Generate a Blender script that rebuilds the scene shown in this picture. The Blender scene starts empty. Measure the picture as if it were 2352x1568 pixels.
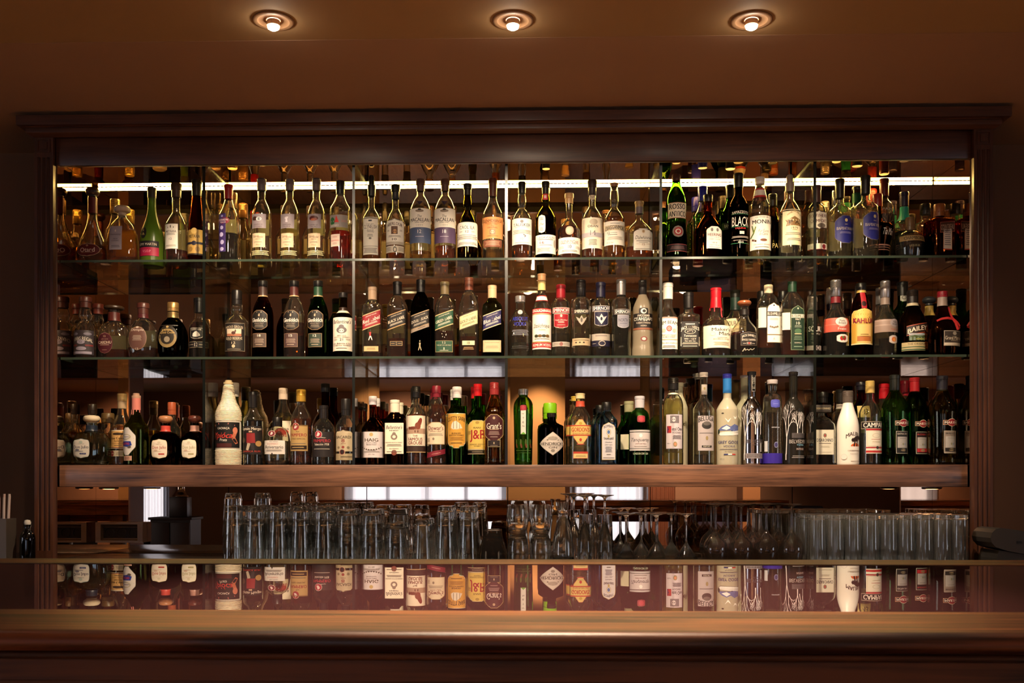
import bpy, bmesh, math, random
from mathutils import Vector, Matrix
random.seed(7)
SC = bpy.context.scene
COL = SC.collection

# ------------------------------------------------------------------ camera, world, exposure
F, PCX, HY, CZ, YAW = 2287.0, 1150.0, 1118.0, 1.22, math.radians(1.4)   # pixels of the 2352x1568 frame, metres, radians
cam = bpy.data.objects.new('camera', bpy.data.cameras.new('camera'))
COL.objects.link(cam)
cam.location = (0, 0, CZ)
cam.rotation_euler = (math.pi / 2, 0, YAW)
cam.data.sensor_fit = 'HORIZONTAL'; cam.data.sensor_width = 36.0
cam.data.lens = F / 2352 * 36
cam.data.shift_x = (1176 - PCX) / 2352
cam.data.shift_y = (HY - 784) / 2352
cam.data.clip_start = 0.02
cam.data.dof.use_dof = True; cam.data.dof.focus_distance = 3.72; cam.data.dof.aperture_fstop = 32.0
SC.camera = cam

wd = bpy.data.worlds.new('world'); SC.world = wd; wd.use_nodes = True
wd.node_tree.nodes['Background'].inputs[0].default_value = (0.9, 0.62, 0.42, 1)
wd.node_tree.nodes['Background'].inputs[1].default_value = 0.004
vs = SC.view_settings
vs.view_transform = 'Standard'; vs.look = 'None'; vs.gamma = 1.0; vs.use_curve_mapping = False
vs.exposure = 0.0
cy = SC.cycles
cy.max_bounces = 23; cy.diffuse_bounces = 2; cy.glossy_bounces = 6; cy.transmission_bounces = 21
cy.transparent_max_bounces = 32; cy.caustics_refractive = True; cy.caustics_reflective = False
cy.sample_clamp_indirect = 10.0; cy.sample_clamp_direct = 0.0; cy.blur_glossy = 0.3
cy.use_denoising = True
cy.use_adaptive_sampling = True; cy.adaptive_threshold = 0.06

def at(px, py, Y):
    """World point on the plane y = Y that the photograph shows at pixel (px, py)."""
    u = (px - PCX) / F; v = (HY - py) / F
    s, c = math.sin(YAW), math.cos(YAW)
    dx, dy = -s + u * c, c + u * s
    t = Y / dy
    return Vector((t * dx, Y, CZ + t * v))
def xat(px, Y): return at(px, HY, Y).x
def zat(py, Y, px=1176): return at(px, py, Y).z
def wat(w, Y): return w * Y / F            # a width of w pixels at depth Y, in metres

# ------------------------------------------------------------------ main lights
def spot(name, loc, target, power, angle, blend=0.6, size=0.03, color=(1, 0.76, 0.52), parent=None):
    d = bpy.data.lights.new(name, 'SPOT'); d.energy = power; d.spot_size = math.radians(angle); d.spot_blend = blend
    d.shadow_soft_size = size; d.color = color
    o = bpy.data.objects.new(name, d); COL.objects.link(o); o.location = loc
    o.rotation_euler = (Vector(target) - Vector(loc)).to_track_quat('-Z', 'Y').to_euler()
    return o
def point(name, loc, power, size=0.08, color=(1, 0.7, 0.42)):
    d = bpy.data.lights.new(name, 'POINT'); d.energy = power; d.shadow_soft_size = size; d.color = color
    o = bpy.data.objects.new(name, d); COL.objects.link(o); o.location = loc
    return o

CEIL = 2.572
YS, YM = 3.63, 3.937           # shelf front edge, mirror face
S1 = zat(591.5, YS); S2 = zat(817, YS); S3 = zat(1067, 3.615)   # tops of the three shelves
CT = CZ - 0.265                # work counter top
BART = CZ - 0.0885             # bar top

# ------------------------------------------------------------------ materials
MATS = {}
def lin(h):
    if not isinstance(h, str): return tuple(h)
    h = h.lstrip('#'); v = [int(h[i:i+2], 16) / 255 for i in (0, 2, 4)]
    return tuple(x / 12.92 if x <= 0.04045 else ((x + 0.055) / 1.055) ** 2.4 for x in v)
def newmat(name):
    m = bpy.data.materials.new(name); m.use_nodes = True
    nt = m.node_tree; nt.nodes.clear()
    out = nt.nodes.new('ShaderNodeOutputMaterial')
    return m, nt, out
def nd(nt, typ, **kw):
    n = nt.nodes.new(typ)
    for k, v in kw.items():
        if k.startswith('i_'):
            n.inputs[k[2:].replace('_', ' ')].default_value = v
        else: setattr(n, k, v)
    return n
def paint(color, rough=0.5, metal=0.0, spec=0.4, coat=0.0):
    key = ('p', color, rough, metal, spec, coat)
    if key in MATS: return MATS[key]
    m, nt, out = newmat('paint_%s' % (color if isinstance(color, str) else 'rgb'))
    p = nd(nt, 'ShaderNodeBsdfPrincipled')
    p.inputs['Base Color'].default_value = (*lin(color), 1)
    p.inputs['Roughness'].default_value = rough; p.inputs['Metallic'].default_value = metal
    p.inputs['Specular IOR Level'].default_value = spec; p.inputs['Coat Weight'].default_value = coat
    nt.links.new(p.outputs[0], out.inputs[0]); MATS[key] = m
    return m
def fresnel(nt, ior):
    """Reflectance of a thin wall, the same from both sides."""
    g = nd(nt, 'ShaderNodeNewGeometry'); d = nd(nt, 'ShaderNodeVectorMath', operation='DOT_PRODUCT')
    nt.links.new(g.outputs['Normal'], d.inputs[0]); nt.links.new(g.outputs['Incoming'], d.inputs[1])
    a = nd(nt, 'ShaderNodeMath', operation='ABSOLUTE'); nt.links.new(d.outputs['Value'], a.inputs[0])
    b = nd(nt, 'ShaderNodeMath', operation='SUBTRACT'); b.inputs[0].default_value = 1.0; nt.links.new(a.outputs[0], b.inputs[1])
    c = nd(nt, 'ShaderNodeMath', operation='POWER'); c.inputs[1].default_value = 4.0; nt.links.new(b.outputs[0], c.inputs[0])
    f0 = ((ior - 1) / (ior + 1)) ** 2
    e = nd(nt, 'ShaderNodeMath', operation='MULTIPLY_ADD'); e.inputs[1].default_value = 1 - f0; e.inputs[2].default_value = f0
    nt.links.new(c.outputs[0], e.inputs[0]); return e
def thin(color, ior=1.6, rough=0.01, name='clear_glass', dust_lift=0.0):
    """Thin clear wall: see-through tint with a Fresnel reflection."""
    key = ('t', color, ior, rough, dust_lift)
    if key in MATS: return MATS[key]
    m, nt, out = newmat(name)
    fr = fresnel(nt, ior)
    tr = nd(nt, 'ShaderNodeBsdfTransparent'); tr.inputs[0].default_value = (*lin(color), 1)
    gl = nd(nt, 'ShaderNodeBsdfGlossy'); gl.inputs['Roughness'].default_value = rough
    mx = nd(nt, 'ShaderNodeMixShader')
    nt.links.new(fr.outputs[0], mx.inputs[0]); nt.links.new(tr.outputs[0], mx.inputs[1]); nt.links.new(gl.outputs[0], mx.inputs[2])
    if dust_lift:  # dust film, also put in to make the wall look lighter
        df = nd(nt, 'ShaderNodeBsdfDiffuse'); df.inputs[0].default_value = (0.8, 0.78, 0.75, 1)
        m2 = nd(nt, 'ShaderNodeMixShader'); m2.inputs[0].default_value = dust_lift
        nt.links.new(mx.outputs[0], m2.inputs[1]); nt.links.new(df.outputs[0], m2.inputs[2]); mx = m2
    nt.links.new(mx.outputs[0], out.inputs[0]); MATS[key] = m
    return m
def liquid(color, ior=1.33):
    key = ('l', color, ior)
    if key in MATS: return MATS[key]
    m, nt, out = newmat('liquid')
    g = nd(nt, 'ShaderNodeBsdfGlass'); g.inputs['Color'].default_value = (*lin(color), 1)
    g.inputs['IOR'].default_value = ior; g.inputs['Roughness'].default_value = 0.0
    tr = nd(nt, 'ShaderNodeBsdfTransparent'); tr.inputs[0].default_value = (*lin(color), 1)
    mx = nd(nt, 'ShaderNodeMixShader'); mx.inputs[0].default_value = 0.55
    nt.links.new(g.outputs[0], mx.inputs[1]); nt.links.new(tr.outputs[0], mx.inputs[2])
    nt.links.new(mx.outputs[0], out.inputs[0]); MATS[key] = m
    return m
def solid(color, ior=1.5, dust_lift=0.0):
    """Real refracting glass for walls with thickness."""
    key = ('s', color, ior, dust_lift)
    if key in MATS: return MATS[key]
    m, nt, out = newmat('refracting_glass')
    g = nd(nt, 'ShaderNodeBsdfGlass'); g.inputs['Color'].default_value = (*lin(color), 1); g.inputs['IOR'].default_value = ior; g.inputs['Roughness'].default_value = 0.0
    last = g
    if dust_lift:  # pale dust share that also lightens the glass
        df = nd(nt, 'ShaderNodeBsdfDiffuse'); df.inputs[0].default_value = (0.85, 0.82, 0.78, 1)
        mx = nd(nt, 'ShaderNodeMixShader'); mx.inputs[0].default_value = dust_lift
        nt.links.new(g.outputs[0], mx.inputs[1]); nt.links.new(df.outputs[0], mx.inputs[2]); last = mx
    nt.links.new(last.outputs[0], out.inputs[0]); MATS[key] = m
    return m
def frost(color, see=0.35):
    key = ('f', color, see)
    if key in MATS: return MATS[key]
    m, nt, out = newmat('frosted_glass')
    d = nd(nt, 'ShaderNodeBsdfDiffuse'); d.inputs[0].default_value = (*lin(color), 1)
    t = nd(nt, 'ShaderNodeBsdfTranslucent'); t.inputs[0].default_value = (*lin(color), 1)
    a = nd(nt, 'ShaderNodeMixShader'); a.inputs[0].default_value = 0.5
    nt.links.new(d.outputs[0], a.inputs[1]); nt.links.new(t.outputs[0], a.inputs[2])
    tr = nd(nt, 'ShaderNodeBsdfTransparent'); tr.inputs[0].default_value = (*lin(color), 1)
    b = nd(nt, 'ShaderNodeMixShader'); b.inputs[0].default_value = see
    nt.links.new(a.outputs[0], b.inputs[1]); nt.links.new(tr.outputs[0], b.inputs[2])
    g = nd(nt, 'ShaderNodeBsdfGlossy'); g.inputs['Roughness'].default_value = 0.25
    fr = nd(nt, 'ShaderNodeFresnel'); fr.inputs[0].default_value = 1.4
    c = nd(nt, 'ShaderNodeMixShader')
    nt.links.new(fr.outputs[0], c.inputs[0]); nt.links.new(b.outputs[0], c.inputs[1]); nt.links.new(g.outputs[0], c.inputs[2])
    nt.links.new(c.outputs[0], out.inputs[0]); MATS[key] = m
    return m
def paper(color):
    key = ('r', color)
    if key in MATS: return MATS[key]
    m, nt, out = newmat('thin_paper')
    d = nd(nt, 'ShaderNodeBsdfDiffuse'); d.inputs[0].default_value = (*lin(color), 1)
    t = nd(nt, 'ShaderNodeBsdfTranslucent'); t.inputs[0].default_value = (*lin(color), 1)
    a = nd(nt, 'ShaderNodeMixShader'); a.inputs[0].default_value = 0.4
    nt.links.new(d.outputs[0], a.inputs[1]); nt.links.new(t.outputs[0], a.inputs[2]); nt.links.new(a.outputs[0], out.inputs[0]); MATS[key] = m
    return m
def glow(color, strength, name='lamp_glow'):
    key = ('e', color, strength)
    if key in MATS: return MATS[key]
    m, nt, out = newmat(name)
    e = nd(nt, 'ShaderNodeEmission'); e.inputs[0].default_value = (*lin(color), 1); e.inputs[1].default_value = strength
    nt.links.new(e.outputs[0], out.inputs[0]); MATS[key] = m
    return m
def mirror(color, name='smoked_mirror'):
    m, nt, out = newmat(name)
    g = nd(nt, 'ShaderNodeBsdfGlossy'); g.inputs[0].default_value = (*lin(color), 1); g.inputs['Roughness'].default_value = 0.0
    nt.links.new(g.outputs[0], out.inputs[0]); return m
def wood(name, dark, light, axis=0, rough=0.35, scale=1.0, coat=0.3, contrast=1.0, fine=0.35):
    """Long-grained polished wood; the grain runs along AXIS."""
    m, nt, out = newmat(name)
    tc = nd(nt, 'ShaderNodeTexCoord'); mp = nd(nt, 'ShaderNodeMapping')
    s = [26.0 * scale] * 3; s[axis] = 1.5 * scale; mp.inputs['Scale'].default_value = s
    nt.links.new(tc.outputs['Object'], mp.inputs[0])
    n1 = nd(nt, 'ShaderNodeTexNoise'); n1.inputs['Scale'].default_value = 1.6; n1.inputs['Detail'].default_value = 6; n1.inputs['Distortion'].default_value = 0.9
    nt.links.new(mp.outputs[0], n1.inputs[0])
    mp2 = nd(nt, 'ShaderNodeMapping'); s2 = [230.0 * scale] * 3; s2[axis] = 7.0 * scale; mp2.inputs['Scale'].default_value = s2
    nt.links.new(tc.outputs['Object'], mp2.inputs[0])
    n2 = nd(nt, 'ShaderNodeTexNoise'); n2.inputs['Scale'].default_value = 1.0; n2.inputs['Detail'].default_value = 4
    nt.links.new(mp2.outputs[0], n2.inputs[0])
    mp3 = nd(nt, 'ShaderNodeMapping'); s3 = [7.0 * scale] * 3; s3[axis] = 2.2 * scale; mp3.inputs['Scale'].default_value = s3
    nt.links.new(tc.outputs['Object'], mp3.inputs[0])
    n3 = nd(nt, 'ShaderNodeTexNoise'); n3.inputs['Scale'].default_value = 1.0; n3.inputs['Detail'].default_value = 3; n3.inputs['Distortion'].default_value = 1.5
    nt.links.new(mp3.outputs[0], n3.inputs[0])
    a = nd(nt, 'ShaderNodeMath', operation='MULTIPLY_ADD'); a.inputs[1].default_value = fine; nt.links.new(n2.outputs[0], a.inputs[0]); 
    b = nd(nt, 'ShaderNodeMath', operation='MULTIPLY_ADD'); b.inputs[1].default_value = 0.45; b.inputs[2].default_value = 0.0
    nt.links.new(n1.outputs[0], b.inputs[0]); nt.links.new(b.outputs[0], a.inputs[2])
    c = nd(nt, 'ShaderNodeMath', operation='MULTIPLY_ADD'); c.inputs[1].default_value = 0.4
    nt.links.new(n3.outputs[0], c.inputs[0]); nt.links.new(a.outputs[0], c.inputs[2])
    r = nd(nt, 'ShaderNodeValToRGB'); mid = 0.425 + fine / 2; r.color_ramp.elements[0].position = mid - 0.2 * contrast; r.color_ramp.elements[1].position = mid + 0.2 * contrast
    r.color_ramp.elements[0].color = (*lin(dark), 1); r.color_ramp.elements[1].color = (*lin(light), 1)
    nt.links.new(c.outputs[0], r.inputs[0])
    p = nd(nt, 'ShaderNodeBsdfPrincipled'); p.inputs['Roughness'].default_value = rough; p.inputs['Coat Weight'].default_value = coat; p.inputs['Coat Roughness'].default_value = 0.25
    nt.links.new(r.outputs[0], p.inputs['Base Color'])
    bp = nd(nt, 'ShaderNodeBump'); bp.inputs['Strength'].default_value = 0.08; bp.inputs['Distance'].default_value = 0.002
    nt.links.new(n2.outputs[0], bp.inputs['Height']); nt.links.new(bp.outputs[0], p.inputs['Normal'])
    nt.links.new(p.outputs[0], out.inputs[0]); return m
def plaster(name, color, vary=0.12, rough=0.8, scale=1.2):
    m, nt, out = newmat(name)
    tc = nd(nt, 'ShaderNodeTexCoord'); n = nd(nt, 'ShaderNodeTexNoise'); n.inputs['Scale'].default_value = scale; n.inputs['Detail'].default_value = 5
    nt.links.new(tc.outputs['Object'], n.inputs[0])
    r = nd(nt, 'ShaderNodeValToRGB'); c = lin(color)
    r.color_ramp.elements[0].position = 0.3; r.color_ramp.elements[1].position = 0.7
    r.color_ramp.elements[0].color = (*[x * (1 - vary) for x in c], 1); r.color_ramp.elements[1].color = (*[min(1, x * (1 + vary)) for x in c], 1)
    nt.links.new(n.outputs[0], r.inputs[0])
    p = nd(nt, 'ShaderNodeBsdfPrincipled'); p.inputs['Roughness'].default_value = rough; p.inputs['Specular IOR Level'].default_value = 0.25
    nt.links.new(r.outputs[0], p.inputs['Base Color']); nt.links.new(p.outputs[0], out.inputs[0]); return m

M_MAHOG = wood('mahogany_along_x', '#2c160d', '#5a3420', 0, rough=0.42, coat=0.15)
M_MAHOGZ = wood('mahogany_along_z', '#2c160d', '#5a3420', 2, rough=0.42, coat=0.15)
M_SHELF = wood('walnut_shelf', '#38221a', '#8a5f46', 0, rough=0.45, contrast=0.7)
M_BAR = wood('oak_bar_edge', '#2a1008', '#8a4c2a', 0, rough=0.42, scale=0.9, coat=0.1, contrast=0.5, fine=0.55)
M_BARDK = wood('bar_front_wood', '#2c160b', '#6b3d1f', 0, rough=0.6, scale=1.2, contrast=0.45, coat=0.0)
M_MIRROR = mirror('#d2bca8')
M_CEILM = mirror('#b9a48c', 'cabinet_top_mirror')
M_EDGE = None

# ------------------------------------------------------------------ mesh helpers
def obj(name, verts, faces, mat=None, parent=None, smooth=False, sharp=None, fmat=None, mats=None):
    me = bpy.data.meshes.new(name); me.from_pydata([tuple(v) for v in verts], [], faces)
    for x in (mats or ([mat] if mat else [])): me.materials.append(x)
    if fmat: me.polygons.foreach_set('material_index', fmat)
    if smooth:
        me.polygons.foreach_set('use_smooth', [True] * len(me.polygons))
        if sharp: me.set_sharp_from_angle(angle=math.radians(sharp))
    me.update()
    o = bpy.data.objects.new(name, me); COL.objects.link(o); o.parent = parent
    return o
def thing(name, label, cat, loc=(0, 0, 0), rz=0, group=None):
    o = bpy.data.objects.new(name, None); COL.objects.link(o); o.location = loc; o.rotation_euler = (0, 0, rz)
    o.empty_display_size = 0.02
    return tag(o, label, cat, group)
def tag(o, label, cat, group=None):
    o['label'] = label; o['category'] = cat
    if group: o['group'] = group
    return o
def struct(o): o['kind'] = 'structure'; return o
class MB:
    def __init__(s): s.v = []; s.f = []; s.m = []
    def add(s, v, f, mi=0):
        b = len(s.v); s.v += [tuple(x) for x in v]; s.f += [tuple(i + b for i in q) for q in f]; s.m += [mi] * len(f); return s
    def box(s, x0, x1, y0, y1, z0, z1, mi=0):
        return s.add([(x0,y0,z0),(x1,y0,z0),(x1,y1,z0),(x0,y1,z0),(x0,y0,z1),(x1,y0,z1),(x1,y1,z1),(x0,y1,z1)],
                     [(3,2,1,0),(4,5,6,7),(0,1,5,4),(1,2,6,5),(2,3,7,6),(3,0,4,7)], mi)
    def lathe(s, prof, seg=24, mi=0, c=(0,0,0)):
        v, f = lathe(prof, seg); return s.add([(p[0]+c[0], p[1]+c[1], p[2]+c[2]) for p in v], f, mi)
    def prism(s, poly, axis, a, b, mi=0):
        """Polygon POLY in the two other axes, pushed from A to B along AXIS."""
        n = len(poly); mk = {0: lambda t, p: (t, p[0], p[1]), 1: lambda t, p: (p[0], t, p[1]), 2: lambda t, p: (p[0], p[1], t)}[axis]
        v = [mk(a, p) for p in poly] + [mk(b, p) for p in poly]
        f = [tuple(range(n))[::-1], tuple(range(n, 2*n))] + [(i, (i+1) % n, n+(i+1) % n, n+i) for i in range(n)]
        return s.add(v, f, mi)
    def tube(s, pts, r, seg=8, mi=0):
        pts = [Vector(p) for p in pts]; v = []; f = []
        for i, p in enumerate(pts):
            d = (pts[min(i+1, len(pts)-1)] - pts[max(i-1, 0)]).normalized()
            a = d.orthogonal().normalized() if i == 0 else (a - d * a.dot(d)).normalized()
            b = d.cross(a)
            v += [p + (a*math.cos(2*math.pi*k/seg) + b*math.sin(2*math.pi*k/seg)) * r for k in range(seg)]
        for i in range(len(pts)-1):
            f += [(i*seg+k, i*seg+(k+1) % seg, (i+1)*seg+(k+1) % seg, (i+1)*seg+k) for k in range(seg)]
        f += [tuple(range(seg))[::-1], tuple(range((len(pts)-1)*seg, len(pts)*seg))]
        return s.add(v, f, mi)
    def out(s, name, mats, parent=None, smooth=False, sharp=35, loc=None):
        mats = mats if isinstance(mats, list) else [mats]
        o = obj(name, s.v, s.f, None, parent, smooth, sharp, s.m, mats)
        if loc: o.location = loc
        return o
def bevelbox(name, x0, x1, y0, y1, z0, z1, mat, parent=None, bev=0.004, seg=2):
    bm = bmesh.new(); bmesh.ops.create_cube(bm, size=1)
    for v in bm.verts: v.co = ((x0+x1)/2 + v.co.x*(x1-x0), (y0+y1)/2 + v.co.y*(y1-y0), (z0+z1)/2 + v.co.z*(z1-z0))
    bmesh.ops.bevel(bm, geom=bm.edges[:], offset=bev, segments=seg, affect='EDGES', profile=0.5)
    me = bpy.data.meshes.new(name); bm.to_mesh(me); bm.free(); me.materials.append(mat)
    me.polygons.foreach_set('use_smooth', [True]*len(me.polygons)); me.set_sharp_from_angle(angle=math.radians(40))
    o = bpy.data.objects.new(name, me); COL.objects.link(o); o.parent = parent
    return o
def lathe(prof, seg=24):
    """Surface of revolution of (r, z) points; points with r = 0 become poles."""
    v = []; f = []; prev = None
    for r, z in prof:
        if r < 1e-6: v.append((0, 0, z)); cur = [len(v)-1]
        else:
            b = len(v); v += [(r*math.cos(2*math.pi*k/seg), r*math.sin(2*math.pi*k/seg), z) for k in range(seg)]; cur = list(range(b, b+seg))
        if prev:
            for k in range(seg):
                k2 = (k+1) % seg
                if len(prev) == 1 and len(cur) == 1: break
                if len(prev) == 1: f.append((prev[0], cur[k2], cur[k]))
                elif len(cur) == 1: f.append((prev[k], prev[k2], cur[0]))
                else: f.append((prev[k], prev[k2], cur[k2], cur[k]))
        prev = cur
    return v, f
def chaikin(pts, n=2):
    for _ in range(n):
        q = [pts[0]]
        for a, b in zip(pts, pts[1:]):
            q += [(a[0]*.75+b[0]*.25, a[1]*.75+b[1]*.25), (a[0]*.25+b[0]*.75, a[1]*.25+b[1]*.75)]
        pts = q + [pts[-1]]
    return pts
# ------------------------------------------------------------------ room shell
M_CEIL = plaster('ceiling_plaster', '#967550', 0.06)
M_SOFF = plaster('soffit_plaster', '#96735a', 0.06)
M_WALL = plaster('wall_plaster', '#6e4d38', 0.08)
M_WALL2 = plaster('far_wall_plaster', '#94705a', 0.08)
M_FLOOR = wood('floor_boards', '#8a6442', '#b58a60', 1, rough=0.5, coat=0.0)
RX, RY = 6.0, -6.2
def slab(name, *a, mat=None): return struct(MB().box(*a).out(name, mat))
slab('floor', -RX, RX, RY, 4.1, -0.05, 0.0, mat=M_FLOOR)
slab('ceiling', -RX, RX, RY, 3.0, CEIL + 0.001, CEIL + 0.1, mat=M_CEIL)
slab('trim_1', -RX, RX, 3.0, 4.1, CEIL, CEIL + 0.1, mat=M_SOFF)            # lowered soffit over the back bar
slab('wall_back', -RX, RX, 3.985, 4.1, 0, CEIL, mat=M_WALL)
M_DAY = glow('#cfdcf4', 4.2, 'window_daylight')
M_SIDEGLOW = glow('#e0e2f0', 4.0, 'added_side_glow')  # glow of the added side windows
M_SHEER = thin('#d8d8e0', 1.2, 0.3, 'sheer_curtain')
SWY0, SWY1, SWZ0, SWZ1 = -1.3, 0.9, 0.7, 2.15
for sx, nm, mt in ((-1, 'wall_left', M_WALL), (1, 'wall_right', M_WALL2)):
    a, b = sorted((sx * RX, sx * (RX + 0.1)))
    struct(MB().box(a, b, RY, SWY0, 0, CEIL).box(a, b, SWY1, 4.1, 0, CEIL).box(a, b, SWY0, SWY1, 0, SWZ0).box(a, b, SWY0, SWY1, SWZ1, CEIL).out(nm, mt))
    w = bpy.data.objects.new('window_%d' % (4 if sx < 0 else 5), None); COL.objects.link(w); struct(w)  # side windows invented out of view to put highlights on the glassware
    f = MB(); c = sx * (RX + 0.03)
    for k in range(5): y = SWY0 + (SWY1 - SWY0 - 0.06) * k / 4; f.box(c - 0.03, c + 0.03, y, y + 0.06, SWZ0, SWZ1)
    for z in (SWZ0, SWZ1 - 0.06): f.box(c - 0.03, c + 0.03, SWY0, SWY1, z, z + 0.06)
    f.out('window_frame', paint('#3b241a', 0.5), w)
    for k in range(4):
        y = SWY0 + 0.06 + (SWY1 - SWY0 - 0.06) * k / 4; MB().box(c + sx * 0.02 - 0.002, c + sx * 0.02 + 0.002, y, y + (SWY1 - SWY0 - 0.06) / 4 - 0.06, SWZ0 + 0.06, SWZ1 - 0.06).out('pane', M_SIDEGLOW, w)
M_DRAPE = paint('#7a4a34', 0.9)
# far wall, built around its three low windows
WIN = [(-5.5, -5.1, 0.4, 1.9), (-2.5, -0.28, 0.4, 1.42), (0.68, 1.68, 0.4, 1.42)]
wb = MB(); xs = [-RX]
for a, b, z0, z1 in WIN:
    wb.box(xs[-1], a, RY - 0.12, RY, 0, CEIL); wb.box(a, b, RY - 0.12, RY, 0, z0); wb.box(a, b, RY - 0.12, RY, z1, CEIL); xs.append(b)
wb.box(xs[-1], RX, RY - 0.12, RY, 0, CEIL)
struct(wb.out('wall_front', M_WALL2))
for i, (a, b, z0, z1) in enumerate(WIN):
    w = bpy.data.objects.new('window_%d' % (i + 1), None); COL.objects.link(w); struct(w)
    f = MB(); t = 0.05
    f.box(a, a + t, RY - 0.08, RY + 0.02, z0, z1); f.box(b - t, b, RY - 0.08, RY + 0.02, z0, z1)
    f.box(a + t, b - t, RY - 0.08, RY + 0.02, z0, z0 + t); f.box(a + t, b - t, RY - 0.08, RY + 0.02, z1 - t, z1)
    n = max(1, round((b - a) / 0.6))
    for k in range(1, n):
        xm = a + (b - a) * k / n; f.box(xm - 0.025, xm + 0.025, RY - 0.07, RY + 0.01, z0 + t, z1 - t)
    f.out('window_frame', paint('#3b241a', 0.5), w)
    for k in range(n):
        MB().box(a + t + (b - a - 2*t) * k / n, a + t + (b - a - 2*t) * (k + 1) / n, RY - 0.05, RY - 0.045, z0 + t, z1 - t).out('pane', M_DAY, w)
# curtains beside the windows (seen in the mirror)
def curtain(x0, x1, z0, z1, label):
    n = 28; v = []; f = []
    for k in range(n + 1):
        x = x0 + (x1 - x0) * k / n; y = RY + 0.12 + 0.025 * math.sin(k * 1.5)
        v += [(x, y, z0), (x, y, z1), (x, y + 0.004, z0), (x, y + 0.004, z1)]
    for k in range(n):
        a = 4 * k; f += [(a, a + 4, a + 5, a + 1), (a + 3, a + 7, a + 6, a + 2)]
    tag(obj('curtain', v, f, M_DRAPE, smooth=True), label, 'curtain', 'curtains at the far windows')
m, nt, out = newmat('sheer_cloth')
t_ = nd(nt, 'ShaderNodeBsdfTranslucent'); t_.inputs[0].default_value = (0.75, 0.76, 0.82, 1)
r_ = nd(nt, 'ShaderNodeBsdfTransparent'); x_ = nd(nt, 'ShaderNodeMixShader'); x_.inputs[0].default_value = 0.25
nt.links.new(t_.outputs[0], x_.inputs[1]); nt.links.new(r_.outputs[0], x_.inputs[2]); nt.links.new(x_.outputs[0], out.inputs[0])
for k, (a, b, z0, z1) in enumerate(WIN):
    n = 60; v = []; f = []
    for i in range(n + 1):
        x = a - 0.05 + (b - a + 0.1) * i / n; y = RY + 0.07 + 0.022 * math.sin(i * 1.1) + 0.01 * math.sin(i * 0.37); v += [(x, y, 0.1), (x, y, z1 + 0.12)]
    for i in range(n): f.append((2*i, 2*i+2, 2*i+3, 2*i+1))
    tag(obj('sheer_curtain', v, f, m, smooth=True), 'pale sheer curtain before the %s far window' % ('left', 'wide', 'small')[k], 'curtain', 'sheer curtains at the far windows')
curtain(-0.26, 0.1, 0.05, 2.2, 'brown drape right of the wide window, seen in mirror')
curtain(1.72, 2.1, 0.05, 2.2, 'brown drape right of the small window, seen in mirror')
# light strip of wall cove and ventilation grille on the far wall
g = thing('ventilation_grille', 'brown slatted ventilation grille high on the far wall', 'grille', (-1.15, RY + 0.001, 2.2))
MB().box(-0.65, 0.65, 0, 0.012, -0.09, -0.075).box(-0.65, 0.65, 0, 0.012, 0.075, 0.09).box(-0.65, -0.635, 0, 0.012, -0.075, 0.075).box(0.635, 0.65, 0, 0.012, -0.075, 0.075).out('frame', paint('#7a5134', 0.5), g)
for k in range(9): MB().box(-0.635, 0.635, 0.002, 0.01, -0.07 + k * 0.016, -0.061 + k * 0.016).out('slat', paint('#6b452c', 0.5), g)
# columns
def column(x0, x1, y0, y1, name, mat): struct(MB().box(x0, x1, y0, y1, 0, CEIL + 0.001).out(name, mat))
column(xat(1163, 9.2) , xat(1298, 9.2), -1.75, -1.33, 'trim_2', plaster('column_plaster', '#c39a6b', 0.05))
column(xat(243, 8.6), xat(292, 8.6), -1.1, -0.72, 'trim_3', paint('#5a3823', 0.6))
column(xat(1705, 10.5), xat(1745, 10.5), -2.9, -2.6, 'trim_4', plaster('column_plaster_dark', '#a5744c', 0.05))
slab('trim_5', -RX, RX, -3.5, -3.1, CEIL - 0.16, CEIL + 0.001, mat=M_SOFF)        # ceiling beam
# bench with cushions in the room behind the camera, seen in the mirror
be = thing('bench_sofa', 'dark upholstered bench under the far wall, seen in mirror', 'sofa', (2.6, -3.6, 0))
bevelbox('seat', -0.9, 0.9, -0.3, 0.3, 0.3, 0.47, paint('#2e2a33', 0.8), be, 0.03)
bevelbox('backrest', -0.9, 0.9, -0.38, -0.26, 0.3, 1.0, paint('#2e2a33', 0.8), be, 0.03)
for sx in (-0.8, 0.8):
    for sy in (-0.25, 0.22): MB().box(sx - 0.03, sx + 0.03, sy - 0.03, sy + 0.03, 0, 0.31).out('leg', paint('#24160e', 0.5), be)
def cushion(x, rz, tilt, col, label):
    v = []; f = []; n = 8
    for sgn in (-1, 1):
        for i in range(n + 1):
            for j in range(n + 1):
                u, w = i / n * 2 - 1, j / n * 2 - 1
                v.append((u * 0.22, sgn * 0.075 * ((1 - u*u) * (1 - w*w)) ** 0.35, w * 0.22))
    for s in (0, 1):
        b = s * (n + 1) ** 2
        for i in range(n):
            for j in range(n):
                q = (b+i*(n+1)+j, b+(i+1)*(n+1)+j, b+(i+1)*(n+1)+j+1, b+i*(n+1)+j+1); f.append(q if s == 0 else q[::-1])
    o = obj('cushion', v, f, paint(col, 0.9), smooth=True); o.location = (x, -3.60, 0.72); o.rotation_euler = (tilt, rz, 0)
    tag(o, label, 'cushion', 'cushions on the bench sofa')
cushion(2.2, 0.1, 0.3, '#6d6a8c', 'blue grey cushion, left one on the bench')
cushion(2.75, -0.15, 0.3, '#a9a3b8', 'pale lilac cushion, right one on the bench')

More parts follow.
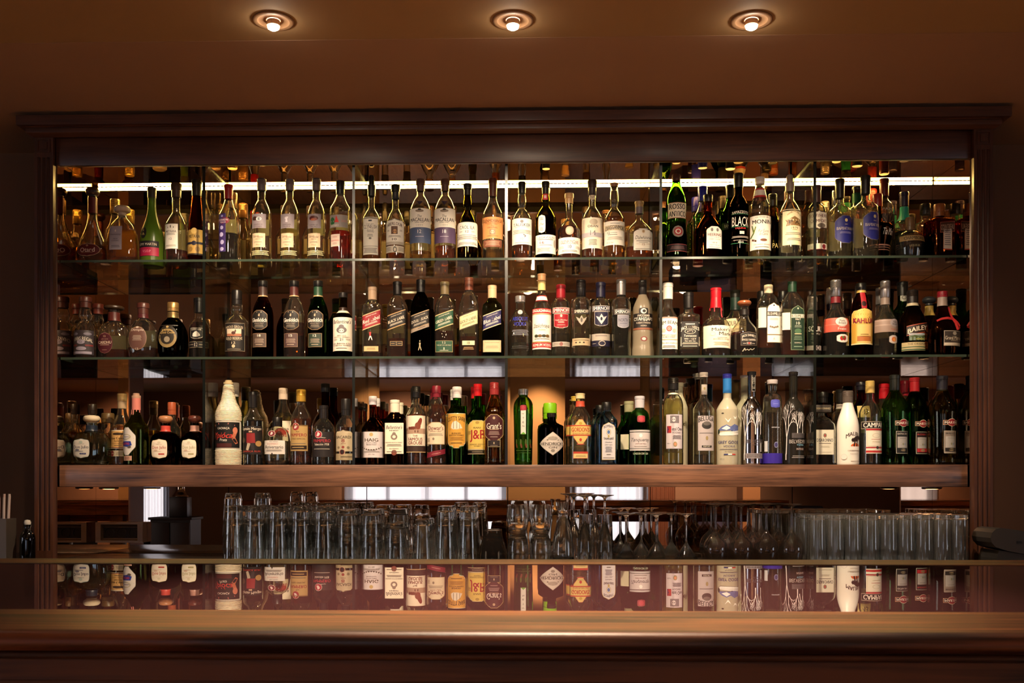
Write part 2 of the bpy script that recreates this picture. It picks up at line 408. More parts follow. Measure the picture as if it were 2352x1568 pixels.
# sideboard, table lamp and armchair seen in the mirror at the left
sx_, sy_ = (400 - 1206) * 11 / 2287, -3.1
sb = thing('sideboard', 'dark sideboard before the left far window, seen in mirror', 'sideboard', (sx_, sy_, 0)); dw = paint('#24150e', 0.5)
bevelbox('top', -0.24, 0.24, -0.2, 0.2, 0.86, 0.888, dw, sb, 0.004); MB().box(-0.22, 0.22, -0.18, 0.18, 0.12, 0.86).out('carcass', dw, sb)
for k in (0, 1):
    d = bevelbox('door', -0.215 + 0.22 * k, -0.005 + 0.22 * k, 0.18, 0.196, 0.15, 0.83, dw, sb, 0.003); MB().tube([(-0.03 + 0.06 * k, 0.2, 0.48), (-0.03 + 0.06 * k, 0.21, 0.5), (-0.03 + 0.06 * k, 0.2, 0.58)], 0.005).out('handle', paint('#a09080', 0.3, 1.0), d, True)
for a_ in (-0.19, 0.19):
    for b_ in (-0.15, 0.15): MB().box(a_ - 0.02, a_ + 0.02, b_ - 0.02, b_ + 0.02, 0, 0.121).out('leg', dw, sb)
tl = thing('table_lamp', 'table lamp with dark block base and chrome neck on the sideboard', 'lamp', (sx_ + 0.05, sy_, 0.8885))
bevelbox('base', -0.1, 0.1, -0.08, 0.08, 0.0, 0.22, paint('#2a1a12', 0.4), tl, 0.006)
MB().lathe(chaikin([(0.0, 0.221), (0.09, 0.221), (0.088, 0.235), (0.045, 0.29), (0.05, 0.36), (0.02, 0.42), (0.0, 0.42)], 2), 28).out('neck', paint('#c0b0a0', 0.15, 1.0), tl, True)
MB().lathe([(0.14, 0.40), (0.11, 0.62), (0.108, 0.62), (0.138, 0.40)], 32).out('shade', paint('#8a6a50', 0.8), tl, True)
ac = thing('armchair', 'dark round backed armchair beside the sideboard, seen in mirror', 'armchair', (sx_ - 0.33, sy_ - 0.45, 0)); cl = paint('#231b18', 0.9)
bevelbox('seat', -0.28, 0.28, -0.26, 0.26, 0.26, 0.45, cl, ac, 0.05, 3)
v = []; f = []
for i in range(17):
    t = math.pi * i / 16
    for r_, z_ in ((0.30, 0.2), (0.31, 0.6), (0.29, 0.86 - 0.1 * abs(math.cos(t))), (0.24, 0.86 - 0.1 * abs(math.cos(t))), (0.22, 0.6), (0.24, 0.2)): v.append((r_ * math.cos(t), -0.02 - r_ * math.sin(t), z_))
for i in range(16):
    for k in range(6): f.append((6*i+k, 6*i+(k+1) % 6, 6*i+6+(k+1) % 6, 6*i+6+k))
f += [tuple(range(6))[::-1], tuple(range(96, 102))]
obj('backrest', v, f, cl, ac, True, 50)
for a_ in (-0.2, 0.2):
    for b_ in (-0.18, 0.2): MB().tube([(a_, b_, 0), (a_, b_, 0.28)], 0.018).out('leg', paint('#1c110b', 0.5), ac, True)

# ------------------------------------------------------------------ back bar cabinet
CAB = thing('back_bar_cabinet', 'dark mahogany back bar with cornice, fluted pilasters, mirrors and glass shelves', 'cabinet', (0, 0, 0))
YF = 3.585                                   # pilaster face
XL0, XL1 = xat(79, YF), xat(122, YF); XR0, XR1 = xat(2237, YF), xat(2281, YF)
ZH = zat(372, 3.60); ZHT = zat(310, 3.60); ZTOP = zat(254, 3.54)
Z0 = CT
# pilasters: fluted shaft, plain foot, carved block
def pilaster(x0, x1):
    w = x1 - x0; zf0 = zat(1266, YF); zf1 = zat(352, YF)
    p = MB().box(x0, x1, YF, YM + 0.03, Z0, zf0).box(x0, x1, YF, YM + 0.03, zf1, ZHT + 0.002)
    poly = [(x0, YM + 0.03), (x0, YF)]
    for k in (-1, 0, 1):
        c = (x0 + x1) / 2 + k * w * 0.25
        for a in range(7):
            t = math.pi * a / 6; poly.append((c - math.cos(t) * w * 0.085, YF + math.sin(t) * w * 0.11))
    poly += [(x1, YF), (x1, YM + 0.03)]
    p.prism(poly, 2, zf0, zf1)
    o = p.out('pilaster', M_MAHOGZ, CAB)
    zc = zat(326, YF); h = w * 0.34; c = (x0 + x1) / 2
    q = MB()
    for (s0, s1, y) in ((1.0, 0.86, -0.004), (0.52, 0.0, -0.005)):
        if s1:
            q.box(c - h*s0, c + h*s0, YF + y, YF, zc + h*s1, zc + h*s0).box(c - h*s0, c + h*s0, YF + y, YF, zc - h*s0, zc - h*s1)
            q.box(c - h*s0, c - h*s1, YF + y, YF, zc - h*s1, zc + h*s1).box(c + h*s1, c + h*s0, YF + y, YF, zc - h*s1, zc + h*s1)
        else: q.box(c - h*s0, c + h*s0, YF + y, YF, zc - h*s0, zc + h*s0)
    q.out('carved_block', M_MAHOGZ, o)
pilaster(XL0, XL1); pilaster(XR0, XR1)
# header board and inner cheeks
bevelbox('header_board', XL1 + 0.003, XR0 - 0.003, 3.60, 3.622, ZH, ZHT + 0.004, M_MAHOG, CAB, 0.002)
MB().box(XL1 + 0.006, XR0 - 0.006, 3.6222, 3.6228, ZH + 0.001, ZHT).out('header_lining', paint('#0c0806', 0.9), CAB)
# cornice: profile swept round three sides
cp = [(0.0, ZHT), (0.009, zat(303, 3.58)), (0.017, zat(298, 3.57)), (0.021, zat(295, 3.565)), (0.022, zat(291, 3.565)), (0.0215, zat(285, 3.565)), (0.019, zat(282.5, 3.565)),
      (0.022, zat(280, 3.56)), (0.033, zat(277.5, 3.55)), (0.040, zat(277, 3.545)), (0.0445, zat(276, 3.54)), (0.045, zat(274, 3.54)), (0.045, ZTOP), (0.0, ZTOP)]
v = []; f = []; n = len(cp)
for d, z in cp: v += [(XL0 - d, YM + 0.03, z), (XL0 - d, YF - d, z), (XR1 + d, YF - d, z), (XR1 + d, YM + 0.03, z)]
for i in range(n - 1):
    for k in range(3): f.append((4*i+k, 4*i+k+1, 4*i+5+k, 4*i+4+k))
f += [(4*n-4, 4*n-3, 4*n-2, 4*n-1)]
obj('cornice', v, f, M_MAHOG, CAB, True, 25)
MB().box(XL0, XR1, YF + 0.03, YM + 0.03, ZHT, ZTOP - 0.01).out('top_frame', M_MAHOG, CAB)
# mirrors: back panels in six bays, upper and lower, the two side walls and the top
DIV = [468, 812, 1163, 1518, 1872]
XD = [xat(p, YS) for p in DIV]; XE = [XL1] + XD + [XR0]
ZC = zat(424, YM)                         # mirrored top of the cabinet
ZWB, ZWT = zat(1118, 3.615), S3           # wooden shelf
for k in range(6):
    MB().box(XE[k] + 0.0015, XE[k+1] - 0.0015, YM, YM + 0.006, ZWT - 0.02, ZC).out('mirror_panel', M_MIRROR, CAB)
    MB().box(XE[k] + 0.0015, XE[k+1] - 0.0015, YM, YM + 0.006, Z0 + 0.001, ZWT - 0.022).out('mirror_panel', M_MIRROR, CAB)
MB().box(XL1, XR0, YM + 0.008, YM + 0.03, Z0, ZHT).out('back_board', paint('#120b08', 0.7), CAB)
MB().box(XL1 + 0.0005, XL1 + 0.004, YS - 0.02, YM - 0.001, Z0 + 0.001, ZC - 0.001).out('side_mirror', M_MIRROR, CAB)
MB().box(XR0 - 0.004, XR0 - 0.0005, YS - 0.02, YM - 0.001, Z0 + 0.001, ZC - 0.001).out('side_mirror', M_MIRROR, CAB)
MB().box(XL1 + 0.0005, XR0 - 0.0005, 3.623, YM - 0.0005, ZC, ZC + 0.004).out('top_mirror', M_CEILM, CAB)
# glass shelves and dividers
m, nt, out = newmat('green_glass_edge')
gl = nd(nt, 'ShaderNodeBsdfPrincipled'); gl.inputs['Base Color'].default_value = (*lin('#39453a'), 1); gl.inputs['Roughness'].default_value = 0.12
gl.inputs['Transmission Weight'].default_value = 0.2; nt.links.new(gl.outputs[0], out.inputs[0]); M_EDGE = m
m, nt, out = newmat('dark_glass_edge')
gl = nd(nt, 'ShaderNodeBsdfPrincipled'); gl.inputs['Base Color'].default_value = (*lin('#0b0f0b'), 1); gl.inputs['Roughness'].default_value = 0.25
nt.links.new(gl.outputs[0], out.inputs[0]); M_EDGE2 = m
M_PANE = thin('#f4f7f0', 1.36, 0.0, 'shelf_glass')
XS0, XS1 = XL1 + 0.006, XR0 - 0.006
def pane(name, x0, x1, y0, y1, z0, z1, flat):
    b = MB().box(x0, x1, y0, y1, z0, z1)
    # faces in order: bottom, top, front, right, back, left
    b.m = [0 if k in flat else 1 for k in range(6)]
    return b.out(name, [M_PANE, M_EDGE if name == 'glass_shelf' else M_EDGE2], CAB)
for z in (S1, S2): pane('glass_shelf', XS0, XS1, YS, YM - 0.002, z - 0.0085, z, (0, 1))
for x in XD:
    for z0, z1 in ((S1 + 0.0005, ZC - 0.001), (S2 + 0.0005, S1 - 0.009), (S3 + 0.0005, S2 - 0.009)):
        pane('glass_divider', x - 0.005, x + 0.005, YS + 0.002, YM - (0.014 if z1 > S1 else 0.002), z0, z1, (3, 5))
bevelbox('wooden_shelf', XL1 + 0.008, XR0 - 0.008, 3.615, YM - 0.001, ZWB, ZWT, M_SHELF, CAB, 0.0025)
# light strip in the top rear corner
LED = thing('led_strip', 'glowing warm white light strip along the top of the back mirror', 'light strip', (0, YM - 0.006, ZC - 0.001))
LX0, LX1 = XS0 + 0.01, XS1
MB().box(LX0, LX1, -0.002, 0.0045, -0.0135, -0.001).out('profile', paint('#d8d0b8', 0.4), LED)
MB().box(LX0 + 0.002, LX1 - 0.002, -0.0045, -0.0021, -0.0125, -0.0015).out('diffuser', glow((1.0, 0.66, 0.17), 95.0, 'led_glow'), LED)
chips = MB(); k = 0
while LX0 + 0.01 + k * 0.0167 < LX1 - 0.008:
    x = LX0 + 0.01 + k * 0.0167; chips.box(x - 0.0025, x + 0.0025, -0.0062, -0.0046, -0.004, -0.0012); k += 1
c = chips.out('led_chips', glow('#ffe9b8', 90.0, 'led_chip_glow'), LED); c['kind'] = 'stuff'
# round lamps under the wooden shelf
for px, lb in ((250, 'left'), (2140, 'right')):
    p = at(px, 1118, 3.72); L = thing('puck_light', 'small round chrome lamp under the %s end of the wooden shelf' % lb, 'lamp', (p.x, 3.72, ZWB))
    MB().lathe([(0, -0.0005), (0.034, -0.0005), (0.036, -0.004), (0.033, -0.0075), (0.026, -0.008)], 28).out('housing', paint('#b9a08c', 0.25, 0.9), L, True)
    MB().lathe([(0.026, -0.0078), (0.012, -0.0088), (0, -0.009)], 28).out('lens', glow('#ffb070', 14.0, 'puck_glow'), L, True)

# ------------------------------------------------------------------ work counter under the cabinet
m, nt, out = newmat('dark_granite')
tc = nd(nt, 'ShaderNodeTexCoord'); ns = nd(nt, 'ShaderNodeTexNoise'); ns.inputs['Scale'].default_value = 220; nt.links.new(tc.outputs['Object'], ns.inputs[0])
rr = nd(nt, 'ShaderNodeValToRGB'); rr.color_ramp.elements[0].position = 0.55; rr.color_ramp.elements[1].position = 0.75
rr.color_ramp.elements[0].color = (0.02, 0.017, 0.014, 1); rr.color_ramp.elements[1].color = (0.09, 0.075, 0.06, 1); nt.links.new(ns.outputs[0], rr.inputs[0])
pp = nd(nt, 'ShaderNodeBsdfPrincipled'); pp.inputs['Roughness'].default_value = 0.2; nt.links.new(rr.outputs[0], pp.inputs[0]); nt.links.new(pp.outputs[0], out.inputs[0]); M_GRAN = m
WC = thing('work_counter', 'long dark stone work counter carrying the glasses under the back bar', 'counter', (0, 0, 0))
bevelbox('counter_top', -2.6, 2.6, 3.33, 3.98, CT - 0.03, CT, M_GRAN, WC, 0.004)
MB().box(-2.58, 2.58, 3.38, 3.98, 0.1, CT - 0.03).out('carcass', M_MAHOGZ, WC)
for k in range(8):
    x0 = -2.58 + k * 0.645
    d = bevelbox('door', x0 + 0.006, x0 + 0.639, 3.36, 3.38, 0.12, CT - 0.05, M_MAHOGZ, WC, 0.003)
    MB().tube([(x0 + 0.58, 3.345, 0.6), (x0 + 0.58, 3.335, 0.62), (x0 + 0.58, 3.335, 0.74), (x0 + 0.58, 3.345, 0.76), (x0 + 0.58, 3.362, 0.76)], 0.005).out('handle', paint('#b0a090', 0.3, 1.0), d, True)
MB().box(-2.5, 2.5, 3.42, 3.98, 0, 0.1).out('plinth', paint('#1a100b', 0.6), WC)

# ------------------------------------------------------------------ the bar in front
BAR = thing('bar_counter', 'polished wooden bar counter with dark glossy inlaid top', 'bar counter', (0, 0, 0))
BX0, BX1 = -1.9, 1.75
YB0, YB1, YB2, YB3 = 0.60, 0.7127, 1.1435, 1.2266
# front nosing: moulded profile along x
def prof_x(pts, x0, x1, name, mat, parent):
    o = MB().prism(pts, 0, x0, x1).out(name, mat, parent, True, 40); return o
def arc(cy_, cz_, r, a0, a1, n): return [(cy_ + r * math.cos(math.radians(a0 + (a1 - a0) * k / n)), cz_ + r * math.sin(math.radians(a0 + (a1 - a0) * k / n))) for k in range(n + 1)]
zb = BART
nose = [(YB1, zb)] + arc(YB0 + 0.013, zb - 0.007, 0.007, 90, 200, 8) + [(YB0 + 0.009, zb - 0.0125), (YB0 + 0.016, zb - 0.0140), (YB1, zb - 0.0140)]
prof_x(nose, BX0, BX1, 'front_nosing', M_BAR, BAR)
m2 = [(YB1, zb - 0.0145)] + [(YB0 + 0.021, zb - 0.0145)] + arc(YB0 + 0.020, zb - 0.0170, 0.0022, 90, 270, 6) + [(YB0 + 0.022, zb - 0.020), (YB1, zb - 0.020)]
prof_x(m2, BX0 + 0.01, BX1 - 0.01, 'front_bead', M_BARDK, BAR)
m3 = [(YB1, zb - 0.0205), (YB0 + 0.024, zb - 0.0205), (YB0 + 0.023, zb - 0.0335), (YB0 + 0.028, zb - 0.0350), (YB0 + 0.028, zb - 0.037), (YB0 + 0.034, zb - 0.039), (YB0 + 0.034, zb - 0.16), (YB1, zb - 0.16)]
prof_x(m3, BX0 + 0.01, BX1 - 0.01, 'front_fascia', M_BARDK, BAR)
back = [(YB2, zb)] + [(YB3 - 0.01, zb)] + arc(YB3 - 0.006, zb - 0.006, 0.006, 80, 0, 4) + [(YB3, zb - 0.035), (YB2, zb - 0.035)]
prof_x(back, BX0, BX1, 'back_edge', M_BAR, BAR)
m, nt, out = newmat('glossy_inlay')
tc = nd(nt, 'ShaderNodeTexCoord'); ns = nd(nt, 'ShaderNodeTexNoise'); ns.inputs['Scale'].default_value = 3; nt.links.new(tc.outputs['Object'], ns.inputs[0])
rr = nd(nt, 'ShaderNodeValToRGB'); rr.color_ramp.elements[0].color = (0.10, 0.036, 0.041, 1); rr.color_ramp.elements[1].color = (0.12, 0.044, 0.050, 1); nt.links.new(ns.outputs[0], rr.inputs[0])
pp = nd(nt, 'ShaderNodeBsdfPrincipled'); pp.inputs['Roughness'].default_value = 0.0; pp.inputs['IOR'].default_value = 1.75
nt.links.new(rr.outputs[0], pp.inputs[0]); nt.links.new(pp.outputs[0], out.inputs[0])
MB().box(BX0 + 0.06, BX1 - 0.06, YB1 + 0.0005, YB2 - 0.0005, zb - 0.03, zb - 0.0006).out('glossy_inlay', m, BAR)
for x0, x1 in ((BX0, BX0 + 0.0595), (BX1 - 0.0595, BX1)): bevelbox('end_strip', x0, x1, YB1 + 0.0005, YB2 - 0.0005, zb - 0.035, zb, M_BAR, BAR, 0.003)
bevelbox('rear_apron', BX0 + 0.03, BX1 - 0.03, YB3 - 0.05, YB3 - 0.025, zb - 0.10, zb - 0.036, M_BARDK, BAR, 0.003)
for k in range(7):
    x = BX0 + 0.05 + (BX1 - BX0 - 0.19) * k / 6
    for y in (YB0 + 0.06, YB3 - 0.12): bevelbox('post', x, x + 0.09, y, y + 0.07, 0.0, zb - 0.0355, M_MAHOGZ, BAR, 0.004)
MB().box(BX0 + 0.06, BX1 - 0.06, YB0 + 0.08, YB0 + 0.10, 0.05, 0.72).out('front_panel', M_MAHOG, BAR)
MB().box(BX0 + 0.06, BX1 - 0.06, YB0 + 0.14, YB3 - 0.13, 0.66, 0.69).out('under_shelf', M_MAHOG, BAR)

# ------------------------------------------------------------------ ceiling downlights
def downlight(px, py, label, aim, power, angle=48):
    t = (CEIL + 0.001 - CZ) * F / (HY - py); s, c = math.sin(YAW), math.cos(YAW); u = (px - PCX) / F
    x, y = t * (-s + u * c), t * (c + u * s); z = CEIL + 0.001
    L = thing('downlight', label, 'ceiling light', (x, y, z), 0, 'ceiling downlights above the bar')
    MB().lathe([(0.046, -0.0005), (0.0585, -0.0008), (0.059, -0.003), (0.055, -0.005), (0.046, -0.0045)], 40).out('trim_ring', paint('#8f6a4a', 0.6), L, True)
    MB().lathe([(0.0458, -0.0040), (0.041, -0.0008), (0.020, -0.0004), (0.0, -0.0003)], 40).out('dish', paint('#8a6546', 0.6), L, True)
    b = bpy.data.objects.new('gimbal', None); COL.objects.link(b); b.parent = L; b.location = (0, 0, -0.004)
    MB().lathe([(0.019, 0.0025), (0.0195, -0.012), (0.0175, -0.013)], 24).out('lamp_shell', paint('#caa27c', 0.3, 0.4), b, True)
    MB().lathe([(0.0175, -0.0125), (0.016, -0.019), (0.009, -0.0235), (0.0, -0.0245)], 24).out('bulb', glow('#fff0d8', 150.0, 'halogen_bulb'), b, True)
    spot('downlight_beam', (x, y, z - 0.04), aim, power, angle)
downlight(628, 47, 'recessed halogen downlight, left one of three in ceiling', (at(530, 900, 3.72)), 125, 66)
downlight(1178, 46, 'recessed halogen downlight, middle one of three in ceiling', (at(1215, 820, 3.72)), 110, 66)
downlight(1726, 46, 'recessed halogen downlight, right one of three in ceiling', (at(1830, 900, 3.72)), 125, 66)
# unseen lamps: bar and column ones inferred; room, back-bar, aisle ones added for light
def hidden_lamp(x, y, aim, power, angle, label, blend=0.8, col=(1, 0.76, 0.52)):
    L = thing('downlight', label, 'ceiling light', (x, y, CEIL + 0.001), 0, 'ceiling downlights in the room')
    MB().lathe([(0.0, -0.0006), (0.04, -0.0006), (0.0585, -0.0008), (0.059, -0.003), (0.05, -0.005), (0.03, -0.003)], 28).out('trim_ring', paint('#a98468', 0.35, 0.2), L, True)
    MB().lathe([(0.03, -0.003), (0.016, -0.012), (0.0, -0.014)], 20).out('bulb', glow('#fff0d8', 30.0, 'halogen_bulb'), L, True)
    spot('room_beam', (x, y, CEIL - 0.03), aim, power, angle, blend, 0.03, col)
hidden_lamp(0.02, 0.95, (0.02, 0.86, BART), 230, 34, 'recessed downlight over the middle of the bar top', 1.0)
hidden_lamp(-1.1, 0.95, (-1.1, 0.95, 0), 8, 60, 'recessed downlight over the left of the bar top', 1.0)
hidden_lamp(1.1, 0.95, (1.1, 0.95, 0), 14, 60, 'recessed downlight over the right of the bar top', 1.0)
hidden_lamp(0.15, -0.85, (0.12, -1.4, 1.15), 160, 60, 'recessed downlight washing the column behind the camera', 0.8)
hidden_lamp(-2.2, -2.0, (-2.2, -2.2, 0), 360, 92, 'added downlight brightening the left of the room', 1.0, (1, 0.8, 0.62))  # these four room lamps are put in to brighten the mirrored room
hidden_lamp(2.2, -2.0, (2.2, -2.2, 0), 360, 92, 'added downlight brightening the right of the room', 1.0, (1, 0.8, 0.62))
hidden_lamp(-1.6, -4.8, (-1.6, -6.2, 1.3), 360, 92, 'added downlight brightening the wall at the wide far window', 1.0, (1, 0.8, 0.62))
hidden_lamp(2.0, -4.8, (2.0, -6.2, 1.3), 360, 92, 'added downlight brightening the wall at the small far window', 1.0, (1, 0.8, 0.62))
for k, x in enumerate((-0.8, 0.05, 0.9)):  # unseen fill row added to light the bottle fronts
    hidden_lamp(x, 1.95, (x * 1.1, 3.72, 1.58), 85, 58, 'added unseen fill lamp before the back bar, %s of three' % ('first', 'second', 'third')[k], 1.0)
for k, x in enumerate((-0.55, 0.1, 0.75)):  # unseen lamps added so the floor bounces light onto the ceiling
    hidden_lamp(x, 2.15, (x, 2.25, 0), 640, 52, 'added unseen lamp over the bar aisle, %s of three' % ('first', 'second', 'third')[k], 1.0)
# ------------------------------------------------------------------ bottle builder
TEXTS = {}
def text_mesh(s, bold=0.0, shear=0.0):
    """Lettering of S as flat polygons in a unit box."""
    k = (s, bold, shear)
    if k in TEXTS: return TEXTS[k]
    c = bpy.data.curves.new('lettering', 'FONT'); c.body = s; c.resolution_u = 2; c.offset = 0.0; c.shear = shear
    o = bpy.data.objects.new('lettering', c); me = bpy.data.meshes.new_from_object(o)
    v = [(p.co.x, p.co.y) for p in me.vertices]; f = [tuple(p.vertices) for p in me.polygons]
    bpy.data.objects.remove(o); bpy.data.curves.remove(c); bpy.data.meshes.remove(me)
    if not v: TEXTS[k] = ([], []); return TEXTS[k]
    x0, x1 = min(p[0] for p in v), max(p[0] for p in v); y0, y1 = min(p[1] for p in v), max(p[1] for p in v)
    v = [((x - x0) / max(1e-6, x1 - x0) * 2 - 1, (y - y0) / max(1e-6, y1 - y0) * 2 - 1) for x, y in v]
    TEXTS[k] = (v, f); return TEXTS[k]
# what a label carries; u runs -1..1 across it, v 0..1 up it
def T(s, v, w=.8, h=.1, c='#1a1410', arc=0, u=0, b=.01, it=0, up=0): return ('T', s, v, w, h, c, arc, u, b, it, up)
def D(u, v, ru, rv, c): return ('D', u, v, ru, rv, c)
def R(u, v, w, h, c): return ('R', u, v, w, h, c)
def N(v0, v1, n, w, c='#6b6258', u=0): return ('N', v0, v1, n, w, c, u)
def G(pts, c): return ('G', pts, c)
def K(pts, t, c): return ('K', pts, t, c)
def tree(u, v, h, c, seed=1, n=4, a0=90, t=.05):
    """Branching line drawing."""
    rnd = random.Random(seed); out = []
    def go(x, y, a, l, d, t):
        x2, y2 = x + math.cos(a) * l * 1.6, y + math.sin(a) * l
        out.append(K([(x, y), (x2, y2)], t, c))
        if d: 
            for s in (-1, 1): go(x2, y2, a + s * rnd.uniform(.25, .6), l * rnd.uniform(.6, .85), d - 1, t * .65)
    go(u, v, math.radians(a0), h, n, t); return out
def L(z1, z0, pw, col, items=(), shape='rect', edge=None, slant=0, off=0, name='label'):
    """Label between zoom rows z1 (top) and z0 (bottom), PW of the bottle's width."""
    return dict(z0=z0, z1=z1, pw=pw, col=col, items=list(items), shape=shape, edge=edge, slant=slant, off=off, name=name)
SHAPES = {
    'rect': lambda v: 1.0, 'oval': lambda v: math.sqrt(max(0, 1 - (2*v-1)**2)), 'diamond': lambda v: 1 - abs(2*v-1),
    'round': lambda v: (max(0, 1 - abs(2*v-1)**4)) ** .25,
    'arch': lambda v: 1.0 if v < .8 else math.sqrt(max(0, 1 - ((v-.8)/.2)**2)) * .999 + .001,
    'shield': lambda v: 1.0 if v > .16 else .25 + .75 * (v/.16) ** .6, 'peak': lambda v: 1.0 if v < .84 else 1 - .6 * ((v-.84)/.16),
    'hex': lambda v: 1.0 if .3 < v < .7 else .25 + .75 * min(v, 1-v)/.3, 'crest': lambda v: (1.0 if .18 < v < .8 else .35 + .65 * (min(v/.18, (1-v)/.2)) ** .8),
    'flag': lambda v: 1.0,
}
X0 = [100, 450, 800, 1150, 1500, 1850]; Y0 = {1: 360, 2: 600, 3: 830}; ZS = 5.2275
SHELFZ = {1: S1, 2: S2, 3: S3}
SHELFN = {1: 'top shelf', 2: 'middle shelf', 3: 'wooden shelf'}
BAYN = ['first', 'second', 'third', 'fourth', 'fifth', 'sixth']
PLACED = []
def std(s, n, rn, c, foot=1.0):
    return [(.985*foot, 'b.005'), (foot, 'b.02'), (foot, 'b.06'), (1, s+60), (1, s+14), (.985, s-6), (rn+.5*(1-rn), s-(s-n)*.62), (rn+.12*(1-rn), n+6), (rn, n-14), (rn, n-30), (rn, c)]
def slope(s, n, rn, c):
    return [(.985, 'b.005'), (1, 'b.02'), (1, 'b.06'), (1, s+40), (1, s+10), (.96, s-20), (rn+.42*(1-rn), (s+n)/2), (rn+.1*(1-rn), n+10), (rn, n-20), (rn, c)]
def bulb(s, n, rn, c):
    m = (n+c)/2
    return [(.985, 'b.005'), (1, 'b.02'), (1, 'b.06'), (1, s+50), (1, s+12), (.97, s-10), (rn+.45*(1-rn), s-(s-n)*.62), (rn*.98, n+4), (rn*.98, n-12), (rn*1.22, (n+m)/2), (rn*1.25, m), (rn, c+18), (rn*.92, c)]
def B(row, reg, zx, wz, top, name, desc, knots, glass, liq=None, cap=('screw', '#222222', None), labels=(), rot=0, depth=1.0, sq=2.0, back=0, extra=None, seg=32):
    Y = (3.756 if row < 3 else 3.748) + (0.108 if back == 1 else 0) + (back if 0 < abs(back) < .5 else 0)
    px = X0[reg] + zx / ZS; w = wat(wz / ZS, Y); R_ = w / 2
    zb = SHELFZ[row]; z = lambda zy: zat(Y0[row] + zy / ZS, Y, px)
    H = z(top) - zb; x = xat(px, Y)
    bay = sum(px > d for d in DIV)
    # keep clear of the dividers and the side walls
    for k, xd in enumerate(XE):
        m_ = R_ + .0065
        if abs(x - xd) < m_: x = xd + (m_ if (bay == k) else -m_)
    lab = '%s, %s, %s bay%s' % (desc, SHELFN[row], BAYN[bay], ', back row' if back == 1 and 'behind' not in desc else '')
    if len(lab.split()) > 16: lab = '%s, %s' % (desc, SHELFN[row])
    root = thing(name, lab, 'bottle', (x, Y, zb + 0.0004), math.radians(rot), 'bottles on the ' + SHELFN[row])
    PLACED.append(dict(o=root, row=row, bay=bay, R=R_ * (1.0 + (.12 if sq > 3.5 else .0)) + (.004 if extra and extra.__name__ == 'weave' else .0008), D=R_ * depth * (1.08 if sq > 3.5 else 1.0), base=Y, front=back != 1))
    pts = []
    for r, q in knots: pts.append((r * R_, float(q[1:]) * H if isinstance(q, str) else z(q) - zb))
    pts = chaikin(pts, 2)
    rn = pts[-1][0]
    if cap and cap[2] and z(cap[2]) - zb > pts[-1][1]: pts += [(rn, (pts[-1][1] + z(cap[2]) - zb) / 2), (rn, z(cap[2]) - zb + .002)]
    def rad(zz):
        if zz <= pts[0][1]: return pts[0][0]
        for (r0, z0), (r1, z1) in zip(pts, pts[1:]):
            if z0 <= zz <= z1: return r0 + (r1 - r0) * ((zz - z0) / (z1 - z0) if z1 > z0 else 0)
        return pts[-1][0]
    flat = depth != 1.0 or sq != 2.0
    def sect(zz, r=None):
        r = rad(zz) if r is None else r
        t = max(0, min(1, (r - rn * 1.05) / max(1e-5, R_ - rn * 1.05))) ** .6
        return r, r * (1 + (depth - 1) * t), 2 + (sq - 2) * t
    def ring(zz, r=None, inset=0):
        a, b, n = sect(zz, r); a = max(.0008, a - inset); b = max(.0008, b - inset)
        o = []
        for k in range(seg):
            t = 2 * math.pi * (k + .5) / seg; c, s = math.cos(t), math.sin(t)
            o.append((a * math.copysign(abs(c) ** (2 / n), c), b * math.copysign(abs(s) ** (2 / n), s), zz))
        return o
    def skin(rings, name, mat, cap0=True, cap1=True, sharp=50):
        v = [p for q in rings for p in q]; f = []
        for i in range(len(rings) - 1):
            f += [(i*seg+k, i*seg+(k+1) % seg, (i+1)*seg+(k+1) % seg, (i+1)*seg+k) for k in range(seg)]
        if cap0: f.append(tuple(range(seg))[::-1])
        if cap1: f.append(tuple(range((len(rings)-1)*seg, len(rings)*seg)))
        return obj(name, v, f, mat, root, True, sharp)
    body = [ring(.0035, R_ * .55), ring(.001, R_ * .78), ring(0, R_ * .9)] + [ring(q[1]) for q in pts]
    if glass in SHELL:
        inner = [ring(q[1], None, min(.0026, max(.0012, q[0] * .2))) for q in pts if q[1] > .008]
        inner = [ring(.0075, R_ * .5)] + [ring(.008, rad(.01) * .86)] + inner
        skin(body + inner[::-1], 'glass_body', glass, True, True, 60)
    else: skin(body, 'glass_body', glass, True, False)
    if liq:
        col, lev = liq[0], z(liq[1]) - zb; lev = min(lev, pts[-1][1] - .004)
        zz = [.0045, .008] + [q[1] for q in pts if .012 < q[1] < lev - .003] + [lev]
        rr = [ring(.0045, rad(.01) * .8)] + [ring(q, None, .0031) for q in zz[1:]]
        skin(rr, 'liquid', liquid(col) if isinstance(col, str) else col, True, True, 40)
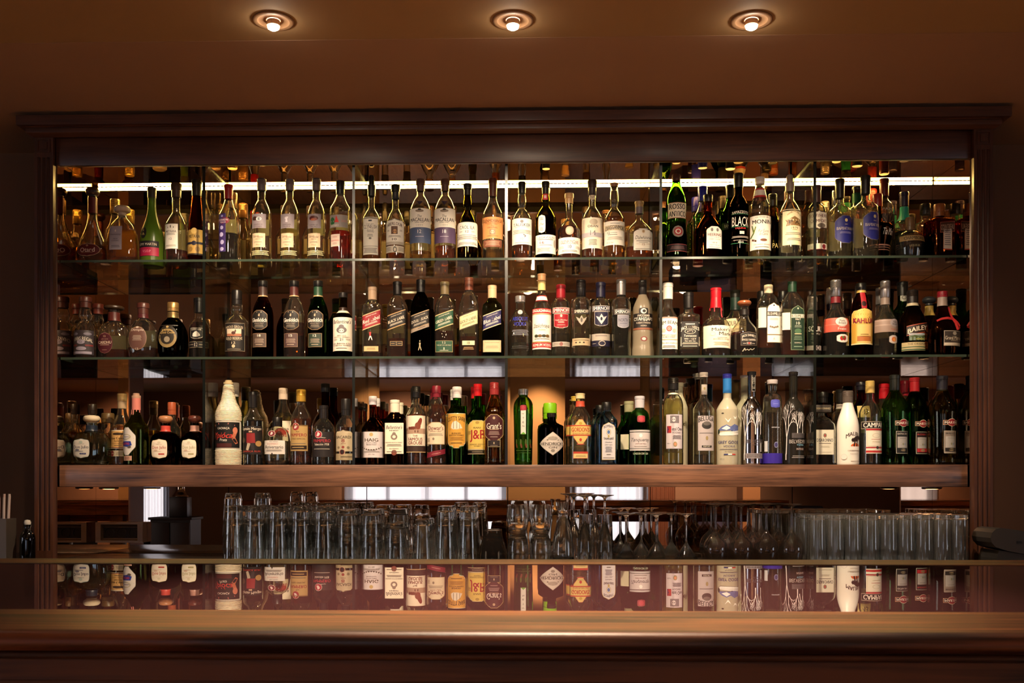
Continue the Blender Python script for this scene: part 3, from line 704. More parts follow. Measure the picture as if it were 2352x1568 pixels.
    # closure
    if cap:
        st, cc, cz = cap[0], cap[1], cap[2]; c0 = (z(cz) - zb) if cz else pts[-1][1] - .001
        cm = paint(cc, cap[3] if len(cap) > 3 else .35, cap[4] if len(cap) > 4 else 0.0); h = H - c0; q = rn * 1.07 + .0006
        ps = {'screw': [(0, c0), (q, c0), (q*1.02, c0 + h*.3), (q*.97, c0 + h*.315), (q*.97, c0 + h*.345), (q*1.02, c0 + h*.36), (q*1.02, c0 + h*.9), (q*.93, c0 + h*.985), (q*.8, H), (0, H)],
              'capsule': [(q*.96, c0), (q*1.0, c0 + .0005), (q*1.02, c0 + h*.5), (q*1.0, c0 + h*.74), (q*1.07, c0 + h*.75), (q*1.07, c0 + h*.95), (q*.95, H), (0, H)],
              'ridge': [(q*.98, c0), (q*1.02, c0 + h*.02), (q*1.02, c0 + h*.5)] + [(q*(1.05 if k % 2 else 1.0), c0 + h*(.5 + .04*k)) for k in range(11)] + [(q*1.03, c0 + h*.95), (q*.9, H), (0, H)],
              'cork': [(q*.95, c0), (q, c0 + h*.02), (q*1.0, c0 + h*.5), (q*1.0, c0 + h*.52), (q*1.14, c0 + h*.54), (q*1.16, c0 + h*.9), (q*1.05, H), (0, H)],
              'stopper': [(q*.8, c0), (q*.82, c0 + h*.35), (q*1.5, c0 + h*.45), (q*1.62, c0 + h*.6), (q*1.6, c0 + h*.85), (q*1.3, H), (0, H)],
              'ball': [(q*.8, c0), (q*.8, c0 + h*.12)] + [(q*1.55*math.sin(math.radians(a)), c0 + h*.56 - h*.44*math.cos(math.radians(a))) for a in range(30, 180, 15)] + [(0, H)],
              'mush': [(q*.8, c0), (q*.85, c0 + h*.16), (q*1.1, c0 + h*.2), (q*1.32, c0 + h*.36), (q*1.42, c0 + h*.56), (q*1.36, c0 + h*.76), (q*1.1, c0 + h*.93), (q*.6, H - h*.01), (0, H)],
              'pour': [(q*1.0, c0), (q*1.04, c0 + h*.3), (q*1.0, c0 + h*.52), (q*.72, c0 + h*.54), (q*.74, c0 + h*.9), (q*.5, H), (0, H)],
              'flare': [(q*.9, c0), (q*1.0, c0 + h*.3), (q*1.3, c0 + h*.32), (q*1.35, c0 + h*.42), (q*1.12, c0 + h*.46), (q*1.3, c0 + h*.9), (q*1.2, H), (0, H)]}[st]
        vv, ff = lathe(ps, 24); obj('cap' if st in ('screw', 'ridge') else ('stopper' if st in ('cork', 'stopper', 'ball', 'mush', 'flare') else 'capsule'), vv, ff, cm, root, True, 35)
    # labels
    def surf(U, zz, eps):
        a, b, n = sect(zz)
        if not flat or n < 2.05 and abs(a - b) < 1e-5:
            g = U / max(a, 1e-4); return ((a + eps) * math.sin(g), -(a + eps) * math.cos(g), zz)
        t = max(-.985, min(.985, U / a)); return (a * t, -b * (1 - abs(t) ** n) ** (1 / n) - eps, zz)
    for li, l in enumerate(labels):
        za, zbm = z(l['z0']) - zb, z(l['z1']) - zb; hm = (za + zbm) / 2; am, bm_, nm = sect(hm)
        isr = not flat or (nm < 2.05 and abs(am - bm_) < 1e-5)
        conv = (lambda p: math.asin(max(-1, min(1, p))) * R_) if isr else (lambda p: p * R_)
        hw = conv(l['pw']); u0 = conv(l['off']); fs = SHAPES[l['shape']]
        Zf = lambda u, v: za + (zbm - za) * v + l['slant'] * u * hw
        parent = root
        def sheet(scale, eps, col, name, par):
            v = []; f = []; nv, nu = 14, 24
            for j in range(nv + 1):
                t = j / nv; e = max(.004, fs(t)) * (hw - (1 - scale) * .0015)
                for i in range(nu + 1):
                    uu = (i / nu * 2 - 1)
                    U = u0 + uu * e; v.append(surf(U, Zf(uu * e / hw, .5 + (t - .5) * (1 if scale == 1 else 1 - .003 / max(.004, zbm - za))), eps))
            for j in range(nv):
                for i in range(nu): a = j*(nu+1)+i; f.append((a, a+1, a+nu+2, a+nu+1))
            return obj(name, v, f, paint(col, .55), par, True)
        if l['col']:
            if l['edge']: 
                parent = sheet(1, .0003, l['edge'], l['name'], root); sheet(0, .00045, l['col'], 'label_face', parent)
            else: parent = sheet(1, .0003, l['col'], l['name'], root)
        if not l['items']: continue
        mb = MB(); cols = []
        for k, it in enumerate(l['items']):
            eps = .0006 + .0001 * min(k, 12); kind = it[0]; col = it[5] if kind in 'TRDN' else it[-1]
            if col not in cols: cols.append(col)
            mi = cols.index(col); mp = lambda u, v: surf(u0 + u * hw, Zf(u, v), eps)
            if kind == 'T':
                _, s, vc, ww, hh, _, ar, uc, bo, ital, up = it
                tv, tf = text_mesh(s, bo, ital)
                if isr and l['pw'] > .5: ww = math.asin(min(.98, ww * l['pw'])) / math.asin(l['pw'])
                if up: mb.add([mp(uc - p[1] * ww, vc + p[0] * hh / 2) for p in tv], tf, mi)
                else:
                    for du in ((0,) if bo < .012 else (-1, 0, 1)):   # bold lettering is struck three times
                        du *= min(bo, .03) * 2.6 * ww / max(1, len(s)); mb.add([mp(uc + p[0] * ww + du, vc + p[1] * hh / 2 - ar * p[0] ** 2) for p in tv], tf, mi)
            elif kind == 'D':
                _, u, v, ru, rv, _ = it; n_ = 1 if ru < .3 else 4; vs_ = [mp(u, v)] + [mp(u + ru * q / n_ * math.cos(a * math.pi / 10), v + rv * q / n_ * math.sin(a * math.pi / 10)) for q in range(1, n_ + 1) for a in range(20)]
                mb.add(vs_, [(0, 1 + a, 1 + (a + 1) % 20) for a in range(20)] + [(1 + (q-1)*20 + a, 1 + q*20 + a, 1 + q*20 + (a+1) % 20, 1 + (q-1)*20 + (a+1) % 20) for q in range(1, n_) for a in range(20)], mi)
            elif kind in 'RN':
                rs = [(it[1], it[2], it[3], it[4])] if kind == 'R' else [(it[6], it[1] + (it[2] - it[1]) * (q + .5) / it[3], it[4] * (1 - .25 * ((q * 7) % 3) / 3), (it[2] - it[1]) / it[3] * .38) for q in range(it[3])]
                for (u, v, ww, hh) in rs:
                    g = 28; vs_ = [mp(u + ww * (i / g * 2 - 1), v + s * hh / 2) for i in range(g + 1) for s in (-1, 1)]
                    mb.add(vs_, [(2*i, 2*i+2, 2*i+3, 2*i+1) for i in range(g)], mi)
            elif kind == 'G':
                pg = it[1]; v0, v1 = min(q[1] for q in pg), max(q[1] for q in pg); n_ = 14
                def cut(v):
                    o = []
                    for (ua, va), (ub, vb) in zip(pg, pg[1:] + pg[:1]):
                        if (va <= v) != (vb <= v): o.append(ua + (ub - ua) * (v - va) / (vb - va))
                    return sorted(o)
                for r_ in range(n_):
                    va, vb = v0 + (v1 - v0) * (r_ + .001) / n_, v0 + (v1 - v0) * (r_ + .999) / n_; ca, cb = cut(va), cut(vb)
                    if len(ca) != len(cb): ca = cb = cut((va + vb) / 2)
                    for q in range(0, len(ca) - 1, 2):
                        mb.add([mp(c_[q] + (c_[q+1] - c_[q]) * i / 6, w_) for i in range(7) for c_, w_ in ((ca, va), (cb, vb))], [(2*i, 2*i+2, 2*i+3, 2*i+1) for i in range(6)], mi)
            elif kind == 'K':
                p = it[1]; t = it[2]
                for (ua, va), (ub, vb) in zip(p, p[1:]):
                    dx, dy = ub - ua, vb - va; q = math.hypot(dx, dy * 2) or 1; nx, ny = -dy * 2 / q * t, dx / q * t / 2
                    mb.add([mp(ua - nx, va - ny), mp(ub - nx * .8, vb - ny * .8), mp(ub + nx * .8, vb + ny * .8), mp(ua + nx, va + ny)], [(0, 1, 2, 3)], mi)
        mb.out('lettering' if l['col'] else 'print', [paint(c, .5) for c in cols], parent, True, 180)
    if glass == CLR and labels and labels[0]['col']:
        l = labels[0]; za, zbm = max(.02, z(l['z0']) - zb - .012), z(l['z1']) - zb - .004; v = []; f = []
        for j in range(9):
            zz = za + (zbm - za) * j / 8
            for i in range(9):
                q = surf((i / 8 * 2 - 1) * R_ * .62, zz, .0004); v.append((-q[0], -q[1], q[2]))
        for j in range(8):
            for i in range(8): a = j*9+i; f.append((a, a+1, a+10, a+9))
        obj('back_label', v, f, paper('#e8dcc0'), root, True)
    if extra: extra(root, R_, H, lambda zy: z(zy) - zb, rad, rn)
    return root
def settle():
    """Push bottles that touch gently apart."""
    for it in range(300):
        for i, a in enumerate(PLACED):
            for b in PLACED[i+1:]:
                if a['row'] != b['row'] or a['bay'] != b['bay']: continue
                A, C = a['o'].location, b['o'].location; sx = a['R'] + b['R'] + .0025; sy = a['D'] + b['D'] + .0025
                dx, dy = C.x - A.x, C.y - A.y; q = (dx / sx) ** 2 + (dy / sy) ** 2
                if q < 1:
                    k = (1 / math.sqrt(max(q, .02)) - 1) * .25
                    mx_, my = dx * k, dy * k + (.0006 if abs(dy) < .004 else 0) * (1 if (i % 2) else -1)
                    A.x -= mx_; C.x += mx_; A.y -= my; C.y += my
        for a in PLACED:
            o = a['o'].location; x0, x1 = XE[a['bay']] + a['R'] + .006, XE[a['bay'] + 1] - a['R'] - .006
            o.x = max(x0, min(x1, o.x)); o.y = max(YS + a['D'] + .006, min(YM - a['D'] - .004, o.y))
def band(z1, z0, col, name='neck_band', k=1.03, rough=.4, metal=0.0):
    """Sleeve round the bottle between zoom rows."""
    def fn(root, R_, H, z, rad, rn):
        a, b = z(z0), z(z1); pr = [(rad(a + (b - a) * i / 6) * k + .0004, a + (b - a) * i / 6) for i in range(7)]
        vv, ff = lathe(pr, 24); obj(name, vv, ff, paint(col, rough, metal), root, True)
    return fn
def many(*fns):
    def fn(*a):
        for f in fns: f(*a)
    return fn
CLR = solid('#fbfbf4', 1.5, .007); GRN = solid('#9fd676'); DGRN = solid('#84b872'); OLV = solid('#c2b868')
BRN = solid('#cc8c56'); DBRN = solid('#a86a40'); BLK = solid('#7a6250'); BLU = solid('#dceef8'); TEAL = solid('#f2f8f2'); SMK = solid('#ccb89a')
FRG = frost('#6f8f2e', .25); FRW = frost('#efe6c8', .12); FRK = frost('#3a352d', .2); FRB = frost('#b9a98f', .25)
SHELL = [CLR, GRN, DGRN, OLV, BRN, DBRN, BLK, BLU, TEAL, SMK]
def tint(c):
    m = solid(tuple(round(x ** .42, 3) for x in lin(c)))
    if m not in SHELL: SHELL.append(m)
    return m
WHITEP = paint('#f3eee2', .35); SILV = paint('#b9b2ad', .12, 1.0)
AMB, GOLD, PALE, STRAW, DKAMB = '#e2a050', '#edc05c', '#f4dfa0', '#f4e8b4', '#c87c34'
CRM, PAP, GREY = '#e9dcc0', '#ece6d8', '#a79c9c'
# ------------------------------------------------------------------ top shelf
B(1, 0, 512, 385, 370, 'cognac_bottle', 'teardrop decanter with maroon oval label and dark stopper',
  [(.8, 'b.005'), (.92, 'b.03'), (1, 1170), (.98, 1090), (.82, 1000), (.55, 900), (.36, 800), (.29, 700), (.275, 620), (.275, 500)], CLR, (DKAMB, 1085), ('mush', '#2a1410', 480),
  [L(1060, 1215, .78, '#5a0f10', [T('Otard', .5, .62, .34, '#e8d8c8', b=.02), D(0, .83, .1, .08, '#b08a6a'), N(.25, .33, 1, .5, '#b08a6a')], 'oval', '#b89a7a')], -8, .62, 2.2,
  extra=band(490, 680, '#5a1412', 'neck_label'))
B(1, 0, 905, 390, 610, 'cognac_bottle', 'squat clear cognac bottle with lilac grey label',
  [(.95, 'b.005'), (1, 1240), (1, 1150), (.97, 1000), (.8, 860), (.5, 790), (.3, 750), (.27, 720)], CLR, (GOLD, 905), ('stopper', '#b8a690', 730),
  [L(868, 1150, .4, '#a59a9e', [T('Hennessy', .64, .85, .1, '#3a3238'), D(0, .8, .12, .05, '#d8cabc'), T('FINE DE', .46, .35, .05, '#4a4248'), T('COGNAC', .38, .6, .06, '#4a4248'), N(.08, .2, 2, .7, '#5a5258')], off=-.2)], 0, .6, 2.4)
B(1, 0, 858, 230, 515, 'cognac_bottle', 'slim bottle with tall gold cap', slope(900, 760, .45, 690), CLR, (GOLD, 1000), ('ridge', '#c9a95a', 690, .3, .7), [], back=1)
B(1, 0, 1258, 285, 375, 'cognac_bottle', 'frosted green bottle with black and magenta label',
  [(.985, 'b.005'), (1, 'b.02'), (1, 1150), (1, 1010), (.9, 900), (.6, 790), (.4, 690), (.34, 600), (.33, 480)], FRG, None, ('capsule', '#34301c', 500),
  [L(1040, 1222, .86, '#120c0e', [R(0, .3, 1, .55, '#a3123c'), T('RÉMY MARTIN', .8, .86, .2, '#d8c8b0'), T('V.S.O.P', .32, .4, .16, '#e8a0b0')], off=-.1),
   L(868, 1010, .3, '#17130c', [K([(-.4, .3), (0, .75), (.3, .3), (-.1, .5)], .12, '#b39a5a')], 'oval', off=-.42)])
B(1, 0, 1538, 275, 320, 'brandy_bottle', 'clear round shouldered bottle with white label and dark cork', std(830, 690, .38, 480), CLR, (DKAMB, 1135), ('cork', '#4a3626', 490),
  [L(830, 1135, .62, PAP, [T('METAXA', .69, .78, .09, '#2a221c', b=.02), T('12', .4, .2, .08, '#2a221c'), D(0, .88, .07, .06, '#4a3a2a'), D(-.4, .85, .05, .03, '#4a3a2a'), D(.4, .85, .05, .03, '#4a3a2a'), N(.55, .62, 2, .6), N(.1, .17, 2, .75, '#8a7a5a')], edge='#3a2a1c', off=-.18)])
B(1, 0, 1800, 216, 280, 'brandy_bottle', 'tall tapering amber bottle with gold label',
  [(.97, 'b.005'), (1, 'b.03'), (1, 1180), (.99, 960), (.86, 800), (.64, 600), (.5, 480), (.48, 400)], BRN, (DKAMB, 520), ('capsule', '#201812', 480),
  [L(900, 1200, .97, '#b08c46', [T('METAXA', .73, .62, .12, '#1a1208', b=.02), R(0, .46, .98, .09, '#1c1a2a'), D(0, .46, .2, .09, '#1c1a2a'), D(0, .95, .26, .12, '#c9a860'), D(-.3, .22, .2, .1, '#8a6a34'), D(.3, .22, .2, .1, '#8a6a34'), R(0, .02, .98, .06, '#1c120c')])])
B(1, 1, 230, 190, 440, 'brandy_bottle', 'clear bottle with copper gold cap beside the divider', slope(800, 640, .55, 620), CLR, (PALE, 900), ('ridge', '#b98d5c', 625, .3, .7), [L(900, 1120, .9, '#b39355', [T('METAXA', .75, .7, .13, '#2a1a10'), R(0, .45, .95, .08, '#2a2430')])], back=1)
B(1, 1, 393, 242, 340, 'syrup_bottle', 'dark red syrup bottle with red foil capsule', slope(720, 540, .38, 500), CLR, ('#5a0d10', 935), ('capsule', '#8f1418', 515),
  [L(710, 1165, .42, '#34225a', [D(0, .07, .55, .05, '#a8a0c8'), D(.1, .25, .5, .06, '#a8a0c8'), D(-.1, .45, .55, .06, '#b0a8d0'), D(0, .63, .45, .05, '#a8a0c8'), D(.1, .93, .3, .03, '#8a86b8')], off=-.42),
   L(748, 840, .62, '#7a1420', [T('GRENADIN', .58, .8, .26, '#e0c8c8'), T('PEACH', .26, .5, .22, '#e0c8c8')], 'oval', off=-.3)])
for (zx, w, t, a, b_, d, fig) in ((790, 240, 268, 'LIQUEUR DE', 'LYCHEES', 'clear liqueur bottle with grey coconut picture label', 'coco'), (1128, 230, 275, 'GINGER', 'LIQUEUR', 'clear liqueur bottle with grey ginger picture label', 'ging'), (1448, 226, 265, 'CRÈME DE', 'CACAO', 'clear liqueur bottle with grey cocoa picture label', 'cacao')):
    pic = {'coco': [D(-.45, .68, .4, .14, '#3a2018'), D(.1, .64, .35, .13, '#e8e4e0'), D(.1, .64, .24, .09, '#5a5860')], 'ging': tree(0, .42, .15, '#c8c0c8', 3, 3, t=.16), 'cacao': [D(0, .7, .62, .17, '#4a1410'), D(.1, .62, .4, .1, '#7a2a1c'), D(-.1, .6, .3, .08, '#a05a40')]}[fig]
    B(1, 1, zx, w, t, 'liqueur_bottle', d, std(690, 540, .4, 400), CLR, ('#f6eec0', 890 if fig == 'ging' else 1180), ('ridge', '#5a4c4c', 415, .45),
      [L(715, 885, .72, '#8b8086', pic + [T(a, .24, .6, .1, '#3a1820'), T(b_, .1, .55, .1, '#3a1820')], off=-.12),
       L(945, 1112, .66, '#c4b090', [T('Gabriel', .78, .42, .16, '#4a1218', u=-.35, it=.3), T('Boudier', .74, .42, .16, '#4a1218', u=.35, it=.3), T('DIJON', .56, .4, .12, '#4a1218'), N(.3, .42, 2, .6), T('70cl', .16, .35, .1, '#4a3a30')], off=-.12),
       L(1140, 1215, .9, None, [N(.1, .9, 4, .9, '#d8cc9a')])])
B(1, 1, 1735, 262, 292, 'liqueur_bottle', 'bottle of red watermelon liqueur with black cap', slope(640, 480, .36, 430), CLR, ('#f06048', 910), ('screw', '#181412', 455),
  [L(730, 880, .82, '#9a928e', [D(-.6, .5, .28, .32, '#2e6a3a'), G([(-.35, .4), (.1, .4), (-.15, .95)], '#d23a34'), T('GIFFARD', .16, .5, .18, '#e8e0d8', u=-.35), N(.4, .6, 2, .3, '#c88a80', .6)], off=-.05),
   L(960, 1105, .46, '#e6cfc0', [T('watermelon', .5, .86, .16, '#c8302a', it=.2), T('VODKA', .78, .5, .12, '#b85a50'), N(.15, .32, 2, .5, '#b88a80')], off=-.35)])
B(1, 2, 280, 236, 225, 'whisky_bottle', 'clear malt bottle with tall white label and bare cork', std(760, 640, .36, 470), CLR, (AMB, 985), ('pour', '#1c1613', 480),
  [L(752, 1200, .74, PAP, [T('CLYNELISH', .74, .88, .1, '#2a2a3a'), T('Single Malt', .81, .5, .035, '#4a4a4a'), T('Scotch', .65, .45, .06, '#6a6468', it=.4), T('Whisky', .6, .45, .06, '#6a6468', u=.1, it=.4), R(0, .9, .2, .04, '#3a3a44'), R(0, .43, .14, .05, '#3a3a3a'), T('14', .43, .08, .03, PAP), N(.47, .55, 3, .35), R(0, .225, 1, .008, '#4a463e'), N(.04, .18, 4, .85)])])
B(1, 2, 568, 233, 342, 'whisky_bottle', 'clear malt bottle with arched white label and black cork', std(790, 650, .37, 480), CLR, (AMB, 1080), ('cork', '#17120f', 520),
  [L(770, 1080, .9, PAP, [T('ABERLOUR', .8, .85, .12, '#3a1a1a', arc=.07, b=.02), R(0, .55, .3, .3, '#5a3a24'), D(.05, .5, .18, .08, '#c08a50'), N(.5, .58, 2, .14, '#8a8070', -.62), N(.5, .58, 2, .14, '#8a8070', .62), T('10', .2, .24, .09, '#3a1a1a', b=.02), N(.28, .36, 2, .6), R(0, .06, .95, .1, '#bdb2a0')], 'arch'),
   L(1095, 1175, .9, '#cfc6b4', [D(.05, .45, .17, .42, '#2c2828'), D(.05, .45, .11, .28, '#cfc6b4'), N(.2, .8, 3, .3, '#8a8274', -.6), N(.2, .8, 3, .3, '#8a8274', .65)])])
for zx, num, colr, d in ((868, '12', '#4a5878', 'clear malt bottle with white label and slate blue lower half'), (1163, '18', '#54405e', 'clear malt bottle with white label and plum lower half')):
    B(1, 2, zx, 260, 275, 'whisky_bottle', d, std(640, 480, .34, 400), CLR, (AMB if num == '18' else PALE, 1090 if num == '18' else 1150), ('cork', '#5a3c2e', 420),
      [L(650, 1065, .96, PAP, [R(0, .225, 1, .45, colr), T('The', .77, .2, .07, '#2a2a2a', it=.3), T('MACALLAN', .67, .86, .1, '#17181c', b=.02), T('FINE OAK', .59, .42, .04, '#3a3a3a'), T('1 8 8 0', .51, .3, .04, '#7a7468'), T(num, .33, .17, .1, '#e8e4e8'), N(.17, .2, 1, .3, '#c8c0d0'), D(0, .92, .3, .04, '#8a7a68'), D(0, .96, .12, .025, '#1a1a1a')], edge='#c8b89a'),
       L(555, 615, .32, None, [G([(-.9, .95), (.9, .95), (0, .05)], '#2a2236')], off=0)], extra=band(300, 400, '#6a4636', 'foil', 1.06))
B(1, 2, 1432, 246, 330, 'whisky_bottle', 'dark olive glass bottle with white label and waisted neck', bulb(840, 660, .36, 470), OLV, ('#d0b050', 600), ('cork', '#1c1713', 470),
  [L(810, 1105, .98, PAP, [T('CAOL ILA', .77, .72, .13, '#20242a'), T('AGED', .6, .18, .04, '#3a3a3a', u=-.45), T('12', .6, .16, .09, '#5a1a1a', b=.02), T('YEARS', .6, .2, .04, '#3a3a3a', u=.45), N(.44, .48, 1, .7), N(.28, .42, 4, .85), N(.06, .18, 3, .8)], edge='#8a8474')], extra=band(335, 365, '#b07a4c', 'cork_top', 1.12))
B(1, 2, 1735, 262, 265, 'whisky_bottle', 'bell shaped clear bottle with orange label', [(.98, 'b.005'), (1, 'b.02'), (.97, 'b.09'), (.93, 1130), (.96, 900), (1, 760), (.96, 690), (.62, 610), (.4, 540), (.36, 470), (.34, 400)], CLR, (PALE, 1130), ('capsule', '#5c2e20', 485),
  [L(755, 1010, .93, '#cf8a52', [T('GLENMORANGIE', .82, .92, .14, '#4a1c12', b=.015), T('HIGHLAND SINGLE MALT', .72, .7, .05, '#4a1c12'), T('SCOTCH WHISKY', .66, .5, .05, '#4a1c12'), T('The', .58, .16, .06, '#5a2a18', it=.3), T('ORIGINAL', .5, .5, .07, '#4a1c12'), R(0, .3, .22, .24, '#8a6a50'), D(0, .3, .14, .08, '#d8b890'), N(.1, .13, 1, .45, '#6a3a20')]),
   L(1025, 1110, .86, '#7a4632', [N(.2, .85, 4, .7, '#c09a80')])])
B(1, 3, 255, 245, 305, 'whisky_bottle', 'clear malt bottle with cream label and pear shaped neck', bulb(760, 630, .36, 445), CLR, (AMB, 1075), ('screw', '#1d1816', 445),
  [L(770, 1080, .95, PAP, [T('TALISKER', .75, .84, .12, '#24242a', b=.015), T('SINGLE MALT SCOTCH WHISKY', .66, .72, .035, '#4a4a4a'), D(0, .88, .13, .06, '#6a6464'), N(.4, .56, 5, .8, '#5a5450'), K([(.1, .38), (.3, .33), (.2, .28)], .04, '#6a6464'), T('10', .22, .14, .1, '#c8b070'), N(.05, .08, 1, .6)])])
B(1, 3, 540, 250, 303, 'whisky_bottle', 'dark bottle with small oval and large cream labels', bulb(740, 600, .34, 455), OLV, ('#b8863c', 560), ('cork', '#20160f', 455),
  [L(965, 1190, .95, PAP, [T('LAGAVULIN', .85, .82, .13, '#3a3230'), T('16', .58, .22, .14, '#7a2020', u=-.3, b=.02), N(.7, .78, 1, .6), N(.42, .48, 1, .5), N(.1, .32, 4, .55, '#8a8278', -.2), D(.75, .55, .12, .22, '#a09888')]),
   L(725, 945, .36, '#e4dccb', [N(.7, .85, 2, .5), K([(-.6, .4), (-.2, .55), (.1, .45), (.6, .5)], .06, '#9a9284'), N(.12, .3, 3, .5)], 'round', off=-.4),
   L(455, 530, .24, '#c03a3a', [R(0, .5, .5, .5, '#e0b8b0')], off=-.05)], extra=band(303, 345, '#b06a40', 'cork_top', 1.14))
B(1, 3, 545, 240, 380, 'whisky_bottle', 'dark malt bottle hidden behind the bottle with two labels', bulb(800, 660, .34, 520), OLV, ('#5a3c10', 640), ('cork', '#2a1a10', 520), [], back=1)
B(1, 3, 822, 270, 445, 'whisky_bottle', 'amber malt bottle with round seal and low white label', std(890, 770, .32, 540), CLR, (AMB, 850), ('cork', '#c49a68', 570),
  [L(1000, 1190, .95, PAP, [T('GLENKINCHIE', .75, .8, .2, '#6a2a24', arc=.05), T('10', .42, .15, .22, '#2a2420', b=.02), N(.58, .64, 1, .5), N(.3, .48, 3, .24, '#b8b0a0', -.65), N(.3, .48, 3, .24, '#b8b0a0', .65), N(.1, .22, 2, .6)]),
   L(862, 972, .36, '#a8927c', [D(0, .5, .7, .35, '#b8a48e')], 'oval')], extra=band(490, 560, '#a8946c', 'foil', 1.05, .3, .6))
B(1, 3, 1103, 248, 283, 'whisky_bottle', 'clear malt bottle with tall label and neck seal', std(740, 620, .36, 400), CLR, (AMB, 1120), ('cork', '#33221a', 470),
  [L(760, 1125, .97, '#e2d6be', [R(-.8, .5, .2, .98, '#d2c6b0'), R(.8, .5, .2, .98, '#d2c6b0'), N(.05, .95, 26, .15, '#a89c88', -.8), N(.05, .95, 26, .15, '#a89c88', .8), D(.05, .86, .3, .1, '#b0a490'), T('OBAN', .72, .5, .08, '#28221c', b=.015), R(0, .44, 1, .14, '#a8a0a4'), T('14', .5, .26, .16, '#5a5258'), N(.1, .3, 5, .3)]),
   L(420, 530, .34, '#d8cab0', [D(0, .55, .6, .3, '#a89880'), D(0, .55, .45, .22, '#d8cab0')], 'oval')])
B(1, 3, 1362, 250, 325, 'whisky_bottle', 'pale malt bottle with black scroll across cream label', bulb(760, 630, .36, 400), CLR, (GOLD, 745), ('cork', '#8a5c38', 370),
  [L(805, 1090, .96, PAP, [R(.0, .72, .93, .22, '#c8b898'), T('CRAGGANMORE', .74, .9, .17, '#2c2834', arc=.06, b=.02), N(.88, .92, 1, .35, '#3a3a3a'), T('12', .52, .14, .09, '#20201c', u=-.5, b=.015), N(.5, .53, 1, .25, '#5a544a', -.1), N(.41, .46, 1, .35, '#3a3a3a', -.2), N(.22, .36, 4, .62, '#a8a090'), T('40% vol  70cl', .1, .36, .05, '#5a544a', u=-.4)])])
B(1, 3, 1660, 325, 540, 'whisky_bottle', 'wide clear bottle with angled black edged label', std(900, 780, .27, 690), CLR, (AMB, 1095), ('cork', '#9a7c50', 610),
  [L(885, 1150, .74, PAP, [T('Dalwhinnie', .58, .82, .16, '#28221e', it=.35), D(0, .86, .16, .09, '#d0b898'), D(0, .86, .1, .05, '#a88860'), N(.4, .46, 1, .7), N(.34, .38, 1, .45), T('15', .27, .14, .1, '#9a6a3a'), N(.27, .3, 1, .2, '#b8905a', -.5), N(.27, .3, 1, .2, '#b8905a', .5), N(.05, .1, 1, .8)], 'peak', '#241e1a', off=.18)], 4, .72, 2.5, extra=band(590, 690, '#6a5c60', 'foil', 1.08))
# fifth bay
B(1, 4, 278, 262, 215, 'vermouth_bottle', 'green bottle of dark red aperitif with red and white name panel', [(.98, 'b.005'), (1, 'b.02'), (1, 1150), (.97, 1000), (.86, 830), (.86, 780), (.93, 640), (.93, 560), (.8, 480), (.5, 390), (.36, 320), (.34, 290)], tint('#58b02c'), ('#2a0508', 800), ('screw', '#5a3626', 300),
  [L(580, 765, .84, '#e8dcc4', [T('ROSSO', .74, .84, .34, '#17120f', b=.03), T('ANTICO', .27, .88, .34, '#17120f', b=.03)], edge='#a0402a'),
   L(855, 995, .5, '#8a7c70', [D(0, .5, .72, .36, '#a01a20'), D(0, .5, .5, .22, '#d8ccc0'), D(0, .5, .3, .14, '#a01a20')], 'oval', off=.05),
   L(1075, 1165, .9, '#1a0a0a', [R(0, .95, 1, .05, '#a04a4a'), R(0, .04, 1, .05, '#a04a4a'), N(.3, .75, 3, .6, '#7a5a5a')])])
B(1, 4, 595, 240, 360, 'liqueur_bottle', 'bottle of bright green liqueur with blue cap', slope(720, 590, .42, 540), CLR, ('#6ad850', 690), ('screw', '#23269a', 540), [], back=1)
B(1, 4, 660, 320, 460, 'liqueur_bottle', 'dark brown bottle with white arched label and black cap', std(880, 720, .31, 540), BRN, ('#2a0c06', 700), ('screw', '#14100e', 545),
  [L(865, 1130, .62, PAP, [T('HEERING', .62, .86, .13, '#6a1a20', b=.03), T('The Original', .5, .6, .05, '#3a3434', it=.3), T('CHERRY LIQUEUR', .41, .72, .06, '#2a2424', b=.01), T('1818', .26, .3, .06, '#3a3434'), T('Peter F. Heering', .15, .6, .06, '#3a3434', it=.4), D(-.35, .84, .16, .08, '#7a7470'), D(.35, .84, .16, .08, '#7a7470'), N(.04, .08, 1, .7)], 'peak', off=.28)], 6, .8, 2.6)
B(1, 4, 928, 245, 345, 'liqueur_bottle', 'dark bitters bottle with silver banded neck', slope(690, 540, .4, 480), DGRN, ('#140806', 560), ('capsule', '#1a1614', 500), [L(820, 900, .9, '#1a1614', [T('RAMAZZOTTI', .5, .8, .5, '#d8c8a0')])], back=1, extra=band(465, 500, '#8a8490', 'neck_band', 1.06, .3, .6))
B(1, 4, 1025, 235, 207, 'liqueur_bottle', 'tall black bottle printed with large white letters', std(600, 480, .42, 380), BLK, ('#0a0604', 480), ('capsule', '#1c1713', 380),
  [L(670, 1100, .92, None, [T('RAMAZZOTTI', .94, .84, .075, '#d8ccbc', arc=.02, b=.015), R(0, .885, .85, .008, '#2f8a5a'), T('BLACK', .68, .86, .26, '#ded2c2'), R(0, .535, .85, .008, '#2f8a5a'), T('LIQUEUR', .49, .55, .05, '#c02a2a', b=.02), R(.1, .37, .2, .08, '#c8bcb0'), N(.22, .28, 2, .8, '#a89c90'), N(.15, .17, 1, .65, '#a89c90'), T('1815', .105, .28, .05, '#d8ccbc'), R(0, .075, .9, .006, '#2f8a5a')], off=.03)])
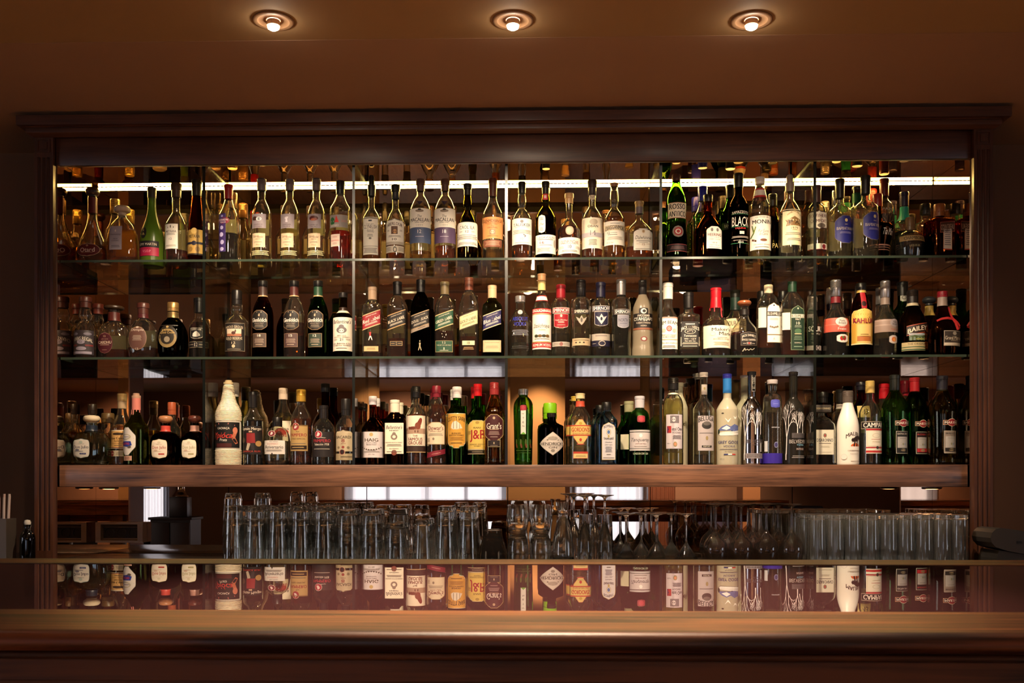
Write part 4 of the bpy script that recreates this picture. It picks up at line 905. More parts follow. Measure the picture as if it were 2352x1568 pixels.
B(1, 4, 1283, 254, 248, 'syrup_bottle', 'clear syrup bottle with cane label and white red cap', [(.98, 'b.005'), (1, 'b.02'), (1, 'b.08'), (1, 800), (.99, 690), (.95, 640), (.96, 600), (.7, 530), (.5, 440), (.42, 360), (.4, 330)], CLR, ('#f2e6b4', 690), ('screw', '#d9cdc0', 335),
  [L(735, 1140, .97, '#ded6c6', [T('Le Sirop de', .95, .6, .05, '#5a5048', it=.35), T('MONIN', .82, .84, .12, '#201c1c', b=.03), T('Pur Sucre', .55, .5, .09, '#4a443c', it=.35, u=.1), T('de Canne', .46, .42, .08, '#4a443c', it=.35, u=.1), D(.1, .28, .25, .04, '#6a4028'), T('Une tradition de qualité', .15, .74, .05, '#a8403a', it=.2), N(.05, .1, 1, .5), K([(-.9, .35), (-.6, .5), (-.75, .72)], .06, '#4a5a2a'), K([(-.6, .5), (-.45, .68)], .05, '#6a7a34'), K([(-.75, .3), (-.4, .25)], .06, '#4a2a1c'), K([(.95, .35), (.75, .55), (.85, .7)], .05, '#4a5a2a')])], extra=many(band(390, 505, '#b03030', 'neck_label', 1.04), band(410, 480, '#e0d4c4', 'neck_label_face', 1.06)))
B(1, 4, 1545, 270, 430, 'liqueur_bottle', 'dark olive bottle with red banded black cap', slope(800, 660, .36, 580), OLV, ('#a89a40', 700), ('ridge', '#1c1a10', 580), [L(1040, 1120, .6, None, [T('PA', .5, .4, .7, '#c8b068')])], back=1)
B(1, 4, 1640, 260, 235, 'sherry_bottle', 'clear bottle with plain cork and parchment label', std(690, 550, .36, 420), CLR, None, ('pour', '#8a7668', 440),
  [L(675, 1100, .9, '#d8c8a0', [G([(-.7, .52), (-.6, .62), (-.75, .7), (-.35, .74), (0, .8), (.35, .74), (.75, .7), (.6, .62), (.7, .52), (0, .55)], '#7a5c34'), T('P X', .64, .52, .09, '#1c1408', b=.02), T('1979', .47, .34, .07, '#4a3c2a'), K([(-.6, .84), (-.3, .9), (0, .95), (.3, .9), (.6, .84)], .05, '#a89468'), N(.28, .36, 2, .75), N(.12, .2, 2, .6), R(0, .42, .2, .008, '#4a3c2a')], off=.1)], 5)
B(1, 4, 1868, 230, 435, 'brandy_bottle', 'brown tinted bottle with copper capsule beside the divider', slope(700, 590, .42, 560), tint('#a86a3c'), ('#8a4a20', 800), ('ridge', '#8a4a30', 580), [], back=.09)
# sixth bay
B(1, 5, 190, 240, 340, 'liqueur_bottle', 'ribbed clear bottle with wavy white label', [(.985, 'b.005'), (1, 'b.02'), (1, 'b.08'), (1, 760), (.98, 660), (.85, 600), (.5, 565), (.42, 540), (.4, 500)], CLR, (AMB, 1110), ('capsule', '#4a2a20', 555),
  [L(665, 890, .95, '#ddd2c0', [T('SOUTHERN', .72, .88, .17, '#5a2420', b=.02), T('COMFORT', .44, .8, .17, '#5a2420', b=.02), D(.2, .2, .35, .12, '#6a5c50')], 'round', '#5a3a30'),
   L(1060, 1130, .96, '#ddd2c0', [D(.4, .5, .18, .42, '#6a1a20'), R(0, .02, 1, .08, '#8a1a20')])])
B(1, 5, 372, 220, 410, 'liqueur_bottle', 'clear bottle with silver screw cap behind the blue labels', slope(740, 640, .42, 560), CLR, (STRAW, 800), ('ridge', '#b8b0a8', 580, .3, .8), [], back=1)
for zx, w, top, d, r in ((468, 280, 265, 'clear aniseed bottle with royal blue crest label', 14), (757, 292, 278, 'clear aniseed bottle with turned royal blue crest label', 26)):
    B(1, 5, zx, w, top, 'ouzo_bottle', d, std(660, 580, .34, 470), CLR, ('#f2f2e2', 1150), ('capsule', '#17130f', 500),
      [L(735, 1065, .82, '#1a1c66', [D(0, .83, .13, .06, '#b8a878'), T('ΒΑΡΒΑΓΙΑΝΝΗ', .53, .86, .1, '#a89c90'), N(.35, .42, 2, .55, '#7a7498'), T('1860', .68, .16, .04, '#a89c90')], 'crest', '#6a6058')], r)
B(1, 5, 640, 215, 360, 'liqueur_bottle', 'green banded bottle with black cap behind the blue labels', slope(640, 560, .5, 480), CLR, ('#4fa02c', 900), ('screw', '#141411', 400), [], back=1, extra=band(440, 560, '#1d6a3a', 'neck_label'))
B(1, 5, 940, 230, 262, 'liqueur_bottle', 'tall clear bottle with dark red capsule and tree label', std(600, 520, .42, 440), CLR, ('#e8e0d0', 700), ('capsule', '#6a1c18', 475), [L(630, 670, .6, None, [T('PAM', .5, .8, .8, '#b0a898')]), L(705, 1000, .92, '#241416', tree(0, .1, .3, '#9a7a5a', 5, 5, t=.05))], back=1)
B(1, 5, 1075, 365, 420, 'liqueur_bottle', 'broad shouldered dark brown bottle with red cap', [(.6, 'b.005'), (.64, 'b.03'), (.7, 1130), (.84, 980), (.99, 850), (1, 825), (.92, 795), (.55, 780), (.34, 760), (.3, 720), (.29, 600)], DBRN, ('#180604', 640), ('screw', '#8a1c1c', 575),
  [L(860, 950, .5, None, [T('Tia Maria', .5, .95, .85, '#d8d0c8', it=.35)], off=.38), L(1050, 1130, .78, None, [R(0, .85, .98, .2, '#a87a68'), R(0, .5, .98, .14, '#8a6454'), R(0, .15, .98, .1, '#a87a68')])], 10)
B(1, 5, 1188, 230, 420, 'liqueur_bottle', 'mint liqueur bottle with violet capsule and teal band', slope(820, 700, .42, 590), CLR, ('#1d8a6a', 900), ('capsule', '#2a2440', 590), [], back=1, extra=band(600, 770, '#2aa388', 'neck_label'))
B(1, 5, 1408, 330, 740, 'liqueur_bottle', 'round flask of dark liqueur with patterned crown stopper', [(.72, 'b.005'), (.85, 'b.04'), (.98, 1120), (1, 1060), (.92, 980), (.7, 930), (.4, 905), (.28, 890)], CLR, ('#14040a', 1020), ('screw', '#6a5034', 900),
  [L(985, 1050, .9, '#8a7044', [T('CHAMBORD', .5, .75, .6, '#1c140c', b=.02)]), L(1090, 1130, .4, None, [T('LIQUEUR', .5, .9, .7, '#8a7a54')])])
B(1, 5, 1440, 220, 570, 'liqueur_bottle', 'clear bottle with black red ringed cap behind the round flask', slope(820, 760, .5, 720), CLR, (STRAW, 900), ('screw', '#17120f', 700), [], back=1)
B(1, 5, 1735, 290, 585, 'liqueur_bottle', 'square brown bottle with copper cap and narrow white label', [(.98, 'b.005'), (1, 'b.02'), (1, 'b.07'), (1, 860), (1, 810), (.95, 780), (.6, 765), (.42, 750), (.4, 735)], BRN, ('#2a0e04', 950), ('screw', '#8f5228', 735),
  [L(910, 1160, .4, '#c8bdb4', [N(.2, .95, 8, .7, '#5a5060'), R(0, .03, 1, .04, '#a03028')], off=.1, edge='#a05a3a'), L(825, 950, .66, '#3a1c12', [T('COINTREAU', .5, .92, .5, '#b09a88', b=.02)], slant=.12, edge='#9a4a38', off=.1)], 12, .95, 6)
# ------------------------------------------------------------------ middle shelf
B(2, 0, 420, 255, 437, 'whisky_bottle', 'rounded whisky bottle with ornate silver label and brown cork', bulb(860, 720, .5, 570), CLR, (DKAMB, 905), ('cork', '#4a2218', 570),
  [L(850, 1140, .95, '#2a2226', [T('CHIVAS REGAL', .66, .94, .15, '#c8c0b0', arc=.1, b=.02), D(0, .52, .3, .09, '#8a8290'), T('12', .52, .12, .08, '#1a1a1a'), R(-.62, .38, .3, .07, '#6a1c1c'), R(.62, .38, .3, .07, '#6a1c1c'), D(0, .25, .4, .08, '#8a8290'), D(-.5, .85, .3, .06, '#6a6470'), D(.5, .85, .3, .06, '#6a6470'), R(0, .08, .8, .1, '#8a8290')])])
B(2, 0, 735, 392, 530, 'whisky_bottle', 'wide shouldered flask with purple red oval label', [(.96, 'b.005'), (1, 1140), (1, 1020), (.98, 900), (.86, 800), (.6, 745), (.38, 720), (.35, 690), (.34, 600)], CLR, (AMB, 1060), ('stopper', '#3a2a1c', 600),
  [L(860, 1115, .5, '#42101a', [T('12', .82, .14, .08, '#c8b090'), T('CARDHU', .53, .85, .13, '#d8c8b0', b=.02), N(.38, .46, 2, .6, '#a88a7a'), T('SPEYSIDE', .68, .45, .05, '#a88a7a'), N(.15, .2, 1, .3, '#a88a7a')], 'oval', '#7a5048', off=-.4)], 4, .55, 2.3, extra=band(610, 715, '#4a1812', 'neck_label'))
B(2, 0, 610, 230, 515, 'whisky_bottle', 'small whisky bottle with red brown cork', bulb(900, 780, .5, 640), CLR, (AMB, 950), ('cork', '#6a2c20', 640), [], back=1)
B(2, 0, 1155, 362, 507, 'whisky_bottle', 'three sided pinched bottle with faint oval label and brown cap', [(.7, 'b.005'), (.85, 'b.04'), (.98, 1080), (1, 960), (.92, 830), (.65, 740), (.4, 705), (.33, 690), (.32, 630)], CLR, (DKAMB, 1050), ('cork', '#4a241c', 640),
  [L(800, 1090, .62, '#5a3a30', [T('Dimple', .83, .7, .13, '#c0b0a0', b=.02), N(.4, .62, 6, .5, '#a89888'), D(0, .95, .16, .04, '#b8a898'), T('15', .06, .16, .08, '#b8a898')], 'oval', '#8a6a50', off=-.08)], 0, .9, 2.4, extra=band(625, 690, '#4a1a1c', 'neck_label'))
B(2, 0, 1515, 355, 502, 'whisky_bottle', 'dark pinched bottle with gold ring label and gold cap', [(.7, 'b.005'), (.85, 'b.04'), (.98, 1080), (1, 960), (.92, 830), (.65, 740), (.42, 705), (.36, 690), (.35, 610)], tint('#2e2614'), ('#241604', 760), ('screw', '#a88450', 610, .35, .7),
  [L(790, 1060, .66, '#241c12', [D(0, .42, .95, .42, '#8a7448'), D(0, .46, .72, .32, '#241c12'), R(0, .8, .98, .42, '#241c12'), T('Dimple', .76, .55, .09, '#b89a5c', b=.02), T('Gold Crest', .66, .72, .09, '#b89a5c', b=.02), D(0, .36, .3, .13, '#8a7e68'), D(0, .92, .14, .05, '#a8905c')], 'oval', off=-.1)], 0, .9, 2.4, extra=band(620, 690, '#8a7248', 'foil', 1.05, .35, .7))
B(2, 0, 1800, 240, 440, 'whisky_bottle', 'amber bottle with black ship badge and ribbed foot', [(.985, 'b.005'), (1, 'b.02'), (.98, 1080), (.96, 1000), (.98, 850), (.96, 780), (.75, 720), (.52, 690), (.48, 640), (.5, 620), (.46, 560)], CLR, (DKAMB, 740), ('capsule', '#15110e', 620),
  [L(815, 945, .62, '#16120f', [T('CUTTY SARK', .84, .8, .14, '#d0c4b0', b=.02), G([(-.6, .25), (-.5, .5), (-.1, .68), (.1, .7), (.45, .5), (.6, .3), (.2, .18), (-.4, .18)], '#d8d0c0')], 'shield', '#c8bca8'),
   L(978, 1050, .98, '#191412', [T('12', .5, .16, .6, '#d0c4b0', b=.02), N(.4, .6, 1, .25, '#a89880', -.45), N(.4, .6, 1, .25, '#a89880', .45)], edge='#8a7a60')])
B(2, 1, 492, 285, 350, 'whisky_bottle', 'clear whisky bottle with black label and bird picture', bulb(740, 640, .42, 500), CLR, (AMB, 900), ('screw', '#17120f', 525),
  [L(760, 1095, .83, '#1a1512', [T('FAMOUS GROUSE', .86, .88, .09, '#c8b89c', arc=.03, b=.01), R(0, .66, .66, .26, '#c8b8a0'), R(0, .57, .66, .09, '#a0664a'), D(0, .64, .18, .06, '#4a2a20'), D(.16, .71, .06, .05, '#4a2018'), T('GOLD RESERVE', .45, .8, .09, '#d0c0a0', b=.015), N(.37, .4, 1, .6, '#8a7a64'), T('12', .29, .2, .08, '#c8b89c'), D(0, .17, .14, .06, '#b8a888'), N(.04, .09, 1, .6, '#8a7a64')], edge='#8a7a62')])
for zx, num, gcol, lq, nk, lb, d in ((805, '18', DBRN, '#8a4a1c', '#3c2a24', '#4a3a30', 'dark brown three sided bottle with black stag label'), (1180, '15', CLR, '#dc9040', '#4a2420', '#4a3430', 'half full clear three sided bottle with black stag label'), (1468, '12', DGRN, '#b09030', '#23402c', '#263428', 'dark green three sided bottle with black stag label')):
    B(2, 1, zx, 250, 236, 'whisky_bottle', d, [(.95, 'b.005'), (.98, 'b.03'), (.99, 1000), (1, 700), (.98, 620), (.8, 530), (.5, 455), (.42, 425), (.4, 410), (.4, 300)], gcol, (lq, 560 if num != '15' else 745), ('screw', '#1a1614', 305),
      [L(605, 840, .78, '#171310', [K([(-.3, .92), (0, .78), (.3, .92)], .06, '#b09a80'), D(0, .74, .1, .06, '#b09a80'), T('Glenfiddich', .5, .94, .2, '#ddd6ca', b=.03), T('SINGLE MALT', .33, .6, .06, '#a89c8c'), N(.12, .27, 3, .6, '#8a7e6e')], 'crest', '#8a6c4c', off=-.15),
       L(880, 1045, .68, lb, [T(num, .83, .24, .17, '#ddd6ca', b=.02), N(.3, .62, 5, .7, '#a08c7c'), N(.14, .22, 1, .5, '#c8b49c')], edge='#8a6c50', off=-.15)], 0, .92, 2.3, extra=many(band(312, 425, nk, 'neck_label', 1.05), band(418, 432, '#a88a60', 'neck_ring', 1.07)))
B(2, 1, 1768, 240, 378, 'whisky_bottle', 'dark necked bottle with large white crest label', std(690, 600, .4, 440), OLV, ('#3a2408', 600), ('screw', '#191412', 440),
  [L(690, 1090, .97, '#d8ccbc', [T('Ballantine\'s', .87, .88, .12, '#20182c', it=.35, b=.015), D(0, .62, .4, .1, '#6a6264'), D(0, .72, .2, .06, '#6a6264'), D(0, .6, .2, .06, '#d8ccbc'), T('VERY OLD', .45, .45, .035, '#3a3438'), T('SCOTCH WHISKY', .4, .75, .04, '#3a3438'), T('AGED', .335, .24, .035, '#3a3438', u=-.5), T('21', .335, .16, .07, '#20182c', b=.015), T('YEARS', .335, .26, .035, '#3a3438', u=.5), T('Geo. Ballantine & Son', .22, .85, .05, '#20182c', it=.4), T('Dumbarton Scotland', .165, .85, .045, '#20182c', it=.4), N(.06, .1, 1, .4)])],
  extra=many(band(560, 600, '#2a1a10', 'neck_foil'), band(600, 630, '#c8bca8', 'collar_label', 1.02)))
# slanted label family
for zx, top, t1, t2, lc, ec, tc, gcol, lq, lev, capc, low, d in (
    (290, 312, 'Red Label', None, '#8a1a24', '#c8a878', '#ead8c8', CLR, AMB, 1110, '#b89c80', ('#c8a070', None), 'square bottle with slanted red label and tan cap'),
    (590, 248, 'BLACK LABEL', None, '#17120f', '#b89060', '#e0d0b8', CLR, AMB, 940, '#17120f', ('#2a1c12', '12'), 'square bottle with slanted black label, part full'),
    (870, 222, 'DOUBLE BLACK', None, '#1a1512', '#a08868', '#c8bca8', BLK, '#0a0604', 500, '#120e0c', None, 'square smoked black bottle with slanted black label'),
    (1158, 250, 'GREEN LABEL', None, '#1f4630', '#c8a878', '#e0d4bc', CLR, AMB, 850, '#6a5c40', ('#1f4630', '15'), 'square bottle with slanted green label'),
    (1455, 198, 'GOLD LABEL', None, '#d8c898', '#3a2c1c', '#3a2c1c', CLR, GOLD, 915, '#6a3a2a', ('#d8c8a0', '18'), 'square bottle with slanted pale gold label'),
    (1722, 293, 'Blue Label', None, '#262250', '#d8c09a', '#e8dccc', tint('#8a9a7a'), '#6a5418', 800, '#d8b48c', ('#d8b890', None), 'square bottle with slanted navy blue label')):
    labs = [L(635, 810, .9, lc, [T('JOHNNIE WALKER', .82, .6, .09, tc), T(t1, .52, .92, .26 if t1[1].islower() else .2, tc, b=.02), N(.2, .34, 2, .7, tc), R(0, .985, 1, .06, ec), R(0, .03, 1, .06, ec)], slant=.36)]
    if t1 == 'DOUBLE BLACK': labs.append(L(790, 840, .9, '#8a7a6c', [N(.3, .6, 1, .4, '#4a4038', .2)], slant=.36)); labs.append(L(960, 1090, .3, None, [D(0, .9, .18, .08, '#a89878'), G([(-.3, .75), (.3, .75), (.2, .4), (-.2, .4)], '#a89878'), K([(-.1, .4), (-.5, .05)], .14, '#a89878'), K([(.1, .4), (.5, .05)], .14, '#a89878')]))
    if t1 == 'Red Label': labs.append(L(830, 970, .4, None, [D(-.2, .9, .14, .07, '#2a1a14'), G([(-.5, .75), (.05, .75), (-.05, .4), (-.4, .4)], '#b02020'), K([(-.2, .4), (-.6, .05)], .12, '#d8ccc0'), K([(-.1, .4), (.3, .05)], .12, '#d8ccc0')])); labs.append(L(1035, 1095, .72, '#b8986a', [N(.3, .7, 2, .6, '#6a4a2c')]))
    if t1 == 'GREEN LABEL': labs.append(L(968, 1105, .86, '#1f4630', [T('15', .83, .18, .2, '#e0d4bc', b=.02), T('THE ART OF PURE MALT', .6, .85, .1, '#c8bca0'), D(0, .3, .06, .12, '#d8ccb0'), N(.1, .2, 1, .5, '#c8bca0')], edge='#a89060')); labs.append(L(845, 940, .34, None, [D(math.cos(k) * .6, .5 + math.sin(k) * .4, .1, .06, '#d8ccb0') for k in range(7)]))
    if t1 == 'BLACK LABEL': labs.append(L(975, 1030, .62, '#1c140e', [T('12', .5, .14, .6, '#c8a878', b=.02), R(-.55, .5, .3, .1, '#a08050'), R(.55, .5, .3, .1, '#a08050')], edge='#a08050'))
    if t1 == 'GOLD LABEL': labs.append(L(968, 1020, .62, '#d8c8a0', [T('18', .5, .2, .6, '#3a2c1c', b=.02)])); labs.append(L(1035, 1080, .6, None, [N(.1, .9, 3, .9, '#b89060')]))
    if t1 == 'Blue Label': labs.append(L(965, 1105, .9, '#d8b890', [T('The blend cannot be beaten', .82, .8, .1, '#5a4a3a', it=.3), N(.3, .55, 2, .7, '#b88a6a')]))
    B(2, 2, zx, 240, top, 'whisky_bottle', d, [(.98, 'b.005'), (1, 'b.02'), (1, 'b.06'), (1, 660), (1, 570), (.94, 530), (.66, top + 205), (.45, top + 170), (.4, top + 150), (.39, top + 100)], gcol, (lq, lev), ('capsule', capc, top + 155), labs, 0, .92, 4.5)
# vodka bay
B(2, 3, 222, 275, 415, 'vodka_bottle', 'short necked round vodka bottle printed in blue', std(740, 590, .4, 500), CLR, ('#e8ecec', 985), ('screw', '#bdb6b4', 490, .25, .7),
  [L(590, 650, .5, None, [D(0, .5, .4, .48, '#c8c0bc'), D(0, .5, .28, .34, '#a8a09c')]),
   L(680, 1090, .9, None, [T('ABSOLUT', .94, .74, .12, '#2b3292', b=.035), T('VODKA', .78, .58, .11, '#2b3292', b=.035), N(.45, .62, 5, .7, '#8a8a94', 0), N(.06, .16, 2, .75, '#3a3a34'), T('IMPORTED', .13, .25, .025, '#3a3a34')])])
B(2, 3, 480, 230, 163, 'vodka_bottle', 'tall vodka bottle with large white label and red bands', slope(600, 400, .39, 350), CLR, ('#eef0f0', 520), ('capsule', '#b98a64', 250),
  [L(592, 1075, .97, '#f4ecdf', [R(0, .94, 1, .12, '#c02420'), T('STOLICHNAYA', .945, .92, .07, '#f6eee0', b=.02), R(0, .862, 1, .02, '#b8924c'), R(0, .1, 1, .12, '#c02420'), T('PREMIUM VODKA', .1, .94, .07, '#f6eee0', b=.02), R(0, .178, 1, .02, '#b8924c'), T('Stolichnaya', .56, .78, .13, '#241c18', it=.4, b=.01, u=-.05), T('VODKA', .475, .35, .04, '#a8782c'), D(-.45, .325, .16, .036, '#3a3a28'), D(-.15, .325, .16, .036, '#6a5028'), D(.15, .325, .16, .036, '#3a3a28'), D(.45, .325, .16, .036, '#6a5028'), N(.24, .27, 1, .6, '#8a8070')]),
   L(430, 495, .82, '#f4ecdf', [R(0, .93, 1, .15, '#c02420'), R(0, .07, 1, .15, '#c02420'), N(.4, .6, 1, .2, '#8a8a90')])], extra=many(band(255, 362, '#d8c07c', 'neck_label', 1.04)))
SM = lambda: [(.98, 'b.005'), (1, 'b.03'), (.99, 1060), (.94, 1030), (.97, 960), (1, 560), (.96, 500), (.7, 455), (.47, 440), (.43, 420), (.42, 330)]
B(2, 3, 718, 238, 277, 'vodka_bottle', 'clear vodka bottle with red shield label and red cap', SM(), CLR, ('#eef0f0', 870), ('capsule', '#8f1a24', 465),
  [L(565, 632, .84, '#9c1c26', [T('SMIRNOFF', .5, .93, .62, '#f0e8dc', b=.03)], edge='#e0d4c8'), L(640, 815, .72, '#9c1c26', [T('Triple Distilled', .55, .85, .12, '#f0e0d0', it=.35), T('VODKA', .42, .42, .1, '#f0e0d0', b=.02), D(0, .85, .14, .1, '#c8b8b0'), N(.2, .26, 1, .5, '#e0c8b8')], 'shield', '#d8c8b8'), L(975, 1030, .9, '#b8b0a4', [D(0, .5, .16, .4, '#9a4040'), N(.2, .8, 2, .8, '#8a8276')])])
B(2, 3, 962, 240, 235, 'vodka_bottle', 'clear vodka bottle with engraved eagle and black cap', SM(), CLR, ('#efe6d0', 960), ('ridge', '#15110f', 430),
  [L(600, 660, .76, '#2c2624', [T('SMIRNOFF', .55, .9, .6, '#d8ccb8', b=.03)]), L(660, 800, .6, None, [G([(-.9, .8), (-.3, .6), (0, .9), (.3, .6), (.9, .8), (.4, .3), (0, .05), (-.4, .3)], '#a89c8c'), D(0, .5, .16, .2, '#5a524a')]), L(945, 1030, .9, '#c0a884', [D(-.5, .4, .08, .1, '#2a241c'), D(-.15, .4, .08, .1, '#2a241c'), D(.2, .4, .08, .1, '#2a241c'), N(.65, .85, 1, .7, '#7a6a50')])])
B(2, 3, 1215, 245, 247, 'vodka_bottle', 'clear vodka bottle with navy shield label and navy cap', SM(), CLR, ('#b8b8d8', 880), ('capsule', '#1b1830', 430),
  [L(545, 610, .84, '#1e1c38', [T('SMIRNOFF', .5, .93, .62, '#e8e4e0', b=.03)], edge='#c8c0bc'), L(615, 790, .66, '#1e1c38', [G([(-.8, .72), (-.3, .6), (0, .85), (.3, .6), (.8, .72), (.4, .4), (0, .12), (-.4, .4)], '#c8c4c4'), D(0, .5, .15, .12, '#1e1c38')], 'shield', '#b8b0ac'), L(880, 960, .94, '#b0a698', [N(.5, .9, 1, .5, '#8a8078')]), L(960, 1030, .94, '#1a1730', [D(.05, .5, .28, .48, '#b0a698'), D(.05, .5, .2, .34, '#1a1730'), N(.4, .6, 1, .2, '#b0a698', -.65)])])
B(2, 3, 1460, 235, 232, 'vodka_bottle', 'pale green vodka bottle with silver cap', SM(), CLR, ('#8aa890', 660), ('capsule', '#8f8a88', 420, .3, .7),
  [L(600, 662, .8, '#1c1a22', [T('SMIRNOFF', .5, .93, .62, '#e0dcd4', b=.03)], edge='#a8a09a', off=.12), L(670, 825, .58, '#8a8a96', [T('NORTH', .6, .8, .25, '#3a3848'), N(.3, .4, 1, .6, '#5a5868')], 'shield', '#c0bcc0', off=.15)])
B(2, 3, 1728, 280, 225, 'vodka_bottle', 'frosted bell footed vodka bottle with black label', [(.985, 'b.005'), (1, 'b.02'), (.97, 1060), (.9, 1020), (.89, 860), (.87, 840), (.85, 640), (.83, 560), (.6, 480), (.36, 410), (.32, 380), (.31, 300)], FRB, None, ('ridge', '#1a1513', 410),
  [L(640, 835, .86, '#1c1714', [T('РУССКИЙ', .88, .58, .16, '#ddd2c2', b=.02), T('СТАНДАРТ', .64, .92, .24, '#ddd2c2', b=.03), T('RUSSIAN STANDARD', .42, .7, .1, '#c8bcaa', b=.01), T('VODKA', .24, .3, .09, '#c8bcaa'), R(0, .06, 1, .12, '#7a4a34')]),
   L(570, 655, .4, '#1c1714', [D(0, .5, .62, .38, '#d8ccbc'), D(.1, .5, .36, .22, '#1c1714')], 'round'), L(915, 975, .28, '#6a2a28', [D(0, .5, .6, .3, '#c8a8a0')], 'oval', off=.02), L(980, 1020, .4, None, [K([(-.8, .2), (-.3, .6), (.1, .3), (.8, .7)], .06, '#8a8070')])])
# bourbon bay
B(2, 4, 198, 226, 268, 'whiskey_bottle', 'square shouldered bourbon bottle with white label and white cap', slope(690, 560, .47, 450), CLR, (DKAMB, 1075), ('capsule', '#e4dcd2', 465),
  [L(690, 1070, .98, '#e9e0d0', [R(0, .98, .98, .03, '#b06a5a'), T('JIM BEAM', .82, .92, .14, '#201a18', arc=.05, b=.02), D(0, .64, .3, .09, '#8f2328'), D(0, .64, .2, .06, '#c8b0a0'), D(0, .64, .15, .045, '#8f2328'), T('B', .64, .06, .05, '#e9e0d0'), D(-.55, .58, .2, .06, '#b8ac9c'), D(.55, .58, .2, .06, '#b8ac9c'), T('KENTUCKY STRAIGHT', .43, .76, .045, '#2a2422', b=.01), T('BOURBON WHISKEY', .375, .66, .045, '#2a2422', b=.01), R(0, .3, .95, .03, '#b8a88a'), T('JAMES B. BEAM DISTILLING CO.', .18, .88, .05, '#2a2422'), N(.04, .12, 2, .7)])], 0, .96, 3, extra=band(350, 452, '#e0d6c8', 'neck_label', 1.02))
B(2, 4, 458, 248, 368, 'whiskey_bottle', 'square bottle with black and white filigree label', [(.98, 'b.005'), (1, 'b.02'), (1, 'b.07'), (1, 720), (1, 670), (.96, 645), (.6, 630), (.45, 605), (.43, 560)], CLR, (DKAMB, 1065), ('capsule', '#15110f', 560),
  [L(735, 1045, .96, '#16120f', [K([(-.9, .95), (-.4, .9), (.4, .9), (.9, .95)], .04, '#d8ccb8'), T('JACK DANIEL\'S', .78, .9, .16, '#e4dac8', arc=.1, b=.02), D(0, .62, .55, .1, '#c8bca8'), D(0, .62, .5, .085, '#16120f'), T('OLD', .66, .16, .035, '#e4dac8'), T('No.7', .61, .3, .07, '#e4dac8', b=.015), T('Tennessee', .45, .62, .09, '#e4dac8', it=.2), T('WHISKEY', .33, .6, .065, '#e4dac8', b=.015), T('70cl 40% Vol.', .245, .55, .05, '#e4dac8'), N(.12, .2, 2, .8, '#c8bca8'), K([(-.9, .05), (-.9, .4)], .03, '#c8bca8'), K([(.9, .05), (.9, .4)], .03, '#c8bca8'), R(0, .05, .7, .02, '#c8bca8')])], 0, 1.0, 7)
def drips(root, R_, H, z, rad, rn):
    mb = MB(); zt = z(570)
    for k, (a, zl) in enumerate(((-100, 600), (-60, 570), (-25, 625), (15, 580), (48, 690), (90, 600), (140, 620), (180, 590), (220, 640))):
        t = math.radians(a); pts = []
        for i in range(7):
            zz = zt + (z(zl) - zt) * i / 6; r = rad(zz) + .0006
            pts.append((r * math.sin(t), -r * math.cos(t), zz))
        mb.tube(pts, .0022, 6)
    mb.out('wax_drip', paint('#b01420', .3), root, True)
B(2, 4, 752, 345, 333, 'whiskey_bottle', 'wide round bottle with dripping red wax and cream label', [(.93, 'b.005'), (.96, 'b.03'), (.98, 1000), (1, 870), (.97, 790), (.82, 735), (.55, 700), (.43, 680), (.41, 640), (.38, 540), (.34, 450), (.33, 430)], CLR, (DKAMB, 860), ('capsule', '#b01420', 450),
  [L(800, 1065, .94, '#eadfc6', [T('Maker\'s', .82, .7, .15, '#2a201a', b=.015, u=.18), T('Mark', .63, .5, .15, '#2a201a', b=.015, u=.4), D(-.35, .62, .16, .09, '#c8bca4'), D(-.35, .62, .13, .072, '#eadfc6'), N(.44, .47, 1, .3, '#8a7e6a', .2), T('BOURBON WHISKY', .385, .62, .055, '#6a5c48', u=.2), N(.1, .27, 4, .5, '#a89c84', .2), K([(-1, .98), (-.6, 1), (0, .98), (.5, 1), (1, .985)], .02, '#b8a888')], off=.03)], extra=many(band(440, 575, '#b01420', 'wax_dip', 1.03, .3), drips))
B(2, 4, 985, 265, 350, 'whiskey_bottle', 'bourbon bottle with dark green neck behind the squat bottles', slope(720, 600, .4, 440), CLR, (DKAMB, 760), ('ridge', '#17160f', 440), [L(705, 900, .9, '#d8c49a', [T('FOUR ROSES', .7, .9, .3, '#2a1c12', b=.02), N(.2, .4, 3, .6)])], back=1, extra=band(440, 590, '#20342c', 'neck_label'))
B(2, 4, 1110, 320, 472, 'whiskey_bottle', 'squat decanter of red amber whiskey with wooden stopper', [(.93, 'b.005'), (.97, 'b.03'), (.99, 1000), (1, 900), (.93, 830), (.7, 770), (.45, 720), (.36, 680), (.33, 640), (.33, 560)], CLR, ('#b04a24', 860), ('mush', '#9a5a38', 545),
  [L(865, 1030, .62, '#1b1512', [T('JACK DANIEL\'S', .73, .86, .22, '#ddd2c0', arc=.12, b=.02), T('SINGLE BARREL', .42, .88, .14, '#ddd2c0', b=.02), R(0, .17, .3, .17, '#8a8078'), D(0, .17, .1, .08, '#a02a20'), N(.1, .2, 1, .18, '#a89c8c', -.55), N(.1, .2, 1, .18, '#a89c8c', .55)], 'arch', '#5a4a3c', off=.13), L(1050, 1105, .5, None, [K([(-.9, .1), (-.6, .8), (-.5, .3), (-.2, .6), (0, .3), (.3, .7), (.5, .4), (.9, .8)], .07, '#b0a48c')], off=.1)], 4, .8, 2.6, extra=band(585, 650, '#1b1512', 'neck_band', 1.03))
